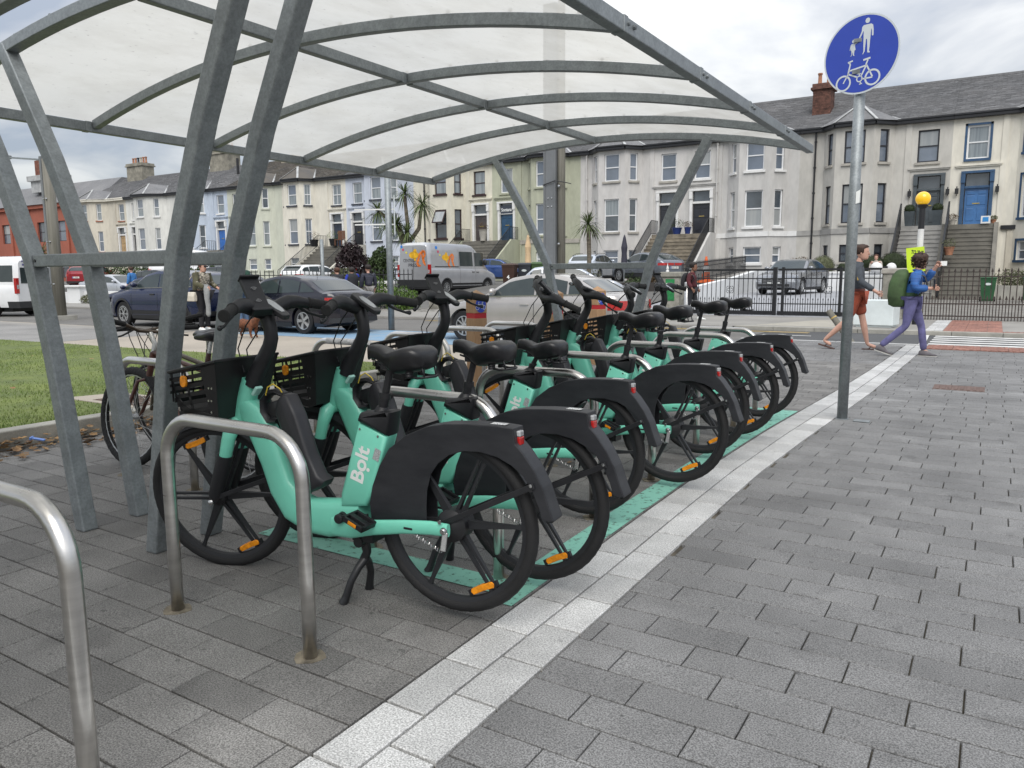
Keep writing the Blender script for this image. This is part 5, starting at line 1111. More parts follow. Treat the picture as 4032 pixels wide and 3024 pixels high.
# steel mast with a timber pole strapped to it
wood_p = mat('weathered_timber', (.20, .19, .165), rough=.85, var=.25, scale=3, stretch=(6, 6, .4), color2=(.13, .125, .10), bump=.2, bscale=20)
steel_g = mat('grey_painted_steel', (.17, .18, .19), rough=.5, var=.08, scale=2)
def mast(name, loc, h, label, w=.30, lean=0):
    r = empty(name, loc); tag(r, label, 'mast'); mb = MB(); mb.box(-w/2, w/2, -.11, .11, -.1, h); mb.box(-w/2-.05, -w/2, -.13, .13, -.1, h); mb.box(w/2, w/2+.04, -.13, .13, -.1, h); mb.build('steel_column', steel_g, r, bevel=.01)
    mb = MB(); mb.tube([(w/2+.15, .05, -.1), (w/2+.14, .05, h*.5), (w/2+.13, .05, h+.3)], [.115, .11, .10], 14); mb.build('timber_pole', wood_p, r, smooth=True)
    mb = MB(); mb.box(-w/2+.06, -w/2+.20, -.125, -.11, .62, 1.45); mb.build('access_panel', galv_dark, r, bevel=.005)
    for z in (3.15, 3.38):
        for x in (-.05, .07): mb = MB(); mb.lathe([(.02, -.112), (.02, -.125), (.008, -.13)], 8, (x, 0, z), axis='y'); mb.build('bolt', steel, r)
    mb = MB(); mb.tube([(-w/2-.06, -.14, 3.75), (w/2+.05, -.16, 3.85), (w/2+.38, -.12, 3.78), (w/2+.36, .2, 3.78)], .014, 6); mb.build('strap', black_metal, r)
    for z in (2.1, 3.7): mb = MB(); mb.lathe([(.035, -.10), (.035, -.13), (.01, -.14)], 8, (w/2+.15, 0, z), axis='y'); mb.build('coach_bolt', steel, r)
    return r
mast('steel_mast', (-10.88, 19.6, .05), 8.6, 'tall grey steel column with a timber pole strapped to it, centre of the street')
r = empty('lamp_mast', (-25.05, 13.1, 0)); tag(r, 'weathered timber pole with a steel lamp column beside it, by the white minibus', 'lamp post')
mb = MB(); mb.tube([(.10, 0, -.1), (.10, 0, 4.9)], [.18, .15], 14); mb.build('timber_pole', wood_p, r, smooth=True)
mb = MB(); mb.box(-.20, -.09, -.1, .1, -.05, 5.0); mb.build('steel_column', steel_g, r, bevel=.01)
mb = MB(); mb.bar((-.33, 0, 4.92), (-2.3, .0, 5.15), .07, .05); mb.build('lamp_arm', galv, r)
mb = MB(); mb.box(-2.9, -2.2, -.12, .12, 5.10, 5.22); mb.build('lamp_head', steel_g, r, bevel=.03)
for z in (1.1, 2.4, 3.7):
    for x in (.03, .16): mb = MB(); mb.lathe([(.03, -.15), (.03, -.185), (.015, -.19)], 8, (x, 0, z), axis='y'); mb.build('bolt', steel, r)
mb = MB(); mb.box(-.1, .5, -.38, .3, -.02, .12); mb.build('plinth', kerb_m, r)
# timber bollards
oak = mat('pale_oak', (.40, .25, .135), rough=.65, var=.18, scale=4, stretch=(8, 8, .7), color2=(.30, .175, .09))
def bollard(x, y, label, rz=.1, disc=(1,)):
    r = empty('timber_bollard', (x, y, 0), rz); tag(r, label, 'bollard', 'oak bollards with red bands'); w = .088
    mb = MB(); mb.box(-w, w, -w, w, -.02, .80); mb.box(-w, w, -w, w, .86, 1.06); mb.add([(-w, -w, 1.06), (w, -w, 1.06), (w, w, 1.06), (-w, w, 1.06), (0, 0, 1.13)], [(0, 1, 4), (1, 2, 4), (2, 3, 4), (3, 0, 4)]); mb.build('post', oak, r, bevel=.006)
    mb = MB(); mb.box(-w+.004, w-.004, -w+.004, w-.004, .80, .86); mb.build('red_band', mat('red_band_paint', (.42, .012, .02), rough=.4), r)
    for k, T in ((0, Matrix.Translation((0, -w-.002, .95))), (1, Matrix.Translation((w+.002, 0, .95)) @ Matrix.Rotation(pi/2, 4, 'Z'))):
        if k in disc:
            mb = MB(); mb.add([T @ Vector((.075*cos(2*pi*i/24), 0, .085*sin(2*pi*i/24))) for i in range(24)], [tuple(range(24))]); d_ = mb.build('blue_disc', sign_blue, r)
            mb = MB(); bike_symbol(mb, T @ Matrix.Translation((.003, -.002, .035)), .19); mb.build('bicycle_symbol', sign_white, d_)
    return r
import itertools
def at_px(px, Zf):  # metres from the camera along the view, used once to note positions
    return None
for (x, y, lab, d_) in ((-5.12, 7.42, 'pale oak bollard with red band and blue bicycle disc, leftmost of three behind the bikes', (1,)), (-4.74, 8.60, 'middle pale oak bollard of three, its blue disc half hidden by handlebars', (1,)), (-4.85, 10.1, 'rightmost oak bollard, in front of the red tail lamp of the silver-gold saloon', (1,))):
    bollard(x, y, lab, -.35, d_)
# leaning log bollard and inox bollards near the road
lb = empty('log_bollard', (-2.25, 15.9, 0)); tag(lb, 'leaning round log bollard with yellow ring behind the walking man', 'bollard')
mb = MB(); mb.tube([(0, 0, -.05), (-.47, .1, .56)], .06, 12); mb.build('log', wood_p, lb, smooth=40)
mb = MB(); mb.tube([(-.36, .08, .42), (-.375, .083, .44)], .064, 12); mb.build('yellow_ring', yel_m, lb)
mb = MB(); mb.tube([(-.47, .1, .56), (-.475, .1, .567)], .058, 12); mb.build('cut_face', oak, lb)
sb = empty('steel_bollard', (-7.05, 20.2, .05)); tag(sb, 'slim stainless bollard on the far pavement in front of the green gate pillar', 'bollard')
mb = MB(); mb.lathe([(.07, 0), (.07, .86), (.055, .88), (.055, .90), (.07, .91), (.07, 1.0), (.06, 1.02)], 16); mb.build('tube', inox, sb, smooth=40)
# zebra crossing beacon
bc = empty('belisha_beacon', (-1.58, 20.8, .05)); tag(bc, 'crossing beacon with yellow globe on a black and white striped pole', 'beacon')
mb = MB(); z = -.05; k = 0
zs = [(-.05, .35, 0), (.35, .95, 1), (.95, 1.75, 0), (1.75, 2.25, 1), (2.25, 2.72, 0)]
for a, b, c in zs: mb = MB(); mb.lathe([(.068, a), (.068, b-.001)], 16); mb.build('pole_band', [gut, white_paint][c], bc, smooth=40)
mb = MB(); mb.lathe([(.055, 2.70), (.10, 2.76), (.13, 2.80), (.09, 2.83)], 16); mb.build('collar', gut, bc, smooth=40)
mb = MB(); mb.sphere((0, 0, 2.95), .165, 20, 14); mb.build('globe', mat('amber_globe', (.80, .47, .01), rough=.2, var=.05, coat=.5, emit=(1, .55, .02, .18)), bc, smooth=True)
ys_ = empty('yellow_sign', (-1.63, 20.55, .05)); tag(ys_, 'fluorescent yellow direction sign reading TO THE, strapped below the beacon', 'sign')
mb = MB(); mb.box(-.19, .19, -.012, 0, 1.25, 1.82, T=Matrix.Translation((0, 0, 1.53)) @ Matrix.Rotation(-.10, 4, 'Y') @ Matrix.Translation((0, 0, -1.53))); pl_ = mb.build('sign_board', mat('fluorescent_yellow', (.55, .74, .03), rough=.5, var=.02), ys_)
mb = MB(); put_text(mb, 'TO THE', (0.19, -.014, 1.66), (1, 0, -.1), (.1, 0, 1), .085, bold=.04, align='c', width=.26); put_text(mb, 'S', (.06, -.014, 1.52), (1, 0, -.1), (.1, 0, 1), .085, bold=.04, align='l'); mb.v = [(p[0]-.17, p[1], p[2]) for p in mb.v]; mb.build('lettering', black_print, pl_)
mb = MB(); mb.bar((-.0, .02, .1), (0, .02, 1.3), .03, .02); mb.build('stake', galv_dark, ys_)
pl = empty('white_planter', (-2.28, 19.55, .05), -.12); tag(pl, 'white box planter on the far kerb behind the walkers', 'planter')
mb = MB(); mb.box(-.42, .42, -.32, .32, .05, .62); mb.box(-.38, .38, -.28, .28, .0, .05); mb.build('box', mat('planter_white', (.68, .74, .74), rough=.5, var=.05), pl, bevel=.012)
# ------------------------------------------------------------------ foliage helpers
def leaf_m(n, c, c2, v=.35): return mat(n, c, rough=.6, var=.3, scale=2, color2=c2, tone=v, spec=.3)
lf_green = leaf_m('leaf_green', (.055, .085, .028), (.03, .05, .018)); lf_dark = leaf_m('leaf_purple', (.035, .02, .022), (.018, .012, .014)); lf_sage = leaf_m('leaf_sage', (.13, .14, .075), (.07, .08, .04)); lf_box = leaf_m('leaf_box', (.032, .048, .014), (.016, .026, .01)); lf_palm = leaf_m('leaf_palm', (.12, .16, .06), (.07, .10, .035)); lf_bright = leaf_m('leaf_bright', (.10, .17, .03), (.06, .11, .02)); lf_rust = leaf_m('leaf_rust', (.13, .075, .04), (.06, .045, .02))
bark = mat('palm_bark', (.17, .145, .11), rough=.9, var=.25, scale=5, stretch=(1, 1, 3), bump=.4, bscale=30)
def cloud_leaves(mb, c, r, n, s, R, shell=.55):
    for i in range(n):
        while True:
            p = Vector((R.uniform(-1, 1), R.uniform(-1, 1), R.uniform(-1, 1)))
            if p.length < 1 and p.length > R.random()*shell: break
        lump = 1+.18*sin(p.x*7+p.y*5)*cos(p.z*6+p.x*3)
        q = Vector((c[0]+p.x*r[0]*lump, c[1]+p.y*r[1]*lump, c[2]+p.z*r[2]*lump)); a = Vector((R.gauss(0, 1), R.gauss(0, 1), R.gauss(0, 1))).normalized(); b = a.cross(Vector((R.gauss(0, 1), R.gauss(0, 1), R.gauss(0, 1)))).normalized(); k = s*R.uniform(.6, 1.3)
        mb.add([q-a*k, q-b*k*.45, q+a*k, q+b*k*.45], [(0, 1, 2, 3)], 0, R.uniform(-1, 1))
def shrub(name, label, loc, blobs, m, s=.06, dens=500, stem=True, cat='shrub', group=None, seed=1):
    R = random.Random(seed); r = empty(name, loc); tag(r, label, cat, group); mb = MB()
    for c, rad in blobs: cloud_leaves(mb, c, rad, int(dens*rad[0]*rad[2]*6)+40, s, R)
    f = mb.build('foliage', m, r, tone=True)
    sm = MB()
    for i in range(6): a = i*1.05; sm.tube([(0, 0, 0), (cos(a)*.1, sin(a)*.1, blobs[0][0][2]*.5), (cos(a)*blobs[0][1][0]*.5, sin(a)*blobs[0][1][1]*.5, blobs[0][0][2])], [.03, .02, .01], 5)
    if stem: sm.build('stems', bark, r)
    return r
def topiary(label, loc, rad, m=None, zc=None, s=.028, seed=1):
    R = random.Random(seed); r = empty('topiary_ball', loc); tag(r, label, 'topiary'); mb = MB(); zc = zc or rad
    mb.sphere((0, 0, zc), rad*.9, 16, 12); n = int(1400*rad*rad/.2)
    for i in range(n):
        d = Vector((R.gauss(0, 1), R.gauss(0, 1), R.gauss(0, 1))).normalized(); q = Vector((0, 0, zc))+d*rad*R.uniform(.86, 1.04); a = d.cross(Vector((R.gauss(0, 1), R.gauss(0, 1), R.gauss(0, 1)))).normalized(); b = d.cross(a)
        mb.add([q-a*s, q-b*s*.6+d*s*.4, q+a*s, q+b*s*.6+d*s*.4], [(0, 1, 2, 3)], 0, R.uniform(-1, 1))
    mb.build('foliage', m or lf_box, r, tone=True); mb = MB(); mb.tube([(0, 0, -.1), (0, 0, zc)], .03, 6); mb.build('stem', bark, r); return r
def palm_head(mb, c, R, n=70, L=.8, droop=.7, w=.03):
    for i in range(n):
        a = R.uniform(0, 2*pi); el = R.uniform(-.6, 1.3); d = Vector((cos(a)*cos(el), sin(a)*cos(el), sin(el))); ln = L*R.uniform(.7, 1.1); sd = d.cross(Vector((0, 0, 1))).normalized(); pts = []
        for k in range(5):
            t = k/4; pts.append((Vector(c)+d*ln*t+Vector((0, 0, -droop*ln*t*t*R.uniform(.5, .8)*(1-.4*sin(el)))), w*(1-t)**.6*(.5+t) if t < 1 else .002))
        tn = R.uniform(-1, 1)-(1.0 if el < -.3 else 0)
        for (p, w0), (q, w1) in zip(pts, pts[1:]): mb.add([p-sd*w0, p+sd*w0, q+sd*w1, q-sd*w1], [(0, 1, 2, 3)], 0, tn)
def palm(label, loc, trunks, heads, seed, L=.8):
    R = random.Random(seed); r = empty('cordyline_palm', loc); tag(r, label, 'palm tree')
    mb = MB()
    for t in trunks: mb.tube(t[0], t[1], 9)
    mb.build('trunk', bark, r, smooth=60)
    for h in heads: mb = MB(); palm_head(mb, h, R, 120, L, .75, .028); mb.build('crown', lf_palm, r, tone=True)
    return r
palm('single-stemmed cabbage palm in front of the light grey house bay', (-15.6, 31.5, .75), [([(0, 0, -.1), (.05, 0, 1.2), (0, 0, 2.6)], [.11, .10, .10])], [(0, 0, 2.75)], 3, .95)
palm('many-branched cabbage palm with drooping heads in front of the lilac house', (-25.3, 30.5, .6), [([(0, 0, 0), (0, 0, 2.2)], [.2, .16]), ([(0, 0, 2.0), (-.5, -.1, 3.2), (-1.5, -.2, 3.9)], [.13, .10, .08]), ([(0, 0, 2.0), (.15, 0, 3.2), (.0, 0, 4.6)], [.14, .1, .08]), ([(.0, 0, 2.1), (.7, .2, 3.0), (.9, .2, 4.1)], [.12, .1, .08]), ([(0, 0, 2.3), (-.3, 0, 3.0), (-.35, 0, 3.3)], [.1, .08, .07])],
     [(-1.6, -.2, 3.9), (0, 0, 4.75), (.95, .2, 4.2), (.35, -.3, 2.8), (-.4, -.2, 3.2), (-1.1, 0, 3.3)], 4, .95)
palm('bushy cordyline palm behind the white minibus by the red building', (-52.5, 26.5, .3), [([(0, 0, 0), (0, 0, 2.0)], [.3, .25])], [(0, 0, 2.2), (.5, 0, 2.6), (-.6, 0, 2.4)], 5, 1.5)
shrub('purple_shrub', 'dark purple-leaved shrub between the white hatchback and the silver van', (-23.4, 24.6, .1), [((0, 0, 1.35), (1.0, .7, 1.1)), ((.9, .2, 1.0), (.7, .6, .9)), ((-.1, .1, 2.1), (.6, .5, .55))], lf_dark, .07, 620)
shrub('green_shrub', 'tall dark green shrub against the left side of the silver van', (-22.1, 24.9, .1), [((0, 0, 1.2), (.75, .6, 1.1)), ((.1, 0, 1.9), (.5, .4, .5))], lf_green, .07, 600, seed=2)
shrub('grey_shrub', 'grey-green low shrub just above the three standing men', (-21.3, 21.9, .1), [((0, 0, 1.0), (.65, .5, .5))], lf_sage, .05, 700, seed=3)
shrub('hedge_plants', 'untidy green plants spilling over the boundary by the cobbles', (-18.3, 21.9, .05), [((-1.6, 0, .55), (1.3, .5, .6)), ((0, -.2, .40), (.8, .6, .45)), ((.5, -.5, .25), (.5, .4, .3)), ((-3.2, .1, .6), (1.1, .4, .6))], lf_bright, .045, 800, seed=4)
shrub('hedge', 'clipped brown-green hedge above the bins on the right', (1.3, 41.0, .7), [((-.5, 0, .25), (.9, .6, .45)), ((.9, 0, .3), (1.0, .6, .5)), ((2.3, 0, .3), (1.0, .6, .5))], lf_sage, .05, 700, seed=6)
for i, (x, y, z, w, m_, lab) in enumerate(((-11.4, 30.0, .55, .75, lf_rust, 'reddish shrub in the raised bed left of the parked saloon'), (-12.9, 30.5, .5, .6, lf_green, 'green shrub in the raised bed right of the traffic cone'), (-15.2, 36.4, .9, .7, lf_green, 'dark green shrub below the pale steps behind the grey crossover'), (-10.4, 30.8, .5, .5, lf_sage, 'olive bush beside the white-framed basement window'), (-8.2, 39.5, 1.2, .8, lf_rust, 'low heather bush over the bonnet of the parked saloon'))):
    shrub('garden_shrub', lab, (x, y, z), [((0, 0, w*.5), (w, w*.7, w*.55))], m_, .04, 900, seed=20+i)
shrub('far_hedge', 'long green garden hedge behind the dark hatchback at left', (-44, 30.5, .4), [((-6, 0, .9), (4, .8, .9)), ((-1, 0, 1.0), (3, .8, 1.0)), ((3, 0, .8), (2, .7, .8))], lf_green, .10, 100, seed=30)
shrub('weeds', 'small weeds at the foot of the white gate pillar', (-37.9, 21.0, .05), [((0.6, 0, .2), (.6, .3, .25))], lf_sage, .05, 500, seed=31)
topiary('round clipped box ball left of the sign pole behind the gate', (-7.0, 39.0, 1.0), .55, lf_sage, seed=1); topiary('small clipped ball on a stem beside the larger olive ball', (-6.2, 39.6, 1.2), .27, seed=2)
topiary('dark clipped ball right of the walking man\'s head', (-5.0, 40.2, 1.0), .55, seed=3); topiary('large dark clipped ball above the broken garden pier', (-4.15, 40.6, 1.0), .62, seed=4); topiary('small dark clipped ball nearest the pale steps', (-3.55, 40.8, 1.0), .34, seed=5)
for i, x in enumerate((-3.98, -2.72)):
    t_ = topiary('clipped ball in a tapered grey pot, %s side of the slate-grey door' % ('left', 'right')[i], (x, 44.75, 3.6), .26, zc=.85, seed=8+i)
    MB().loft([[(sx*w, sy*w, z) for sx, sy in ((-1, -1), (1, -1), (1, 1), (-1, 1))] for w, z in ((.16, .0), (.24, .75))]).build('pot', mat('slate_pot', (.06, .075, .085), rough=.5), t_)
# ------------------------------------------------------------------ gate, piers, fences
gate = empty('driveway_gate', (-5.5, 23.3, .03)); tag(gate, 'black sliding driveway gate with spiked dog bars in front of the parked saloon', 'gate')
gm_ = black_metal
def gbox(x0, x1, z0, z1, nm, t=.03, par=None): mb = MB(); mb.box(x0+5.5, x1+5.5, -t, t, z0-.03, z1-.03); return mb.build(nm, gm_, par or gate)
for a, b in ((-8.17, -5.53), (-5.38, -2.60)):
    gbox(a, b, 1.36, 1.42, 'top_rail'); gbox(a, b, .08, .19, 'bottom_rail', .04); gbox(a, b, 1.12, 1.15, 'middle_rail', .012); gbox(a, b, .39, .42, 'middle_rail', .012)
for x, w in ((-8.15, .05), (-5.47, .09), (-5.24, .05), (-3.68, .05), (-2.57, .09)): gbox(x-w/2-.01, x+w/2+.01, .0, 1.46, 'gate_post', .05)
x = -8.03; i = 0
while x < -2.65:
    if all(abs(x-q) > .07 for q in (-5.47, -5.24, -3.68)):
        if i % 2 == 0:
            tall = i % 4 == 0
            gbox(x-.009, x+.009, .19, 1.36 if not tall else 1.25, 'bar', .009)
        else: gbox(x-.007, x+.007, .19, .52, 'dog_bar', .007)
        if i % 2 or i % 4 == 0:
            z = .52 if i % 2 else 1.25; mb = MB(); mb.add([(x+5.5-.02, 0, z-.03), (x+5.5, .01, z-.03), (x+5.5+.02, 0, z-.03), (x+5.5, -.01, z-.03), (x+5.5, 0, z+.05)], [(0, 1, 4), (1, 2, 4), (2, 3, 4), (3, 0, 4), (0, 3, 2, 1)]); mb.build('finial', gm_, gate)
    x += .0685; i += 1
for cx_ in (-6.78, -4.0):
    mb = MB()
    for a in range(4):
        q = a*pi/2+pi/4; pts = [((cx_+5.5)+(.03+.10*t_)*cos(q+1.8*t_*t_), -.015, .78+(.03+.10*t_)*sin(q+1.8*t_*t_)) for t_ in [k/8 for k in range(9)]]; mb.tube(pts, .006, 5)
        pts = [((cx_+5.5)+(.03+.10*t_)*cos(q-1.8*t_*t_), -.015, .78+(.03+.10*t_)*sin(q-1.8*t_*t_)) for t_ in [k/8 for k in range(9)]]; mb.tube(pts, .006, 5)
    mb.build('scroll', gm_, gate)
rubble = mat('rough_stone', (.33, .32, .28), rough=.95, var=.3, scale=5, color2=(.17, .165, .14), bump=.8, bscale=14)
gp = empty('gate_pier', (-8.40, 22.9, .03)); tag(gp, 'rough stone gate pier with a green notice and white finial', 'gate pier')
mb = MB(); mb.box(-.30, .26, -.26, .26, 0, 1.16); mb.build('shaft', rubble, gp, bevel=.03); mb = MB(); mb.box(-.35, .31, -.31, .31, 1.162, 1.32); mb.build('cap', rubble, gp, bevel=.03)
mb = MB(); mb.box(-.17, .11, -.275, -.264, .45, 1.10); nb = mb.build('green_notice', mat('notice_green', (.02, .24, .07), rough=.5, var=.25, scale=6), gp); mb = MB(); mb.box(-.15, .0, -.278, -.2752, .78, .98); mb.build('paper', white_print, nb)
mb = MB(); mb.lathe([(.05, 1.32), (.05, 1.36), (.025, 1.38), (.045, 1.43), (.03, 1.47), (.015, 1.50), (.001, 1.60)], 10, (-.22, 0, 0)); mb.build('finial', white_paint, gp, smooth=50)
gp2 = empty('garden_pier', (-2.32, 23.2, .03)); tag(gp2, 'crumbling painted masonry pier right of the gate, behind the planter', 'gate pier')
mb = MB(); mb.box(-.26, .25, -.25, .25, 0, 1.22); mb.build('shaft', rubble, gp2, bevel=.03); mb = MB(); mb.box(-.30, .29, -.29, .29, 1.222, 1.37); mb.build('cap', sill_g, gp2, bevel=.03)
# white side walls of the driveway
wm1 = mat('white_garden_wall', (.70, .71, .71), rough=.85, var=.05, scale=.6)
w1 = empty('driveway_wall', (-8.2, 23.8, 0)); tag(w1, 'smooth white driveway wall rising from the gate towards the house, beyond the walking man', 'garden wall'); mb = MB(); mb.loft([[(x, y, z0), (x+.22, y, z0), (x+.22, y, z1), (x, y, z1)] for x, y, z0, z1 in ((-.1, 0, 0, .86), (-.45, 6, 0, 1.15), (-.8, 10.5, 0, 1.42), (-.9, 14, 0, 1.5))]); mb.build('wall', wm1, w1)
mb = MB(); mb.box(-.12, .12, -.12, .12, 0, 1.02); mb.build('end_post', wm1, w1, bevel=.01)
w2 = empty('driveway_wall', (-6.9, 36.5, 0)); tag(w2, 'low white wall with planting closing the back of the driveway', 'garden wall'); mb = MB(); mb.box(-1.6, 3.4, 0, .25, .3, 1.25); mb.build('wall', wm1, w2); mb = MB(); mb.box(-1.7, 3.5, -.05, .3, 1.252, 1.34); mb.build('coping', white_paint, w2)
mb = MB(); mb.box(3.4, 3.65, -12.8, .25, .0, 1.2); mb.build('side_wall', wm1, w2)
for i, (x, y) in enumerate(((-4.35, 36.3), (-3.60, 34.6))):
    g_ = empty('white_globe_lamp', (x, y, 1.28)); tag(g_, 'white globe lamp on the low wall, %s of the walking man' % ('just right', 'second to the right')[i], 'lamp'); mb = MB(); mb.sphere((0, 0, .20), .24-.05*i, 16, 10); mb.build('globe', white_paint, g_, smooth=True)
# spiked railings
def spiked_fence(name, label, pts, h, step, dog=0, m=iron, cat='railing', base=None):
    P = [Vector(p) for p in pts]; r = empty(name, P[0]); tag(r, label, cat); O = P[0]
    for a, b in zip(P, P[1:]):
        a_ = a-O; b_ = b-O
        for z in (h-.12, .10)+((dog+.0,) if dog else ()): mb = MB(); mb.bar(a_+Vector((0, 0, z)), b_+Vector((0, 0, z)), .03, .03); mb.build('rail', m, r)
        n = int((b-a).length/step)
        for i in range(n+1):
            p = a_+(b_-a_)*(i/n); tall = not dog or i % 2 == 0; hh = h if tall else dog+.12; t = .011
            mb = MB(); mb.box(p.x-t, p.x+t, p.y-t, p.y+t, p.z, p.z+hh); w = .03
            mb.add([(p.x-w, p.y, p.z+hh), (p.x, p.y+.012, p.z+hh), (p.x+w, p.y, p.z+hh), (p.x, p.y-.012, p.z+hh), (p.x, p.y, p.z+hh+.11)], [(0, 1, 4), (1, 2, 4), (2, 3, 4), (3, 0, 4), (0, 3, 2, 1)]); mb.build('spike', m, r)
    return r
rusty = mat('rusty_iron_fence', (.055, .042, .038), rough=.8, var=.3, scale=9)
spiked_fence('garden_railing', 'old spiked iron railings with short dog bars along the right-hand garden', [(-2.0, 23.1, .05), (3.2, 23.1, .05)], 1.24, .0545*1.25, .42, rusty)
spiked_fence('garden_railing', 'black spiked railings behind the three standing men and dark sedan', [(-24.9, 19.9, .05), (-22.4, 21.2, .05), (-17.9, 21.9, .05)], 1.40, .17)
spiked_fence('garden_railing', 'dark railings on the raised wall above the white driveway wall', [(-8.9, 25, .95), (-9.4, 34.5, 1.35)], .62, .16)
w3 = empty('low_white_wall', (-27.5, 20.8, .05)); tag(w3, 'low white-coped cream wall in front of the white hatchback', 'garden wall')
Tw = Matrix.Rotation(radians(24), 4, 'Z'); mb = MB(); mb.box(-2.5, 7.6, 0, .25, 0, .92, T=Tw); mb.build('wall', cream, w3); mb = MB(); mb.box(-2.6, 7.7, -.06, .31, .922, 1.03, T=Tw); mb.build('coping', white_paint, w3)
wp = empty('white_pillar', (-38.4, 21.2, .02)); tag(wp, 'squat white gate pillar with moulded cap in front of the silver estate', 'gate pier')
mb = MB(); mb.box(-.55, .55, -.35, .35, 0, .80); mb.build('shaft', wm1, wp, bevel=.02); mb = MB(); mb.box(-.66, .66, -.45, .45, .80, .90); mb.build('cap', white_paint, wp, bevel=.03); mb = MB(); mb.box(.551, 7.0, -.15, .15, 0, .62); mb.box(-6, -.551, -.15, .15, 0, .55); mb.build('side_wall', wm1, wp)
w4 = empty('garden_wall', (-14, 22.3, .05)); tag(w4, 'low rubble wall along the pavement between the cobbles and the stone pier', 'garden wall'); mb = MB(); mb.box(-3.4, -.4, -.12, .12, 0, .35); mb.build('wall', rubble, w4, bevel=.02)
# raised bed with kerb behind the maroon-jacketed man
w5 = empty('raised_bed', (-11.4, 29.3, .4)); tag(w5, 'dark timber-edged raised bed left of the white driveway wall', 'planting bed'); mb = MB(); mb.box(-3.8, 1.9, 0, .12, -.2, .55); mb.build('edge', mat('dark_timber', (.045, .04, .037), rough=.8), w5); mb = MB(); mb.box(-3.8, 1.9, .12, 3.0, -.2, .40); mb.build('soil', earth, w5)
# bins
def bin_(label, loc, m, rz=0, txt=None, tm=None, s=1.0):
    r = empty('wheelie_bin', loc, rz); tag(r, label, 'bin', 'wheelie bins'); mb = MB()
    mb.loft([[(sx*w, sy*d, z) for sx, sy in ((-1, -1), (1, -1), (1, 1), (-1, 1))] for w, d, z in ((.20, .22, .03), (.22, .25, .10), (.275, .30, .88), (.285, .31, .90), (.285, .31, .95))]); mb.build('tub', m, r, bevel=.012)
    mb = MB(); mb.loft([[(sx*w, sy*d+y, z) for sx, sy in ((-1, -1), (1, -1), (1, 1), (-1, 1))] for w, d, y, z in ((.30, .33, 0, .952), (.30, .33, 0, .985), (.25, .27, .01, 1.04), (.2, .2, .02, 1.05))]); mb.box(-.26, .26, .33, .37, .92, .96); mb.build('lid', m, r, bevel=.012)
    for sx in (-1, 1): mb = MB(); mb.lathe([(.10, -.025), (.10, .025)], 14, (sx*.26, .25, .10), axis='x'); mb.build('wheel', rubber, r, smooth=40)
    if txt: mb = MB(); put_text(mb, txt, (0, -.31, .40), (1, 0, 0), (0, .04, 1), .16, bold=.03, align='c'); mb.build('number', tm or white_print, r)
    else: mb = MB(); mb.add([(.0+.11*cos(2*pi*i/20), -.30, .72+.05*sin(2*pi*i/20)) for i in range(20)], [tuple(range(20))]); mb.build('badge', mat('badge_white', (.6, .65, .65), rough=.4), r)
    return r
bg_ = mat('bin_green', (.018, .085, .032), rough=.5, var=.1); bb_ = mat('bin_brown', (.05, .022, .014), rough=.5); bk_ = mat('bin_charcoal', (.03, .035, .045), rough=.5); bo_ = mat('bin_olive', (.05, .10, .03), rough=.5)
bin_('green wheelie bin with white oval badge at the foot of the dark steps', (-.25, 37.2, .07), bg_); bin_('green wheelie bin cut by the right edge of the picture', (1.22, 37.6, .07), bg_)
bin_('brown wheelie bin numbered 4 in front of the silver van', (-17.5, 27.9, .72), bb_, .3, '4'); bin_('charcoal wheelie bin between the brown and the green bins', (-17.2, 28.7, .75), bk_, .3); bin_('green wheelie bin left of its twin below the olive house', (-16.7, 29.0, .78), bo_, .3, '4'); bin_('green wheelie bin numbered 4, rightmost of the row by the olive house', (-16.2, 29.3, .8), bo_, .3, '4')
pb = empty('concrete_planter', (1.2, 40.4, .05)); tag(pb, 'plain concrete planting trough behind the green bins', 'planter'); mb = MB(); mb.box(-1.2, 2.6, 0, 1.4, 0, .62); mb.build('trough', kerb_m, pb, bevel=.01)
cn = empty('traffic_cone', (-9.35, 28.9, .95)); tag(cn, 'orange and white traffic cone standing behind the gate', 'traffic cone')
co = mat('cone_orange', (.75, .14, .03), rough=.5); 
for a, b, m_ in ((.10, .40, co), (.401, .62, white_paint), (.621, .98, co)): mb = MB(); mb.lathe([(.17*(1-a/1.08)+.02, a), (.17*(1-b/1.08)+.02, b)], 14); mb.build('cone_band', m_, cn, smooth=40)
mb = MB(); mb.box(-.24, .24, -.24, .24, 0, .10); mb.build('base', co, cn)
for i, (x, y, z, m_, lab) in enumerate(((-19.7, 33.1, .85, mat('cream_canvas', (.62, .45, .27), rough=.8), 'folded cream and orange parasol in front of the olive house'), (-15.7, 35.7, .8, mat('navy_canvas', (.04, .04, .06), rough=.8), 'folded dark parasol beside the railed stone steps'))):
    r = empty('folded_parasol', (x, y, z)); tag(r, lab, 'parasol'); mb = MB(); mb.tube([(0, 0, 0), (0, 0, 2.4)], .03, 8); mb.build('pole', galv_dark, r); mb = MB(); mb.lathe([(.09, .8), (.16, 1.0), (.13, 1.5), (.16, 1.8), (.06, 2.3), (.01, 2.42)], 9); mb.build('canopy', m_, r)
def potted(label, loc, pm, lm_, h=.4, w=.2, seed=1, cat='potted plant'):
    r = empty('potted_plant', loc); tag(r, label, cat); mb = MB(); mb.lathe([(w*.7, 0), (w, h), (w*1.08, h), (w*1.08, h+.04), (w*.9, h+.04)], 12); mb.build('pot', pm, r, smooth=40); mb = MB(); cloud_leaves(mb, (0, 0, h+w*.9), (w*1.5, w*1.5, w*1.1), 260, .035, random.Random(seed)); mb.build('foliage', lm_, r, tone=True); return r
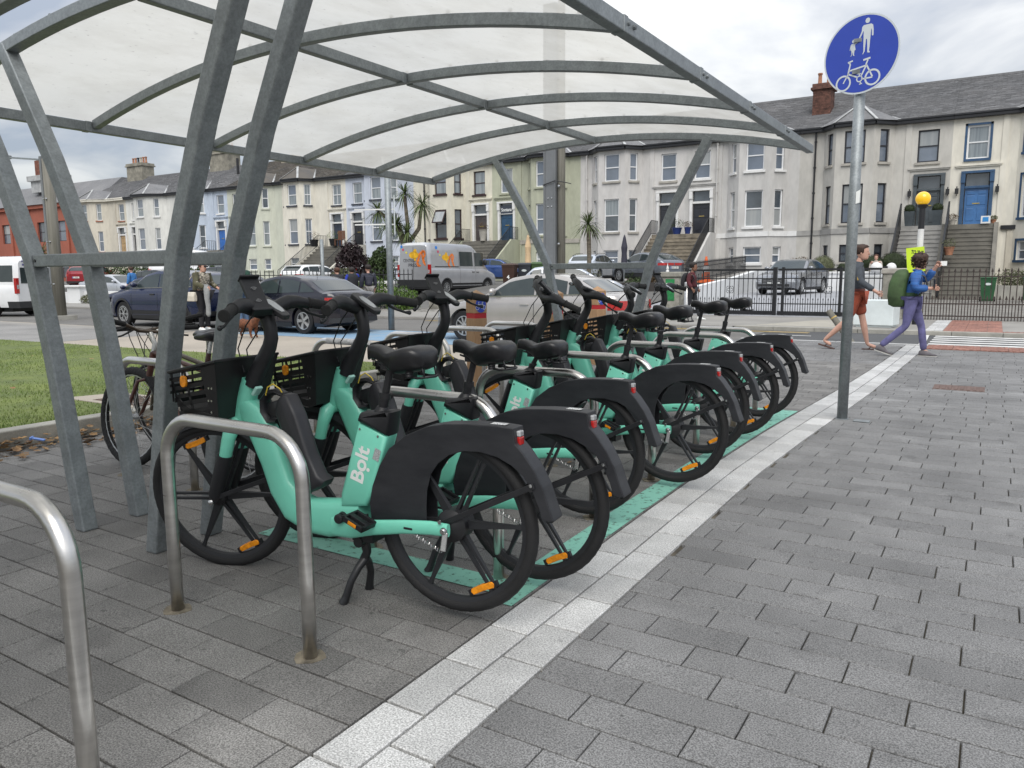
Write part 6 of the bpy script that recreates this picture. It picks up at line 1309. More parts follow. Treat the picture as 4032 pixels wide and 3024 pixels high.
potted('plant in a terracotta pot on the broad step halfway up to the blue door', (-1.95, 41.6, 2.06), pot_m, lf_sage, .34, .22, 1); potted('brown heather in a stone pot left of the blue door', (-2.05, 44.8, 3.6), sill_g, lf_rust, .22, .17, 2); potted('small terracotta pot right of the blue door', (-.30, 44.6, 3.6), pot_m, lf_sage, .15, .12, 3)
potted('large bushy plant in a blue pot between the paired black doors', (-16.3, 44.7, 3.6), mat('cobalt_pot', (.02, .04, .16), rough=.3), lf_green, .35, .3, 4); potted('pink flowering plant in a small blue pot beside the bushy one', (-15.6, 44.6, 3.6), mat('cobalt_pot', (.02, .04, .16)), lf_rust, .35, .2, 5)
potted('plants in a black tub on the landing left of the dark blue door', (-46.0, 44.2, 3.6), black_metal, lf_rust, .5, .35, 6); potted('plants in a black tub on the landing right of the dark blue door', (-43.9, 44.2, 3.6), black_metal, lf_bright, .5, .35, 7)
potted('flowers in a white stone urn on the landing between cream and olive houses', (-30.0, 44.4, 3.6), sill_g, lf_rust, .7, .28, 8, 'urn'); potted('dark green tub by the black flower pot behind the saloon roof', (-14.2, 29.0, .5), black_metal, lf_sage, .5, .32, 9)
ch = empty('wooden_chair', (-43.1, 44.1, 3.6), .3); tag(ch, 'brown wooden folding chair on the landing of the pale cream house', 'chair'); wd = mat('brown_wood', (.14, .06, .03), rough=.6)
mb = MB(); mb.box(-.3, .3, -.3, .3, .42, .47); mb.build('seat', wd, ch)
for i in range(5): mb = MB(); mb.box(-.3+i*.125, -.2+i*.125, .28, .32, .5, 1.15); mb.build('back_slat', wd, ch)
for sx in (-1, 1):
    for sy in (-1, 1): mb = MB(); mb.box(sx*.28-.03, sx*.28+.03, sy*.28-.03, sy*.28+.03, 0, .42); mb.build('leg', wd, ch)
ss = empty('door_notice', (-.62, 44.3, 3.6)); tag(ss, 'small blue and white notice board leaning by the blue door', 'notice'); mb = MB(); mb.box(-.2, .2, 0, .03, 0, .36); b__ = mb.build('board', white_paint, ss); mb = MB(); mb.box(-.13, .12, -.004, 0, .08, .30); mb.build('blue_panel', mat('notice_blue', (.03, .25, .6), rough=.5), b__)
# ------------------------------------------------------------------ vehicles
car_glass = mat('car_glass', (.025, .035, .038), rough=.05, var=.2, scale=1.2, color2=(.045, .058, .058), spec=.5, coat=.22)
trim = mat('black_trim', (.02, .021, .023), rough=.6); rim_a = mat('alloy_rim', (.48, .49, .50), rough=.28, metal=.7, var=.08); rim_d = mat('dark_rim_back', (.03, .03, .032), rough=.6); head_l = mat('headlamp_lens', (.45, .47, .50), rough=.08, var=.3, scale=9, coat=1.0); plate_w = mat('number_plate', (.72, .73, .70), rough=.4, var=.02); plate_y = mat('yellow_plate', (.75, .52, .03), rough=.4); chrome = mat('chrome', (.6, .6, .6), rough=.12, metal=1.0, var=.02)
def paint(n, c, metal=.3): return mat('car_paint_'+n, c, rough=.22, metal=metal, var=.03, coat=.6)
def ip(tab, x):
    if x <= tab[0][0]: return tab[0][1]
    for a, b in zip(tab, tab[1:]):
        if x <= b[0]: return a[1]+(b[1]-a[1])*(x-a[0])/max(1e-6, b[0]-a[0])
    return tab[-1][1]
def sm(tab, x, d=.10): return (ip(tab, x-d)+2*ip(tab, x)+ip(tab, x+d))/4
TYPES = {
 'hatch': dict(L=4.05, W=1.76, wb=(.80, 3.36), r=.315, zb=.20, deck=[(0, .52), (.06, .66), (.35, .80), (.95, .94), (1.2, .98), (3.3, 1.04), (3.85, 1.05), (4.05, .92)], roof=[(1.05, .95), (1.75, 1.36), (2.3, 1.44), (3.1, 1.42), (3.6, 1.36), (3.98, 1.02)], tb=.30, split=[1.5, 2.45, 3.25, 3.7]),
 'sedan': dict(L=4.6, W=1.80, wb=(.88, 3.55), r=.325, zb=.19, deck=[(0, .50), (.06, .64), (.4, .78), (1.1, .90), (1.4, .94), (3.6, 1.0), (4.45, 1.02), (4.6, .84)], roof=[(1.25, .92), (2.0, 1.36), (2.5, 1.44), (3.1, 1.42), (3.55, 1.33), (4.15, 1.01)], tb=.30, split=[1.7, 2.65, 3.4, 3.78]),
 'suv': dict(L=4.45, W=1.84, wb=(.88, 3.55), r=.355, zb=.26, deck=[(0, .62), (.06, .80), (.4, .94), (1.05, 1.05), (1.3, 1.08), (3.6, 1.12), (4.25, 1.14), (4.45, .95)], roof=[(1.15, 1.05), (1.85, 1.50), (2.4, 1.60), (3.3, 1.58), (3.85, 1.50), (4.3, 1.12)], tb=.27, split=[1.6, 2.6, 3.4, 4.0]),
 'coupe': dict(L=4.55, W=1.82, wb=(.90, 3.62), r=.365, zb=.26, deck=[(0, .62), (.06, .80), (.4, .92), (1.1, 1.03), (1.35, 1.06), (3.6, 1.12), (4.4, 1.12), (4.55, .95)], roof=[(1.2, 1.03), (1.95, 1.47), (2.5, 1.57), (3.1, 1.54), (3.6, 1.42), (4.35, 1.12)], tb=.29, split=[1.65, 2.65, 3.4, 3.9]),
 'van': dict(L=5.53, W=2.06, wb=(1.0, 4.3), r=.345, zb=.32, deck=[(0, .60), (.06, .82), (.45, 1.02), (.95, 1.18), (1.3, 1.22), (5.53, 1.26)], roof=[(.85, 1.12), (1.75, 2.12), (2.05, 2.34), (2.5, 2.42), (5.4, 2.44), (5.50, 2.36), (5.531, 2.30)], tb=.085, split=None),
 'minibus': dict(L=5.7, W=1.98, wb=(1.0, 4.5), r=.34, zb=.34, deck=[(0, .60), (.06, .82), (.45, 1.0), (.95, 1.12), (1.3, 1.16), (5.7, 1.16)], roof=[(.85, 1.08), (1.7, 1.95), (2.0, 2.14), (2.5, 2.20), (5.58, 2.21), (5.68, 2.12), (5.701, 2.06)], tb=.07, split=None)}
def make_car(ty, name, label, loc, heading, pm, plate=None, plate_m=None, rims='five', trimlow=False, cat='car', tails='corner', front=True, rail=False, spoil=False, tail_z=None, chrome_line=False):
    t = TYPES[ty]; L, W = t['L'], t['W']; root = empty(name, loc, radians(heading)); root.scale = (.92, .92, .92); tag(root, label, cat); X0 = L/2
    ar = t['r']+.055; van = ty in ('van', 'minibus')
    def hw(x):
        e = min(x, L-x); f = 1.0
        if not (van and x > L/2): f = 1-.26*max(0, (1-e/.45))**2.2
        else: f = 1-.06*max(0, (1-e/.12))**2
        return W/2*f*(1-.02*((x-L/2)/(L/2))**2)
    deck = lambda x: sm(t['deck'], x, .05); roof = t['roof']
    def zbot(x):
        z = t['zb']+.10*max(0, 1-x/.5)+.12*max(0, 1-(L-x)/.45)*(0 if van else 1)
        for wx in t['wb']:
            d = abs(x-wx)
            if d < ar: z = max(z, t['r']+sqrt(ar*ar-d*d))
        return z
    xs = sorted(set([0, .03, .08, .15, .25, .35]+[q*.14 for q in range(3, int(L/.14))]+[L-.35, L-.25, L-.15, L-.08, L-.03, L]+[wx+ar*k for wx in t['wb'] for k in (-1.001, -.97, -.9, -.8, -.65, -.5, -.3, 0, .3, .5, .65, .8, .9, .97, 1.001)]))
    P = lambda x, y, z: (X0-x, y, z)
    def side(x, z):
        """half width of the body skin at (x, z)"""
        w = hw(x); zb = t['zb']; zd = deck(x); m_ = zb+(zd-zb)*.55
        tab = [(zb-.05, w*.93), (zb+.08, w*.975), (m_-.12, w*.998), (m_, w*1.0), (zd-.10, w*.985), (zd-.02, w*.945)]
        y = ip(tab, z)
        if z > zd-.02: y = w*.945-(z-zd+.02)*t['tb']
        return y
    mb = MB(); rings = []
    for x in xs:
        z0 = zbot(x); zd = deck(x); zl = [z0+(zd-.02-z0)*k for k in (0, .12, .3, .5, .68, .82, .93, 1)]
        pts = [(side(x, z), z) for z in zl]; top = [(pts[-1][0]*.90, zd+.008), (pts[-1][0]*.5, zd+.028)]
        half = [(pts[0][0]*.80, z0)]+pts+top
        rings.append([P(x, y, z) for y, z in half]+[P(x, -y, z) for y, z in reversed(half)])
    mb.loft(rings); body = mb.build('body', pm, root, smooth=38)
    # greenhouse
    rx = [roof[0][0]+(roof[-1][0]-roof[0][0])*i/34 for i in range(35)]
    rz = lambda x: sm(roof, x, .06) if roof[0][0]+.06 < x < roof[-1][0]-.06 else ip(roof, x)
    rings = []
    for x in rx:
        zr = max(rz(x), deck(x)+.004); zd = deck(x)-.03; wb_ = side(x, deck(x)-.02)*.985; wt = lambda z: wb_-(z-zd)*t['tb']
        hgt = zr-zd; rings.append([P(x, s*y, z) for s, y, z in [(1, wb_, zd), (1, wt(zd+hgt*.5), zd+hgt*.5), (1, wt(zr-.10*min(1, hgt*2)), zr-.10*min(1, hgt*2)), (1, wt(zr)-.05, zr-.02*min(1, hgt)), (1, (wt(zr)-.05)*.6, zr+.012), (-1, (wt(zr)-.05)*.6, zr+.012), (-1, wt(zr)-.05, zr-.02*min(1, hgt)), (-1, wt(zr-.10*min(1, hgt*2)), zr-.10*min(1, hgt*2)), (-1, wt(zd+hgt*.5), zd+hgt*.5), (-1, wb_, zd)]])
    mb = MB(); mb.loft(rings); gh = mb.build('cabin', pm, root, smooth=40)
    def gy(x, z): wb_ = side(x, deck(x)-.02)*.985; return wb_-(z-(deck(x)-.03))*t['tb']
    def sidepane(x0, x1, s, z0=None, z1=None, nm='side_window', m_=None, fr=0.0, par=None):
        mb = MB(); n = 7; lo = []; hi = []
        for i in range(n+1):
            x = x0+(x1-x0)*i/n; a = (z0 if z0 is not None else deck(x)+.03); b = (z1 if z1 is not None else rz(x)-.085)
            b = max(b, a+.002); lo.append(P(x, s*(gy(x, a)+.006), a)); hi.append(P(x-(0), s*(gy(x, b)+.006), b))
        mb.add(lo+hi, [(i, i+1, n+2+i, n+1+i) for i in range(n)]); return mb.build(nm, m_ or car_glass, par or root, smooth=False)
    ro = roof
    if not van:
        sp = t['split']; xa = ro[0][0]+.22; xb = ro[-1][0]-.22
        cuts = [xa]+sp[1:3]+[xb]
        for s in (-1, 1):
            for a, b in zip(cuts, cuts[1:]): sidepane(a+.025, b-.025, s)
            if chrome_line: mb = MB(); mb.bar(P(xa, s*(gy(xa, deck(xa))+.008), deck(xa)+.02), P(xb, s*(gy(xb, deck(xb))+.008), deck(xb)+.02), .01, .02); mb.build('window_trim', chrome, root)
    def glass_between(xa, xb, nm, k=.93, n=8):
        mb = MB(); r_ = []
        for i in range(n+1):
            x = xa+(xb-xa)*i/n; z = max(rz(x), deck(x)); w_ = (gy(x, z)-.055)*k; r_.append([P(x, w_, z+.008), P(x, w_*.6, z+.026), P(x, -w_*.6, z+.026), P(x, -w_, z+.008)])
        mb.loft(r_, caps=False, closed=False); return mb.build(nm, car_glass, root, smooth=60)
    glass_between(ro[0][0]+.10, ro[1][0]+.02, 'windscreen')
    if not van: glass_between(ro[-2][0]+.08, ro[-1][0]-.07, 'rear_window', .88)
    # plan-curve patches for lamps
    def corner(end, z0, z1, y_in, x_in, m_, nm, s, off=.008):
        if end == 'r': path = [(L, y_in), (L, side(L, z0)), (L-.03, side(L-.03, z0)), (L-.08, side(L-.08, z0)), (L-.15, side(L-.15, z0)), (L-x_in, side(L-x_in, z0))]; sg_ = 1
        else: path = [(0, y_in), (0, side(0, z0)), (.03, side(.03, z0)), (.08, side(.08, z0)), (.15, side(.15, z0)), (x_in, side(x_in, z0))]; sg_ = -1
        mb = MB(); n = len(path); vs = []
        for z in (z0, z1):
            for x, y in path:
                d = off if z == z0 else off*.6; dy = side(min(max(x, 0), L), z)-side(min(max(x, 0), L), z0) if y != y_in else 0
                vs.append(P(x+sg_*d, s*(y+d+dy), z))
        mb.add(vs, [(i, i+1, n+i+1, n+i) for i in range(n-1)]); return mb.build(nm, m_, root, smooth=False)
    zt = tail_z or (deck(L-.1)-.24, deck(L-.1)-.06)
    for s in (-1, 1):
        if tails == 'corner': corner('r', zt[0], zt[1], W*.28, .30, red_lens, 'tail_lamp', s)
        elif tails == 'bar': corner('r', zt[0]+.03, zt[1]-.02, .02, .28, red_lens, 'tail_lamp', s)
        elif tails == 'van':
            mb = MB(); mb.box(-X0-.012, -X0+.10, s*(W/2*.975-.13) if s > 0 else -W/2*.975-.004, s*(W/2*.975)+.004 if s > 0 else -(W/2*.975-.13), .85, 1.42); lp = mb.build('tail_lamp', red_lens, root, bevel=.01)
            mb = MB(); q0, q1 = sorted((s*(W/2*.975-.11), s*(W/2*.975-.02))); mb.box(-X0-.016, -X0-.011, q0, q1, 1.02, 1.17); mb.build('reversing_lamp', clear_lens, lp)
        if front: corner('f', ip(t['deck'], .06)-.15, ip(t['deck'], .06)-.01, W*.27, .42, head_l, 'headlamp', s)
    if front:
        zf = ip(t['deck'], .06); mb = MB(); mb.box(X0+.002, X0+.012, -W*.25, W*.25, zf-.20, zf-.06); gr_ = mb.build('grille', trim, root, bevel=.01)
        for k in range(3): mb = MB(); mb.box(X0+.012, X0+.018, -W*.24, W*.24, zf-.19+k*.045, zf-.175+k*.045); mb.build('grille_bar', chrome, gr_)
        mb = MB(); mb.box(X0-.03, X0+.008, -W*.36, W*.36, t['zb']+.12, t['zb']+.24); mb.build('air_intake', trim, root, bevel=.02)
        mb = MB(); mb.box(X0+.010, X0+.020, -.26, .26, t['zb']+.25, t['zb']+.35); pf = mb.build('front_plate', plate_w, root)
    # bumpers / sills
    mb = MB(); e = .012
    for s in (-1, 1):
        x0_, x1_ = t['wb'][0]+ar+.02, t['wb'][1]-ar-.02; hgt = .22 if trimlow else .09
        n = 6; vs = [P(x0_+(x1_-x0_)*i/n, s*(side(x0_+(x1_-x0_)*i/n, z)+e), z) for z in (t['zb']-.03, t['zb']+hgt) for i in range(n+1)]
        mb.add(vs, [(i, i+1, n+2+i, n+1+i) for i in range(n)])
    mb.build('sill_trim', trim, root)
    if trimlow:
        for wx in t['wb']:
            for s in (-1, 1):
                mb = MB(); n = 14; vs = []
                for rr in (ar-.005, ar+.055):
                    for i in range(n+1): a = pi*i/n; x_, z_ = wx-rr*cos(a), t['r']+rr*sin(a); vs.append(P(x_, s*(side(min(max(x_, 0), L), z_)+.01), z_))
                mb.add(vs, [(i, i+1, n+2+i, n+1+i) for i in range(n)]); mb.build('arch_trim', trim, root)
    for s in (-1, 1): corner('r', t['zb']+.10 if not van else t['zb']-.02, t['zb']+(.22 if not van else .22), 0.0, .45, trim, 'rear_bumper', s, .014 if not van else .05)
    # seams, handles, mirrors
    sp = t['split'] or [1.55, 2.6, 3.9, 9]
    for s in (-1, 1):
        for x in ([sp[0]-.25, sp[1], sp[2]+.12] if not van else [1.05, 2.0, 3.25]):
            mb = MB(); zt_ = deck(x) if not van else 2.15; zs_ = [t['zb']+.1+(zt_-t['zb']-.1)*k/5 for k in range(6)]; yy = lambda z: side(x, z) if z < deck(x)-.02 else gy(x, z)
            vs = [P(x+d, s*(yy(z)+.003), z) for z in zs_ for d in (0, .012)]; mb.add(vs, [(2*i, 2*i+1, 2*i+3, 2*i+2) for i in range(5)]); mb.build('door_seam', trim, root)
        for x in ([sp[1]-.22, sp[2]-.1] if not van else [1.85, 2.2]):
            z = deck(x)-.16; mb = MB(); q0, q1 = sorted((s*(side(x, z)-.01), s*(side(x, z)+.03))); mb.box(X0-x-.10, X0-x+.10, q0, q1, z-.018, z+.018); mb.build('door_handle', pm if not trimlow else trim, root, bevel=.01)
        xm = roof[0][0]+.42; zm = deck(xm)+.08; mb = MB(); mb.sphere((X0-xm, s*(side(xm, zm)+.10), zm+(.04 if not van else .25)), (.07, .11, .075 if not van else .16), 10, 7); mb.build('wing_mirror', pm if not van else trim, root, smooth=True)
    # wheels
    rw = t['r']
    wh = MB(); wh.lathe([(rw*.66, -.10), (rw*.93, -.105), (rw, -.085), (rw, .085), (rw*.93, .105), (rw*.66, .10), (rw*.66, .03), (.01, .03)], 32, axis='y'); wme = wh.mesh('wheel', rubber, 40)
    rb = MB(); rb.lathe([(rw*.67, .085), (rw*.67, .100), (rw*.62, .102), (rw*.60, .07)], 28, axis='y', caps=False)
    ns = {'five': 5, 'multi': 10, 'six': 6}[rims]
    for k in range(ns):
        a = 2*pi*k/ns; d = Vector((cos(a), 0, sin(a))); q = Vector((-sin(a), 0, cos(a))); w0, w1 = (.055, .085) if ns == 5 else (.03, .035)
        rg = [[d*(rw*f)+q*(p*w/2)+Vector((0, yy, 0)) for p, yy in ((-1, .06), (-1, y_), (1, y_), (1, .06))] for f, w, y_ in ((.08, w0, .10), (.62, w1 if ns == 5 else w0, .093))]; rb.loft(rg)
        if ns == 6: rb.bar(d*rw*.42+Vector((0, .09, 0)), Vector((cos(a+.5), 0, sin(a+.5)))*rw*.6+Vector((0, .09, 0)), .02, .02); rb.bar(d*rw*.42+Vector((0, .09, 0)), Vector((cos(a-.5), 0, sin(a-.5)))*rw*.6+Vector((0, .09, 0)), .02, .02)
    rb.lathe([(.05, .09), (.05, .104), (.02, .106)], 12, axis='y'); rme = rb.mesh('rim', rim_a, 40)
    db = MB(); db.lathe([(rw*.66, .04), (rw*.66, .055), (.02, .056)], 24, axis='y'); dme = db.mesh('brake_disc', rim_d, 40)
    for wx in t['wb']:
        for s in (-1, 1):
            y = s*(side(wx, t['r']+.4)-.12)
            w = link_mesh('wheel', wme, root, Matrix.Translation((X0-wx, y, rw)) @ Matrix.Rotation(0 if s > 0 else pi, 4, 'Z')); link_mesh('rim', rme, w); link_mesh('brake_disc', dme, w)
    mb = MB()
    for wx in t['wb']: mb.box(X0-wx-ar*.95, X0-wx+ar*.95, -W/2*.72, W/2*.72, .25, .62)
    mb.box(-L/2+.5, L/2-.5, -W*.36, W*.36, .17, .34); mb.build('underbody', trim, root)
    if plate:
        z = t['zb']+(.48 if not van else .26); mb = MB(); mb.box(-X0-.028, -X0-.012, -.26, .26, z-.055, z+.055); p_ = mb.build('rear_plate', plate_m or plate_w, root); mb = MB(); put_text(mb, plate, (-X0-.030, 0.02, z-.032), (0, -1, 0), (0, 0, 1), .066, bold=.02, align='c', width=.40); mb.build('plate_text', black_print, p_)
        if not plate_m: mb = MB(); mb.quad((-X0-.030, .26, z-.055), (-X0-.030, .215, z-.055), (-X0-.030, .215, z+.055), (-X0-.030, .26, z+.055)); mb.build('plate_band', sign_blue, p_)
    if rail:
        for s in (-1, 1): mb = MB(); mb.tube([(X0-ro[1][0]-.1, s*(gy(ro[2][0], 1.5)-.02), rz(ro[1][0]+.1)+.0), (X0-ro[2][0], s*(gy(ro[2][0], 1.5)-.06), rz(ro[2][0])+.05), (X0-ro[-3][0], s*(gy(ro[-3][0], 1.5)-.06), rz(ro[-3][0])+.05), (X0-ro[-2][0], s*(gy(ro[-2][0], 1.5)-.04), rz(ro[-2][0])+.0)], .015, 6); mb.build('roof_rail', trim, root)
    if spoil: mb = MB(); x_ = ro[-2][0]; mb.box(X0-x_-.16, X0-x_+.1, -gy(x_, 1.4)+.12, gy(x_, 1.4)-.12, rz(x_)-.005, rz(x_)+.03); mb.build('spoiler', pm, root, bevel=.01)
    return root, P, side, gy, X0
navy = paint('navy', (.006, .013, .050), .1); blackp = paint('black', (.008, .008, .016), .1); goldp = paint('champagne', (.42, .40, .38), .5); whitep = paint('white', (.74, .75, .76), 0); silv = paint('silver', (.46, .48, .51), .5); greyp = paint('slate', (.16, .18, .21), .5); redp = paint('red', (.28, .012, .02)); lblue = paint('frost', (.50, .54, .60), .3); mercp = paint('graphite', (.24, .25, .27), .6); bluep = paint('blue', (.03, .07, .22)); darkp = paint('dark', (.022, .024, .03))
c, *_ = make_car('suv', 'parked_suv', 'dark navy crossover parked nose-left in the front row, mostly behind the shelter posts', (-18.8, 13.0, -.01), 180, navy, '13 K', plate_y, 'six', True, rail=False, chrome_line=True)
c, P_, sd_, gy_, X_ = make_car('sedan', 'parked_sedan', 'black saloon parked on the blue bay, rear towards us, with five-spoke alloys', (-14.43, 13.12, -.01), 180, blackp, '08-D', None, 'five')
mb = MB(); mb.tube([(-.9, 0, 1.42), (-1.05, 0, 1.75)], .006, 5); mb.build('aerial', trim, c)
make_car('sedan', 'parked_saloon', 'champagne silver saloon parked behind the wooden bollards', (-7.7, 13.4, -.01), 180, goldp, None, None, 'multi', chrome_line=True)
mbus, P_, sd_, gy_, X_ = make_car('minibus', 'white_minibus', 'white minibus seen from behind at the left edge', (-30.75, 13.25, -.01), 200, whitep, '08-D-130555', None, 'five', cat='minibus', tails='van', front=False)
def rear_panel(car, X_, y0, y1, z0, z1, nm, m_, bev=.0, d=.010): mb = MB(); mb.box(-X_-d, -X_-.002, y0, y1, z0, z1); return mb.build(nm, m_, car, bevel=bev)
for s in (-1, 1): rear_panel(mbus, X_, *sorted((s*.04, s*.74)), 1.22, 1.80, 'rear_window', car_glass)
rear_panel(mbus, X_, -.006, .006, .5, 2.0, 'door_seam', trim)
mb = MB(); put_text(mb, 'SOUTH DU', (-X_-.012, .66, 2.0), (0, -1, 0), (0, 0, 1), .085, bold=.02, width=.62); put_text(mb, 'MINIBUS', (-X_-.012, .63, 1.865), (0, -1, 0), (0, 0, 1), .085, bold=.02, width=.40); mb.build('lettering', mat('navy_letters', (.05, .05, .25), rough=.5), mbus)
def van_window(car, P_, gy_, x0, x1, z0, z1, s, nm='side_window', m_=None):
    mb = MB(); vs = [P_(x, s*(gy_(x, z)+.008), z) for x, z in ((x0, z0), (x1, z0), (x1, z1), (x0, z1))]; mb.add(vs, [(0, 1, 2, 3)]); return mb.build(nm, m_ or car_glass, car)
for s in (-1, 1):
    van_window(mbus, P_, gy_, 1.25, 2.0, 1.28, 1.85, s)
    for k in range(3): van_window(mbus, P_, gy_, 2.15+k*1.15, 3.2+k*1.15, 1.28, 1.88, s)
van, P_, sd_, gy_, X_ = make_car('van', 'silver_van', 'silver high-roof van with goldfish artwork and the words CENTRAL PRESS', (-22.0, 29.75, .42), 88, paint('van_silver', (.47, .48, .50), .45), '162 WW 826', None, 'multi', True, cat='van', tails='van', front=True)
rear_panel(van, X_, -.006, .006, .45, 2.25, 'door_seam', trim); rear_panel(van, X_, -1.0, 1.0, .34, .72, 'bumper_panel', trim, .02, .06)
for s in (-1, 1):
    van_window(van, P_, gy_, 1.22, 1.98, 1.35, 2.02, s); van_window(van, P_, gy_, 2.15, 3.2, 1.35, 2.05, s)
    van_window(van, P_, gy_, 3.3, 5.1, 1.30, 1.34, s, 'slide_rail', trim)
mb = MB(); put_text(mb, 'CENTRAL', (-X_-.006, .62, 1.54), (0, -1, 0), (0, 0, 1), .15, bold=.005, width=.74); put_text(mb, 'PRESS', (-X_-.006, .30, 1.32), (0, -1, 0), (0, 0, 1), .15, bold=.008, width=.64); mb.build('lettering', black_print, van)
fy = mat('fish_yellow', (.80, .45, .02), rough=.4, var=.15, scale=4); fo_ = mat('fish_orange', (.80, .20, .03), rough=.4, var=.2, scale=4)
def fish(frm, s):
    """flat goldfish with a ribbon tail; frm(u, v) -> 3D"""
    mb = MB(); el = [frm(s*(.0+.26*cos(a)*(1 if cos(a) < 0 else .9)), s*(.0+.14*sin(a))) for a in [2*pi*k/24 for k in range(24)]]; mb.add(el, [tuple(range(24))])
    mb.add([frm(s*u, s*v) for u, v in ((-.05, .12), (.02, .24), (.12, .22), (.14, .10))], [(0, 1, 2, 3)]); mb.add([frm(s*u, s*v) for u, v in ((-.02, -.12), (.02, -.24), (.10, -.22), (.10, -.10))], [(0, 1, 2, 3)]); mb.build('fish_artwork', fy, van)
    mb = MB()
    def rib(pts, w):
        for (a, b), (c_, d_), w0, w1 in zip(pts, pts[1:], w, w[1:]):
            q = Vector((c_-a, d_-b)).normalized(); n_ = Vector((-q.y, q.x)); mb.add([frm(s*(a-n_.x*w0), s*(b-n_.y*w0)), frm(s*(a+n_.x*w0), s*(b+n_.y*w0)), frm(s*(c_+n_.x*w1), s*(d_+n_.y*w1)), frm(s*(c_-n_.x*w1), s*(d_-n_.y*w1))], [(0, 1, 2, 3)])
    rib([(.20, .0), (.34, .06), (.48, .16), (.56, .06), (.52, -.08), (.44, -.16)], [.03, .05, .05, .05, .04, .02]); rib([(.30, .0), (.24, -.14), (.16, -.28), (.22, -.42), (.34, -.40)], [.04, .05, .06, .05, .02]); rib([(.40, .08), (.44, -.10), (.50, -.28), (.58, -.42)], [.03, .05, .06, .02])
    mb.build('fish_artwork', fo_, van)
def dots(frm, L_):
    for u, v, r_, m_ in L_: mb = MB(); mb.add([frm(u+r_*cos(a), v+r_*sin(a)) for a in [2*pi*k/14 for k in range(14)]], [tuple(range(14))]); mb.build('bubble_artwork', m_, van)
db_ = mat('dot_blue', (.03, .22, .70)); dp_ = mat('dot_pink', (.62, .04, .12)); dy_ = mat('dot_yellow', (.75, .65, .10)); van.scale = (.95, .95, .95)
fr1 = lambda u, v: (-X_-.007, -.05-u, 1.86+v)
fish(fr1, 1.2); fr1b = lambda u, v: (-X_-.007, -u, v); dots(fr1b, [(-.72, 2.26, .07, db_), (-.62, 2.12, .055, dp_), (-.42, 1.98, .055, dy_)])
fr2 = lambda u, v: P_(4.25-u, -(gy_(4.25-u, 1.75+v)+.006), 1.75+v); fish(fr2, 1.05)
fr3 = lambda u, v: P_(4.9-u, -(gy_(4.9-u, v)+.006), v); dots(fr3, [(0, 2.2, .08, db_), (.12, 2.02, .06, dp_), (.24, 1.86, .05, dy_)])
def gcar(ty, nm, lab, x, y, hd, pm, **k): o = make_car(ty, nm, lab, (x, y, gz(x, y)), hd, pm, **k)[0]; return o
o = gcar('hatch', 'white_hatchback', 'white hatchback parked facing the houses beyond the low white wall', -29.9, 28.7, 92, whitep, tails='corner', spoil=True, rims='multi')
o = gcar('hatch', 'small_white_car', 'small white car seen from behind past the purple shrub', -31.6, 34.4, 90, whitep, tails='corner')
o = gcar('hatch', 'dark_hatchback', 'dark car with its nose to the right above the white-coped wall', -36.1, 28.4, 8, darkp, rims='multi')
o = gcar('hatch', 'black_hatchback', 'black hatchback facing right beyond the parked cars at left', -39.6, 26.8, 10, darkp)
o = gcar('sedan', 'silver_estate', 'silver car facing right behind the white gate pillar', -39.6, 23.9, 12, silv)
o = make_car('sedan', 'navy_saloon', 'dark blue saloon beyond the navy crossover, nose to the left', (-23.6, 15.6, -.01), 184, navy)[0]
o = gcar('suv', 'red_suv', 'dark red car seen from behind between the timber mast and shelter leg', -51.8, 29.6, 120, redp, plate='171 WW')
o = gcar('van', 'white_van', 'white van roof showing behind the woman with the cardigan', -43.4, 31.2, 20, whitep, cat='van')
o = gcar('hatch', 'blue_car', 'blue car roof behind the bins and the silver van', -24.9, 38.6, 15, bluep)
o = gcar('hatch', 'low_silver_car', 'pale silver car facing right just behind the champagne saloon', -13.4, 25.8, 28, lblue)
o = gcar('suv', 'pale_suv', 'pale frosted crossover with a full-width tail lamp, beside the small palm', -18.8, 38.7, 94, lblue, tails='bar', rims='multi', plate='201 D', rail=True)
o = gcar('coupe', 'grey_crossover', 'slate grey coupe crossover seen from behind, below the stone steps', -14.9, 36.7, 150, greyp, tails='bar', rims='multi', plate='221 D', trimlow=True)
mc, P_, sd_, gy_, X_ = make_car('sedan', 'graphite_saloon', 'graphite executive saloon facing us on the driveway behind the black gate', (-6.75, 31.7, .5), 263, mercp, rims='multi')
mb = MB(); mb.box(X_+.014, X_+.03, -.46, .46, .50, .66); g_ = mb.build('grille', trim, mc, bevel=.03); mb = MB(); mb.lathe([(.095, 0), (.095, .008), (.08, .008), (.08, 0)], 22, (0, 0, 0), axis='x'); mb.xf(Matrix.Translation((X_+.03, 0, .585)))
for k in range(3): a = pi/2+k*2*pi/3; mb.bar((X_+.034, 0, .585), (X_+.034, .085*cos(a), .585+.085*sin(a)), .01, .008)
for z in (.545, .62): mb.box(X_+.03, X_+.036, -.42, .42, z-.01, z+.01)
mb.build('grille_star', chrome, g_)
mb = MB(); put_text(mb, '71-K', (X_+.022, -.20, .455), (0, 1, 0), (0, 0, 1), .06, bold=.02, width=.19); put_text(mb, '7', (X_+.022, .17, .455), (0, 1, 0), (0, 0, 1), .06, bold=.02); mb.build('plate_text', black_print, mc)
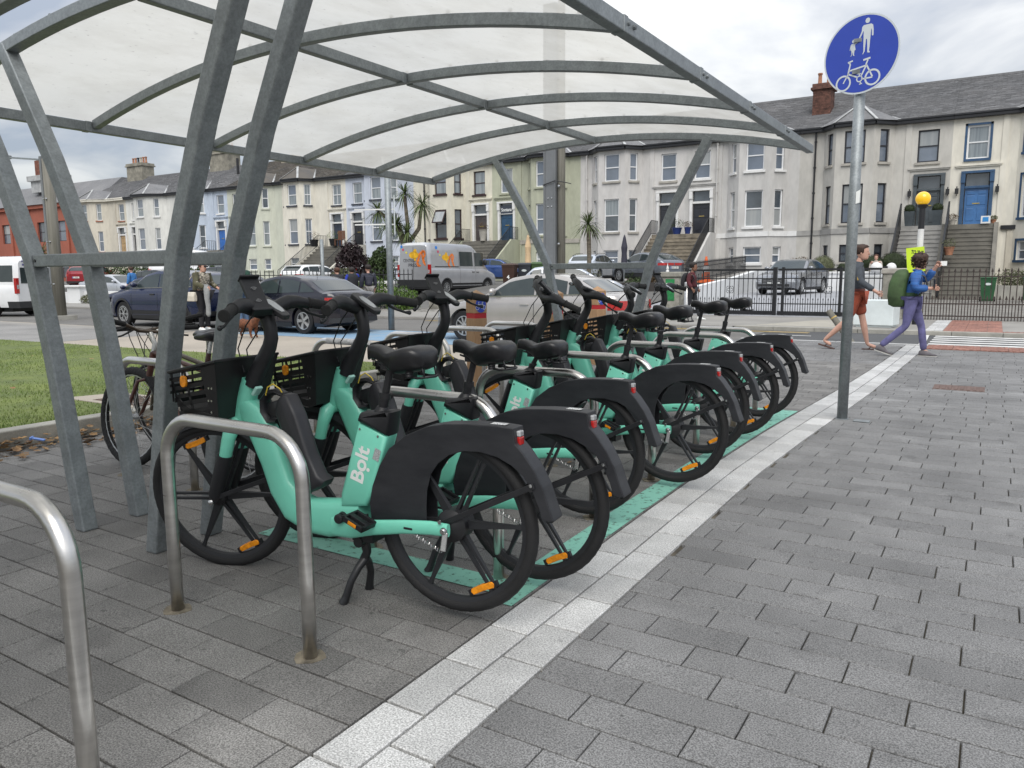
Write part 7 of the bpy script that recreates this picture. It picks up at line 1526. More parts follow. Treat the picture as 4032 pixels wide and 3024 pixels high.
# ------------------------------------------------------------------ people
def skin_mesh(name, joints, edges, mats, subdiv=2, root_i=0):
    me = bpy.data.meshes.new(name); me.from_pydata([j[0] for j in joints], edges, []); ob = bpy.data.objects.new(name, me); COL.objects.link(ob)
    sk = ob.modifiers.new('skin', 'SKIN'); sk.use_smooth_shade = True; sk.branch_smoothing = .6
    for i, j in enumerate(joints):
        r_ = j[1] if isinstance(j[1], tuple) else (j[1], j[1]); me.skin_vertices[0].data[i].radius = r_
        me.skin_vertices[0].data[i].use_root = (i == root_i)
    ss = ob.modifiers.new('sub', 'SUBSURF'); ss.levels = subdiv; ss.render_levels = subdiv
    bpy.context.view_layer.update(); dg = bpy.context.evaluated_depsgraph_get()
    m2 = bpy.data.meshes.new_from_object(ob.evaluated_get(dg)); m2.name = name; bpy.data.objects.remove(ob)
    m2.materials.clear(); m2.materials.append(mats); m2.polygons.foreach_set('use_smooth', [True]*len(m2.polygons)); return m2
skin_a = mat('skin_fair', (.55, .32, .24), rough=.55, var=.06, scale=6); skin_b = mat('skin_brown', (.22, .11, .07), rough=.55, var=.06)
def cloth(n, c, **k): return mat('cloth_'+n, c, rough=.85, var=.18, scale=6, bump=.25, bscale=35, **k)
def person(label, loc, heading, pose, skin, hair, top, bottom, shoes, hair_len=.02, sleeves='long', shorts=False, sandals=False, jacket_bulk=1.0, parts=None, group=None, scale=1.0, girth=1.0, skirt=None):
    """pose: dict of joint positions in metres for a 1.75 m body; +x is the walking direction, y to the left"""
    r = empty('person', loc, radians(heading)); r.scale = (scale,)*3; tag(r, label, 'person', group)
    J = dict(pelvis=(0, 0, .95), waist=(0, 0, 1.08), chest=(.01, 0, 1.30), neck=(.01, 0, 1.46), head=(.03, 0, 1.60),
             shL=(0, .19, 1.41), shR=(0, -.19, 1.41), elL=(0, .24, 1.14), elR=(0, -.24, 1.14), wrL=(.08, .24, .90), wrR=(.08, -.24, .90),
             hipL=(0, .09, .92), hipR=(0, -.09, .92), knL=(.02, .10, .50), knR=(.02, -.10, .50), anL=(0, .10, .09), anR=(0, -.10, .09)); J.update(pose)
    V = {k: Vector(v) for k, v in J.items() if isinstance(v, tuple)}; g = girth
    names = ['pelvis', 'waist', 'chest', 'neck', 'head0', 'shL', 'elL', 'wrL', 'haL', 'shR', 'elR', 'wrR', 'haR', 'hipL', 'knL', 'caL', 'anL', 'toL', 'hipR', 'knR', 'caR', 'anR', 'toR']
    hd_ = (V['head']-V['neck']).normalized(); V['head0'] = V['neck']+hd_*.07
    for s in 'LR':
        V['ha'+s] = V['wr'+s]+(V['wr'+s]-V['el'+s]).normalized()*.06; V['ca'+s] = V['kn'+s].lerp(V['an'+s], .3)
        d = J.get('toe'+s, (.14, 0, -.055)); V['to'+s] = V['an'+s]+Vector(d)*(1 if sandals else .5)
    R_ = dict(pelvis=(.155*g, .12*g), waist=(.135*g, .105*g), chest=(.155*g, .115*g), neck=.050, head0=.050, shL=.062, elL=.042, wrL=.028, haL=.032, shR=.062, elR=.042, wrR=.028, haR=.032, hipL=.095*g, knL=.055, caL=.058, anL=.030, toL=.020 if not sandals else .034, hipR=.095*g, knR=.055, caR=.058, anR=.030, toR=.020 if not sandals else .034)
    E = [('pelvis', 'waist'), ('waist', 'chest'), ('chest', 'neck'), ('neck', 'head0')]+[e for s in 'LR' for e in (('chest', 'sh'+s), ('sh'+s, 'el'+s), ('el'+s, 'wr'+s), ('wr'+s, 'ha'+s), ('pelvis', 'hip'+s), ('hip'+s, 'kn'+s), ('kn'+s, 'ca'+s), ('ca'+s, 'an'+s), ('an'+s, 'to'+s))]
    thin = dict(pelvis=.78, waist=.78, chest=.76, shL=.8, shR=.8, elL=.8, elR=.8, hipL=.8, hipR=.8); thin.update({} if shorts else dict(knL=.8, knR=.8, caL=.75, caR=.75))
    js = [(V[n], tuple(q*thin.get(n, 1) for q in R_[n]) if isinstance(R_[n], tuple) else R_[n]*thin.get(n, 1)) for n in names]; es = [(names.index(a), names.index(b)) for a, b in E]
    body = link_mesh('body', skin_mesh('body', js, es, skin), r)
    # head with face, joined to the body mesh
    hb = MB(); hc = V['head']; f = J.get('face', (1, 0, 0)); fx = Vector(f).normalized(); fz = Vector((0, 0, 1)); fy_ = fz.cross(fx).normalized(); Tm = Matrix.Translation(hc) @ Matrix((fx, fy_, fx.cross(fy_))).transposed().to_4x4()
    rg = []
    for z, rx, ry, ox in ((-.125, .03, .035, .035), (-.115, .055, .05, .03), (-.09, .075, .062, .02), (-.05, .088, .070, .008), (0, .098, .075, 0), (.045, .100, .077, -.004), (.085, .088, .068, -.008), (.112, .055, .045, -.01), (.122, .02, .018, -.01)):
        rg.append([Tm @ Vector((ox+rx*cos(q)*(1.03 if cos(q) > 0 else .98), ry*sin(q), z)) for q in [2*pi*k/18 for k in range(18)]])
    hb.loft(rg); hb.loft([[Tm @ Vector(p) for p in ((.095, -.014, -.05), (.095, .014, -.05), (.122, .008, -.045), (.122, -.008, -.045))], [Tm @ Vector(p) for p in ((.095, -.009, .01), (.095, .009, .01), (.100, .004, .012), (.100, -.004, .012))]])
    for s in (-1, 1): hb.sphere(tuple(Tm @ Vector((-.005, s*.076, -.015))), (.016, .010, .028), 8, 6)
    for s in 'LR':
        # palm, four fingers and thumb
        w = V['ha'+s]; d = (V['wr'+s]-V['el'+s]).normalized(); sd = d.cross(Vector((1, 0, 0)) if abs(d.x) < .8 else Vector((0, 0, 1))).normalized(); up = sd.cross(d)
        if J.get('flat'+s): pass
        for k, L_ in enumerate((.062, .070, .066, .052)):
            o_ = w+up*((k-1.5)*.019)+d*.015; b1 = o_+d*L_*.5+sd*(.006 if s == 'L' else -.006); b2 = b1+(d*.6+sd*(-.5 if s == 'L' else .5)).normalized()*L_*.5; hb.tube([o_, b1, b2], [.0095, .009, .007], 6)
        o_ = w+up*.028-d*.02; hb.tube([o_, o_+up*.022+d*.025, o_+up*.026+d*.055], [.011, .010, .008], 6)
        hb.sphere(tuple(w), (.030, .030, .030), 8, 6)
    hm = hb.mesh('head_tmp', skin, True)
    bm = bmesh.new(); bm.from_mesh(body.data); bm.from_mesh(hm); bm.to_mesh(body.data); bm.free(); body.data.polygons.foreach_set('use_smooth', [True]*len(body.data.polygons)); bpy.data.meshes.remove(hm)
    fb = MB()
    for s in (-1, 1): fb.sphere(tuple(Tm @ Vector((.088, s*.030, .008))), (.008, .011, .006), 8, 5)
    fb.build('eyes', black_print, r, smooth=True)
    fb = MB(); fb.box(-.004, .006, -.022, .022, -.004, .004, T=Tm @ Matrix.Translation((.090, 0, -.072))); fb.build('mouth', mat('lips', (.35, .13, .11), rough=.5), r)
    # hair
    hr = MB(); RR = random.Random(len(label)); rg = []
    for z, k_ in ((-.06-hair_len, .5 if hair_len > .03 else .0), (-.03, .75), (.0, .93), (.05, 1.04), (.09, 1.0), (.118, .72), (.135+min(.03, hair_len*.3), .2)):
        if k_ == 0: continue
        ring = []
        for q in [2*pi*k/20 for k in range(20)]:
            front_ = cos(q) > .25 and z < .062; a = .022+hair_len*.45; x = -.012+(.100+a*.6)*cos(q)*k_; y = (.078+a*.7)*sin(q)*k_
            if front_: x = min(x, .035)
            ring.append(Tm @ Vector((x+RR.uniform(-1, 1)*hair_len*.12, y+RR.uniform(-1, 1)*hair_len*.12, z+RR.uniform(-1, 1)*hair_len*.1)))
        rg.append(ring)
    hr.loft(rg)
    if hair_len > .03:
        for i in range(420):
            q = RR.uniform(0, 2*pi); zz = RR.uniform(-.10, .13); 
            if cos(q) > .45 and zz < .06: continue
            rr = sqrt(max(.1, 1-(zz/.16)**2)); c_ = Tm @ Vector((-.015+(.115+hair_len*.25)*cos(q)*rr, (.10+hair_len*.25)*sin(q)*rr, zz)); d_ = Vector((RR.gauss(0, 1), RR.gauss(0, 1), RR.gauss(0, 1))).normalized()*.022; e_ = d_.cross(Vector((RR.gauss(0, 1), RR.gauss(0, 1), RR.gauss(0, 1)))).normalized()*.010; hr.add([c_-d_, c_+e_, c_+d_, c_-e_], [(0, 1, 2, 3)])
    hr.build('hair', hair, r, smooth=True)
    def garment(nm, keys, edges, m_, add=.012, tweak={}, root=0):
        js = []
        for n in keys:
            rr = R_.get(n, .05); rr = tweak.get(n, tuple(q+add for q in rr) if isinstance(rr, tuple) else rr+add); js.append((V[n], rr))
        return link_mesh(nm, skin_mesh(nm, js, [(keys.index(a), keys.index(b)) for a, b in edges], m_, root_i=root), r)
    jb = .016*jacket_bulk; V['collar'] = V['neck'].lerp(V['chest'], -.02); V['yoke'] = V['neck'].lerp(V['chest'], .42); V['hem'] = V['pelvis']+Vector((0, 0, .02))
    for s in 'LR': V['cu'+s] = V['wr'+s].lerp(V['el'+s], .10); V['up'+s] = V['sh'+s].lerp(V['el'+s], .75)
    R_['collar'] = .064; R_['yoke'] = (.125*g, .092*g); R_['hem'] = (.165*g, .13*g); R_['cuL'] = R_['cuR'] = .034; R_['upL'] = R_['upR'] = .055
    ar_ = 'cu' if sleeves == 'long' else 'up'; ks = ['hem', 'waist', 'chest', 'yoke', 'collar']; ee = [('hem', 'waist'), ('waist', 'chest'), ('chest', 'yoke'), ('yoke', 'collar')]
    for s in 'LR':
        ks += ['sh'+s]+(['el'+s] if sleeves == 'long' else [])+[ar_+s]; ee += [('chest', 'sh'+s)]+([('sh'+s, 'el'+s), ('el'+s, ar_+s)] if sleeves == 'long' else [('sh'+s, ar_+s)])
    garment('jacket' if jacket_bulk > 1.2 else 'top', ks, ee, top, jb)
    V['seat'] = V['pelvis']+Vector((0, 0, .03)); R_['seat'] = (.150*g, .118*g)
    for s in 'LR': V['hm'+s] = V['kn'+s].lerp(V['hip'+s], .12) if shorts else V['an'+s].lerp(V['kn'+s], .0); R_['hm'+s] = (.085 if shorts else .052); V['th'+s] = V['hip'+s].lerp(V['kn'+s], .5); R_['th'+s] = .088*g
    ks = ['seat']; ee = []
    for s in 'LR':
        mid = ['hip'+s, 'th'+s]+([] if shorts else ['kn'+s, 'ca'+s])+['hm'+s]; ks += mid; ee += [('seat', 'hip'+s)]+list(zip(mid, mid[1:]))
    garment('shorts' if shorts else 'trousers', ks, ee, bottom, .016 if shorts else (.010 if skirt != 'tight' else .004), {'hipL': .105*g, 'hipR': .105*g} if not shorts else {'hipL': .115*g, 'hipR': .115*g})
    for s in 'LR':
        a = V['an'+s]; pt = J.get('pitch'+s, 0); T = Matrix.Translation(a+Vector((0, 0, -.05))) @ Matrix.Rotation(radians(pt), 4, 'Y')
        if sandals:
            mb = MB(); mb.prism([(-.08, -.035), (0, -.04), (.12, -.05), (.19, -.03), (.20, .02), (.12, .05), (0, .04), (-.08, .035)], -.045, -.025, plane='xy', T=T); mb.tube([T @ Vector((.03, -.042, -.02)), T @ Vector((.07, -.02, .022)), T @ Vector((.13, 0, -.0)), T @ Vector((.07, .02, .022)), T @ Vector((.03, .042, -.02))], .008, 5); mb.build('flip_flop', shoes, r)
        else:
            mb = MB(); rg = [[T @ Vector((x, w*cos(q), zc+h*sin(q) if sin(q) > 0 else zc+h*.55*sin(q))) for q in [2*pi*k/12 for k in range(12)]] for x, w, zc, h in ((-.075, .02, -.015, .02), (-.07, .038, -.01, .05), (-.02, .044, .0, .080), (.05, .047, -.008, .062), (.12, .046, -.018, .026), (.18, .036, -.022, .016), (.20, .015, -.024, .008))]
            mb.loft(rg); sh = mb.build('shoe', shoes, r, smooth=True); mb = MB(); mb.prism([(-.08, -.036), (0, -.042), (.12, -.048), (.19, -.034), (.205, 0), (.19, .034), (.12, .048), (0, .042), (-.08, .036)], -.047, -.030, plane='xy', T=T); mb.build('sole', mat('pale_sole', (.5, .49, .46), rough=.7), sh)
    return r, V
def backpack(name, label, parent_loc, heading, m_, size, off, strap=None, scale=1.0, strap_m=None):
    r = empty(name, parent_loc, radians(heading)); r.scale = (scale,)*3; tag(r, label, 'backpack'); w, d, h = size; mb = MB(); rg = []
    for z, k, o_ in ((0, .55, 0), (.06, .9, -.02), (.3, 1.0, -.03), (.6, .98, -.02), (.85, .85, .01), (.96, .6, .03), (1.0, .3, .04)):
        rg.append([(off[0]-d/2+o_+d/2*k*(abs(cos(q))**.7)*math.copysign(1, cos(q)), off[1]+w/2*k*(abs(sin(q))**.7)*math.copysign(1, sin(q)), off[2]+h*z) for q in [2*pi*j/16 for j in range(16)]])
    mb.loft(rg); mb.build('bag', m_, r, smooth=60)
    mb = MB(); mb.box(off[0]-d*1.02, off[0]-d*.9, -w*.3, w*.3, off[2]+h*.15, off[2]+h*.5); mb.build('front_pocket', m_, r, bevel=.02)
    mb = MB()
    for s in (-1, 1): mb.tube([(off[0], s*.10, off[2]+h*.82), (off[0]+.07, s*.13, off[2]+h*.90), (off[0]+.22, s*.14, off[2]+h*.80), (off[0]+.26, s*.145, off[2]+h*.6), (off[0]+.18, s*.16, off[2]+h*.35), (off[0]+.02, s*.15, off[2]+h*.2)], .018, 6, sq=(1.6, .6))
    mb.build('straps', strap_m or black_print, r, smooth=50); return r
brown_h = mat('hair_brown', (.055, .028, .018), rough=.7, var=.3, scale=30, bump=.3, bscale=80); dark_h = mat('hair_dark', (.018, .012, .010), rough=.7, var=.3, scale=30, bump=.3, bscale=80); ginger = mat('hair_auburn', (.10, .04, .02), rough=.7, var=.3)
# man in rust-red shorts striding to the right
man, V = person('man in grey long-sleeved top and rust-red shorts with flip-flops striding right', (-1.98, 14.15, 0), -3,
    dict(pelvis=(0, 0, .93), waist=(0, 0, 1.07), chest=(.0, 0, 1.32), neck=(.02, 0, 1.49), head=(.06, -.0, 1.63), shR=(.03, -.18, 1.41), elR=(.10, -.27, 1.15), wrR=(.34, -.27, .99), shL=(-.03, .19, 1.42), elL=(-.12, .25, 1.16), wrL=(-.10, .24, .92),
         hipL=(0, .09, .90), knL=(.10, .10, .52), anL=(.20, .09, .09), hipR=(0, -.09, .90), knR=(-.10, -.10, .50), anR=(-.46, -.10, .14), toeR=(.12, 0, -.07), toeL=(.14, 0, -.05), pitchR=16), skin_a, brown_h, cloth('charcoal_knit', (.055, .065, .078)), cloth('rust', (.33, .07, .035)), mat('brown_sole', (.09, .05, .04), rough=.8), .006, shorts=True, sandals=True)
mb = MB(); mb.tube([(V['shR'].x+.03, -.245, 1.36), (.085, -.31, 1.17)], .012, 6, sq=(2, .5)); mb.build('sleeve_stripe', cloth('mustard', (.30, .20, .05)), man)
bl = MB(); bl.lathe([(.168, 0), (.17, .02), (.168, .04)], 20, (0, 0, .985)); bl.v = [(p[0]*.80, p[1], p[2]) for p in bl.v]; bl.build('belt', mat('brown_belt', (.12, .03, .02), rough=.6), man)
wom, V = person('woman with curly brown hair in blue quilted jacket and purple leggings, pointing right', (-1.08, 13.4, 0), 2,
    dict(pelvis=(0, 0, .92), waist=(.01, 0, 1.05), chest=(.04, 0, 1.27), neck=(.06, 0, 1.43), head=(.09, .03, 1.55), face=(.6, .8, -.05), shL=(.05, .17, 1.37), elL=(.18, .24, 1.24), wrL=(.30, .16, 1.44), shR=(.05, -.17, 1.37), elR=(.04, -.27, 1.12), wrR=(.26, -.20, 1.12),
         hipL=(0, .09, .90), knL=(.16, .10, .50), anL=(.22, .10, .09), hipR=(0, -.09, .90), knR=(-.06, -.10, .50), anR=(-.42, -.10, .16), toeR=(.13, 0, -.07), toeL=(.14, 0, -.05), pitchR=18), skin_a, brown_h, mat('quilted_blue', (.03, .14, .42), rough=.6, var=.25, scale=2.2, stretch=(.2, .2, 12), color2=(.012, .06, .22), bump=1.0, bscale=9), cloth('leggings', (.13, .125, .27)), cloth('grey_trainer', (.13, .12, .13)), .05, jacket_bulk=1.9, scale=.94, skirt='tight')
backpack('green_backpack', 'big green hiking rucksack on the back of the woman in blue', (-1.08, 13.4, 0), 2, mat('rucksack_green', (.055, .10, .035), rough=.7, var=.25, scale=5, bump=1.0, bscale=7), (.34, .29, .62), (-.05, 0, .81), scale=.94)
mb = MB(); mb.lathe([(.155, 0), (.16, .04), (.155, .09)], 18, (0, 0, .96)); mb.v = [(p[0]*.85, p[1], p[2]) for p in mb.v]; mb.build('hip_belt', cloth('belt_green', (.04, .085, .04)), wom)
ph = empty('mobile_phone', (-.77, 13.20, 1.05), .3); tag(ph, 'phone held in the right hand of the woman in blue', 'phone'); mb = MB(); mb.box(-.012, .0, -.035, .035, 0, .14); mb.build('phone_body', black_print, ph, bevel=.003)
pp = empty('folded_paper', (-.735, 13.57, 1.40), .3); tag(pp, 'folded white paper in the raised hand of the woman in blue', 'paper'); mb = MB(); mb.box(0, .09, -.002, .002, -.01, .06); mb.build('sheet', white_print, pp)
g1, V = person('young man in maroon jacket walking right in front of the gate', (-6.95, 20.3, .05), 0,
    dict(head=(.05, 0, 1.62), elR=(-.03, -.24, 1.15), wrR=(.10, -.24, .96), elL=(-.04, .24, 1.15), wrL=(.1, .24, .96), knL=(.12, .10, .50), anL=(.24, .10, .10), knR=(-.04, -.1, .5), anR=(-.34, -.10, .16), toeR=(.13, 0, -.07), pitchR=16), skin_b, dark_h, cloth('maroon', (.085, .016, .022)), cloth('black_jeans', (.022, .024, .03)), white_print, .03, jacket_bulk=1.6, scale=.88)
backpack('black_backpack', 'small black backpack on the young man in maroon', (-6.95, 20.3, .05), 0, cloth('black_bag', (.02, .02, .024)), (.3, .17, .44), (-.13, 0, 1.0), scale=.88)
mb = MB(); mb.sphere((.115, 0, 1.54), (.03, .05, .035), 10, 7); mb.build('beard', dark_h, g1, smooth=True)
w2_, V = person('woman in olive cardigan and leopard-print top holding a scarf by the navy crossover', (-16.15, 11.85, 0), 8,
    dict(elR=(.06, -.26, 1.17), wrR=(.34, -.22, 1.08), elL=(.04, .26, 1.17), wrL=(.30, .20, 1.06), head=(.05, 0, 1.58), face=(1, -.1, -.1)), skin_a, mat('hair_red_brown', (.12, .045, .03), rough=.7, var=.3), mat('leopard_print', (.50, .45, .36), rough=.85, var=.2, scale=26, color2=(.02, .02, .02), detail=1), cloth('black_trousers', (.016, .016, .02)), white_print, .015, jacket_bulk=1.3, scale=.97, girth=1.22)
mb = MB()
for s in 'LR':
    mb.tube([V['sh'+s], V['el'+s], V['wr'+s].lerp(V['el'+s], .15)], [.085, .068, .052], 12)
mb.tube([(-.07, 0, 1.45), (-.12, 0, 1.2), (-.12, 0, .92)], [.14, .17, .19], 14, sq=(1, .55)); mb.build('cardigan', cloth('olive_cardigan', (.085, .08, .045)), w2_, smooth=60)
mb = MB(); mb.box(.10, .125, -.06, .06, -.018, .018, T=Matrix.Translation(V['head']-Vector((0, 0, -.01)))); mb.build('sunglasses', black_print, w2_)
sc_ = empty('grey_scarf', (-15.83, 11.70, 0)); tag(sc_, 'long grey scarf hanging from the hands of the woman in the cardigan', 'scarf'); mb = MB(); mb.loft([[(x+.05*cos(q)*k, .035*sin(q)*k, z) for q in [2*pi*j/10 for j in range(10)]] for x, z, k in ((0, 1.12, 1.4), (.04, 1.0, 1.8), (.03, .8, 1.5), (.06, .6, 1.3), (.05, .42, 1.5), (.05, .36, .6))]); mb.build('cloth', cloth('scarf_grey', (.30, .31, .31)), sc_, smooth=True)
hbg = empty('cream_handbag', (-16.2, 11.55, .72)); tag(hbg, 'cream shoulder bag at the hip of the woman in the cardigan', 'bag'); mb = MB(); mb.loft([[(x, y*k, z) for x, y in ((-.18, -.05), (.18, -.05), (.18, .05), (-.18, .05))] for z, k in ((0, 1), (.12, 1.1), (.22, .5))]); mb.build('bag', mat('cream_leather', (.60, .55, .46), rough=.5), hbg, bevel=.02); mb = MB(); mb.tube([(-.15, 0, .2), (-.1, .05, .5), (.12, .12, .74)], .01, 5); mb.build('strap', mat('cream_leather', (.6, .55, .46)), hbg)
g3, V = person('person in dark green coat standing behind the second shelter post', (-14.9, 12.0, 0), 190, dict(wrR=(.14, -.24, .92)), skin_a, dark_h, cloth('bottle_green', (.02, .075, .05)), cloth('jeans', (.10, .16, .26)), cloth('dark_shoe', (.03, .03, .03)), .01, jacket_bulk=1.8)
G3 = 'three men standing by the railings'
person('tallest of three men by the railings, in a dark quilted hooded jacket and grey trousers', (-17.0, 18.6, .05), 150, dict(face=(1, .2, 0)), skin_a, dark_h, mat('navy_quilt', (.022, .025, .045), rough=.55, var=.25, scale=2, stretch=(.2, .2, 10), bump=.8, bscale=12), cloth('grey_trouser', (.24, .23, .22)), cloth('dark_shoe', (.03, .03, .03)), .015, jacket_bulk=2.2, group=G3, scale=.92)
person('man in black gilet over bright blue sleeves pointing left by the railings', (-17.55, 18.45, .05), 150, dict(elR=(.25, -.24, 1.36), wrR=(.48, -.2, 1.42), shR=(.03, -.2, 1.41), head=(.05, 0, 1.55)), skin_a, dark_h, cloth('cobalt', (.02, .045, .40)), cloth('black_trousers', (.016, .016, .02)), cloth('dark_shoe', (.03, .03, .03)), .03, jacket_bulk=1.2, group=G3, scale=.90)
gl_ = empty('gilet', (-17.55, 18.45, .05), radians(150)); gl_.scale = (.90,)*3; tag(gl_, 'black padded gilet worn by the pointing man', 'gilet'); mb = MB(); mb.loft([[(k*.165*cos(q), k*.215*sin(q), z) for q in [2*pi*j/16 for j in range(16)]] for z, k in ((.92, 1.0), (1.1, .98), (1.3, 1.02), (1.42, .85), (1.47, .45))]); mb.build('shell', cloth('gilet_black', (.02, .022, .028)), gl_, smooth=True)
person('auburn-haired man in dark jacket, leftmost of three by the railings', (-18.15, 18.4, .05), 160, dict(head=(.05, 0, 1.55)), skin_a, ginger, cloth('charcoal_coat', (.03, .032, .04)), cloth('black_trousers', (.016, .016, .02)), cloth('dark_shoe', (.03, .03, .03)), .02, jacket_bulk=1.8, group=G3, scale=.90)
person('man in bright blue shirt seen over the roof of the dark blue saloon', (-33.5, 20.9, .05), 200, {}, skin_a, brown_h, cloth('sky_blue', (.05, .2, .5)), cloth('dark_trouser', (.03, .03, .04)), cloth('dark_shoe', (.03, .03, .03)), .008, jacket_bulk=1.2)
person('seated-height figure with auburn hair behind the box hedge', (-4.75, 39.4, .38), -90, {}, skin_a, ginger, cloth('cream_top', (.5, .45, .4)), cloth('dark_trouser', (.03, .03, .04)), cloth('dark_shoe', (.03, .03, .03)), .03)
# small brown dog
dg_ = empty('brown_dog', (-13.55, 10.95, 0), radians(0)); tag(dg_, 'small long-bodied brown dog standing by the black saloon', 'dog')
js = [((0, 0, .30), (.10, .11)), ((.18, 0, .31), (.11, .12)), ((.33, 0, .36), .08), ((.42, 0, .45), .055), ((.50, 0, .49), .06), ((.60, 0, .465), .03), ((.66, 0, .455), .02), ((-.18, 0, .31), (.085, .095)), ((-.30, 0, .32), .06), ((-.42, 0, .38), .02), ((-.52, 0, .46), .012)]
es = [(0, 1), (1, 2), (2, 3), (3, 4), (4, 5), (5, 6), (0, 7), (7, 8), (8, 9), (9, 10)]
for s in (-1, 1):
    b = len(js); js += [((.24, s*.07, .22), .05), ((.22, s*.07, .12), .028), ((.245, s*.07, .03), .022), ((.28, s*.07, .018), .024)]; es += [(1, b), (b, b+1), (b+1, b+2), (b+2, b+3)]
    b = len(js); js += [((-.22, s*.07, .23), .06), ((-.17, s*.075, .15), .035), ((-.27, s*.075, .10), .022), ((-.25, s*.075, .025), .020), ((-.22, s*.075, .016), .022)]; es += [(7, b), (b, b+1), (b+1, b+2), (b+2, b+3), (b+3, b+4)]
link_mesh('body', skin_mesh('body', js, es, mat('brown_fur', (.15, .055, .025), rough=.9, var=.25, scale=20, bump=.5, bscale=60)), dg_)
for s in (-1, 1): mb = MB(); mb.prism([(.46, .54), (.50, .52), (.49, .42), (.46, .40), (.44, .45)], s*.055-.006, s*.055+.006); mb.build('ear', mat('brown_fur_dark', (.09, .035, .018), rough=.9), dg_)
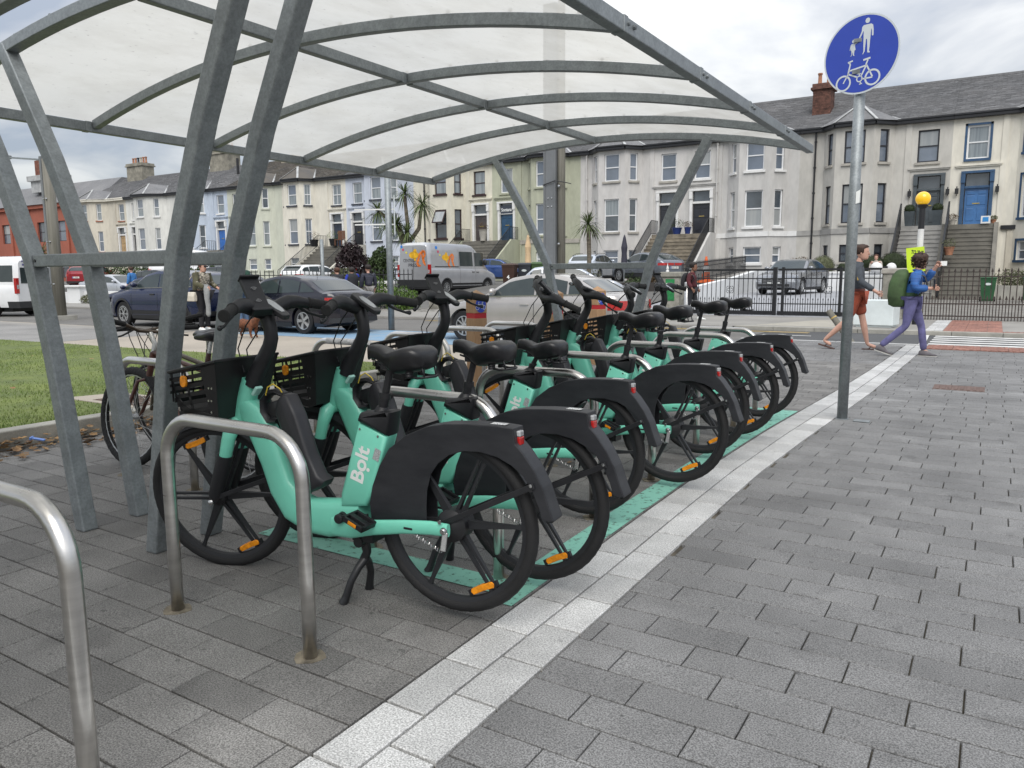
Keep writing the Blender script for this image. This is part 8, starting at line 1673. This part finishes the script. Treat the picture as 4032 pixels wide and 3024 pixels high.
# ------------------------------------------------------------------ two ordinary bicycles at the back rack
def old_bike(name, label, loc, heading, lean, fm, tyre_r, tyre_w, tm, saddle_m, slope=True, bar='flat', rimc=None):
    r = empty(name, loc); r.rotation_euler = (radians(lean), 0, radians(heading)) ; tag(r, label, 'bicycle', None); R0 = tyre_r
    r.rotation_euler = (Matrix.Rotation(radians(heading), 3, 'Z') @ Matrix.Rotation(radians(lean), 3, 'X')).to_euler()
    for wx, nm in ((0, 'rear_wheel'), (1.06, 'front_wheel')):
        mb = MB(); mb.lathe([(R0-tyre_w*1.1, -.012), (R0-tyre_w*.8, -.014), (R0-tyre_w*.8, .014), (R0-tyre_w*1.1, .012)], 36, (wx, 0, R0), axis='y', caps=False)
        for k in range(24):
            a = 2*pi*k/24+.05; s = 1 if k % 2 else -1; mb.bar((wx+.02*cos(a+.9), s*.03, R0+.02*sin(a+.9)), (wx+(R0-tyre_w)*cos(a), 0, R0+(R0-tyre_w)*sin(a)), .0022, .0022)
        mb.tube([(wx, -.035, R0), (wx, .035, R0)], .02, 8); w = mb.build(nm, rimc or rim_a, r)
        tb = MB(); n = 72; rings = []
        for i in range(n):
            kk = .004 if (i % 2 and tyre_w > .04) else 0; rings.append([(wx+(R0-tyre_w/2+(tyre_w/2+kk)*cos(q))*cos(2*pi*i/n), (tyre_w/2)*sin(q), R0+(R0-tyre_w/2+(tyre_w/2+kk)*cos(q))*sin(2*pi*i/n)) for q in [2*pi*j/8 for j in range(8)]])
        rings.append(rings[0]); tb.loft(rings, caps=False).build('tyre', tm, w, smooth=60)
    mb = MB(); bb = (.42, 0, R0-.04); st_ = (.30, 0, .82); hd0 = (.90, 0, .62); hd1 = (.86, 0, .80)
    for a, b, q in ((bb, st_, .016), (bb, hd0, .020), (st_ if not slope else (.33, 0, .70), hd1, .017), (hd0, hd1, .022)): mb.tube([a, b], q, 10)
    for s in (-1, 1): mb.tube([bb, (0, s*.06, R0)], .010, 8); mb.tube([(.32, 0, .74), (0, s*.06, R0)], .009, 8); mb.tube([hd0, (.93, s*.06, .60), (1.06, s*.06, R0)], .013, 8)
    mb.build('frame', fm, r, smooth=60)
    mb = MB(); mb.tube([st_, (.285, 0, .90)], .013, 8); mb.build('seat_post', steel, r)
    mb = MB(); mb.loft([[(x, w*cos(q), .93+zo+h*sin(q)*(1 if sin(q) > 0 else 1.6)) for q in [2*pi*k/14 for k in range(14)]] for x, w, h, zo in ((.44, .012, .010, -.012), (.40, .025, .018, -.004), (.32, .05, .022, 0), (.24, .095, .028, .006), (.18, .10, .026, .010), (.155, .06, .018, .008))]); mb.build('saddle', saddle_m, r, smooth=60)
    mb = MB(); mb.tube([hd1, (.85, 0, .86), (.90, 0, .93)], .016, 8); mb.build('stem', clear_lens if False else mat('alloy_stem', (.5, .5, .48), rough=.3, metal=.8), r, smooth=60)
    mb = MB(); mb.tube([(.85, -.32, .99), (.88, -.2, .975), (.91, -.08, .94), (.91, .08, .94), (.88, .2, .975), (.85, .32, .99)], .012, 8); mb.build('handlebar', mat('bronze_bar', (.10, .075, .055), rough=.4, metal=.5), r, smooth=60)
    for s in (-1, 1): mb = MB(); mb.tube([(.875, s*.21, .978), (.845, s*.33, .992)], .018, 10); mb.build('grip', rubber, r); mb = MB(); mb.tube([(.90, s*.17, .96), (.93, s*.24, .93), (.90, s*.30, .93)], .007, 6); mb.build('brake_lever', trim, r)
    mb = MB(); mb.tube([(.90, .15, .96), (1.0, .12, 1.0), (1.03, .06, .88), (.93, .03, .70)], .003, 4); mb.tube([(.90, -.15, .96), (1.02, -.1, .98), (1.02, -.04, .85), (.92, .02, .68)], .003, 4); mb.tube([(.9, .1, .95), (.98, .05, .93), (.96, 0, .78), (.7, 0, .62)], .003, 4); mb.build('cables', black_print, r)
    mb = MB(); mb.lathe([(.09, .03), (.09, .036), (.03, .036)], 24, bb, axis='y'); mb.bar(bb, (bb[0]+.12, .05, bb[2]-.12), .01, .02); mb.box(bb[0]+.08, bb[0]+.17, .05, .14, bb[2]-.135, bb[2]-.11); mb.bar(bb, (bb[0]-.12, -.05, bb[2]+.12), .01, .02); mb.box(bb[0]-.17, bb[0]-.08, -.14, -.05, bb[2]+.11, bb[2]+.135); mb.build('crankset', mat('dark_steel', (.08, .08, .08), rough=.4, metal=.8), r)
    return r
old_bike('city_bicycle', 'old bronze-framed bicycle with silver stem leaning at the back rack, thin tyres', (-4.15, 3.35, 0), 176, -6, mat('bronze_frame', (.12, .10, .075), rough=.35, metal=.4), .34, .034, rubber, mat('black_saddle', (.02, .02, .024), rough=.4))
old_bike('mountain_bicycle', 'mountain bike with knobbly tyres and dark frame behind the bronze bicycle', (-3.95, 3.05, 0), 182, 7, mat('dark_frame', (.03, .03, .032), rough=.3, color2=(.12, .035, .02), scale=3), .345, .056, mat('knobbly_rubber', (.016, .016, .017), rough=.9, bump=1.0, bscale=60), mat('black_saddle', (.02, .02, .024)))
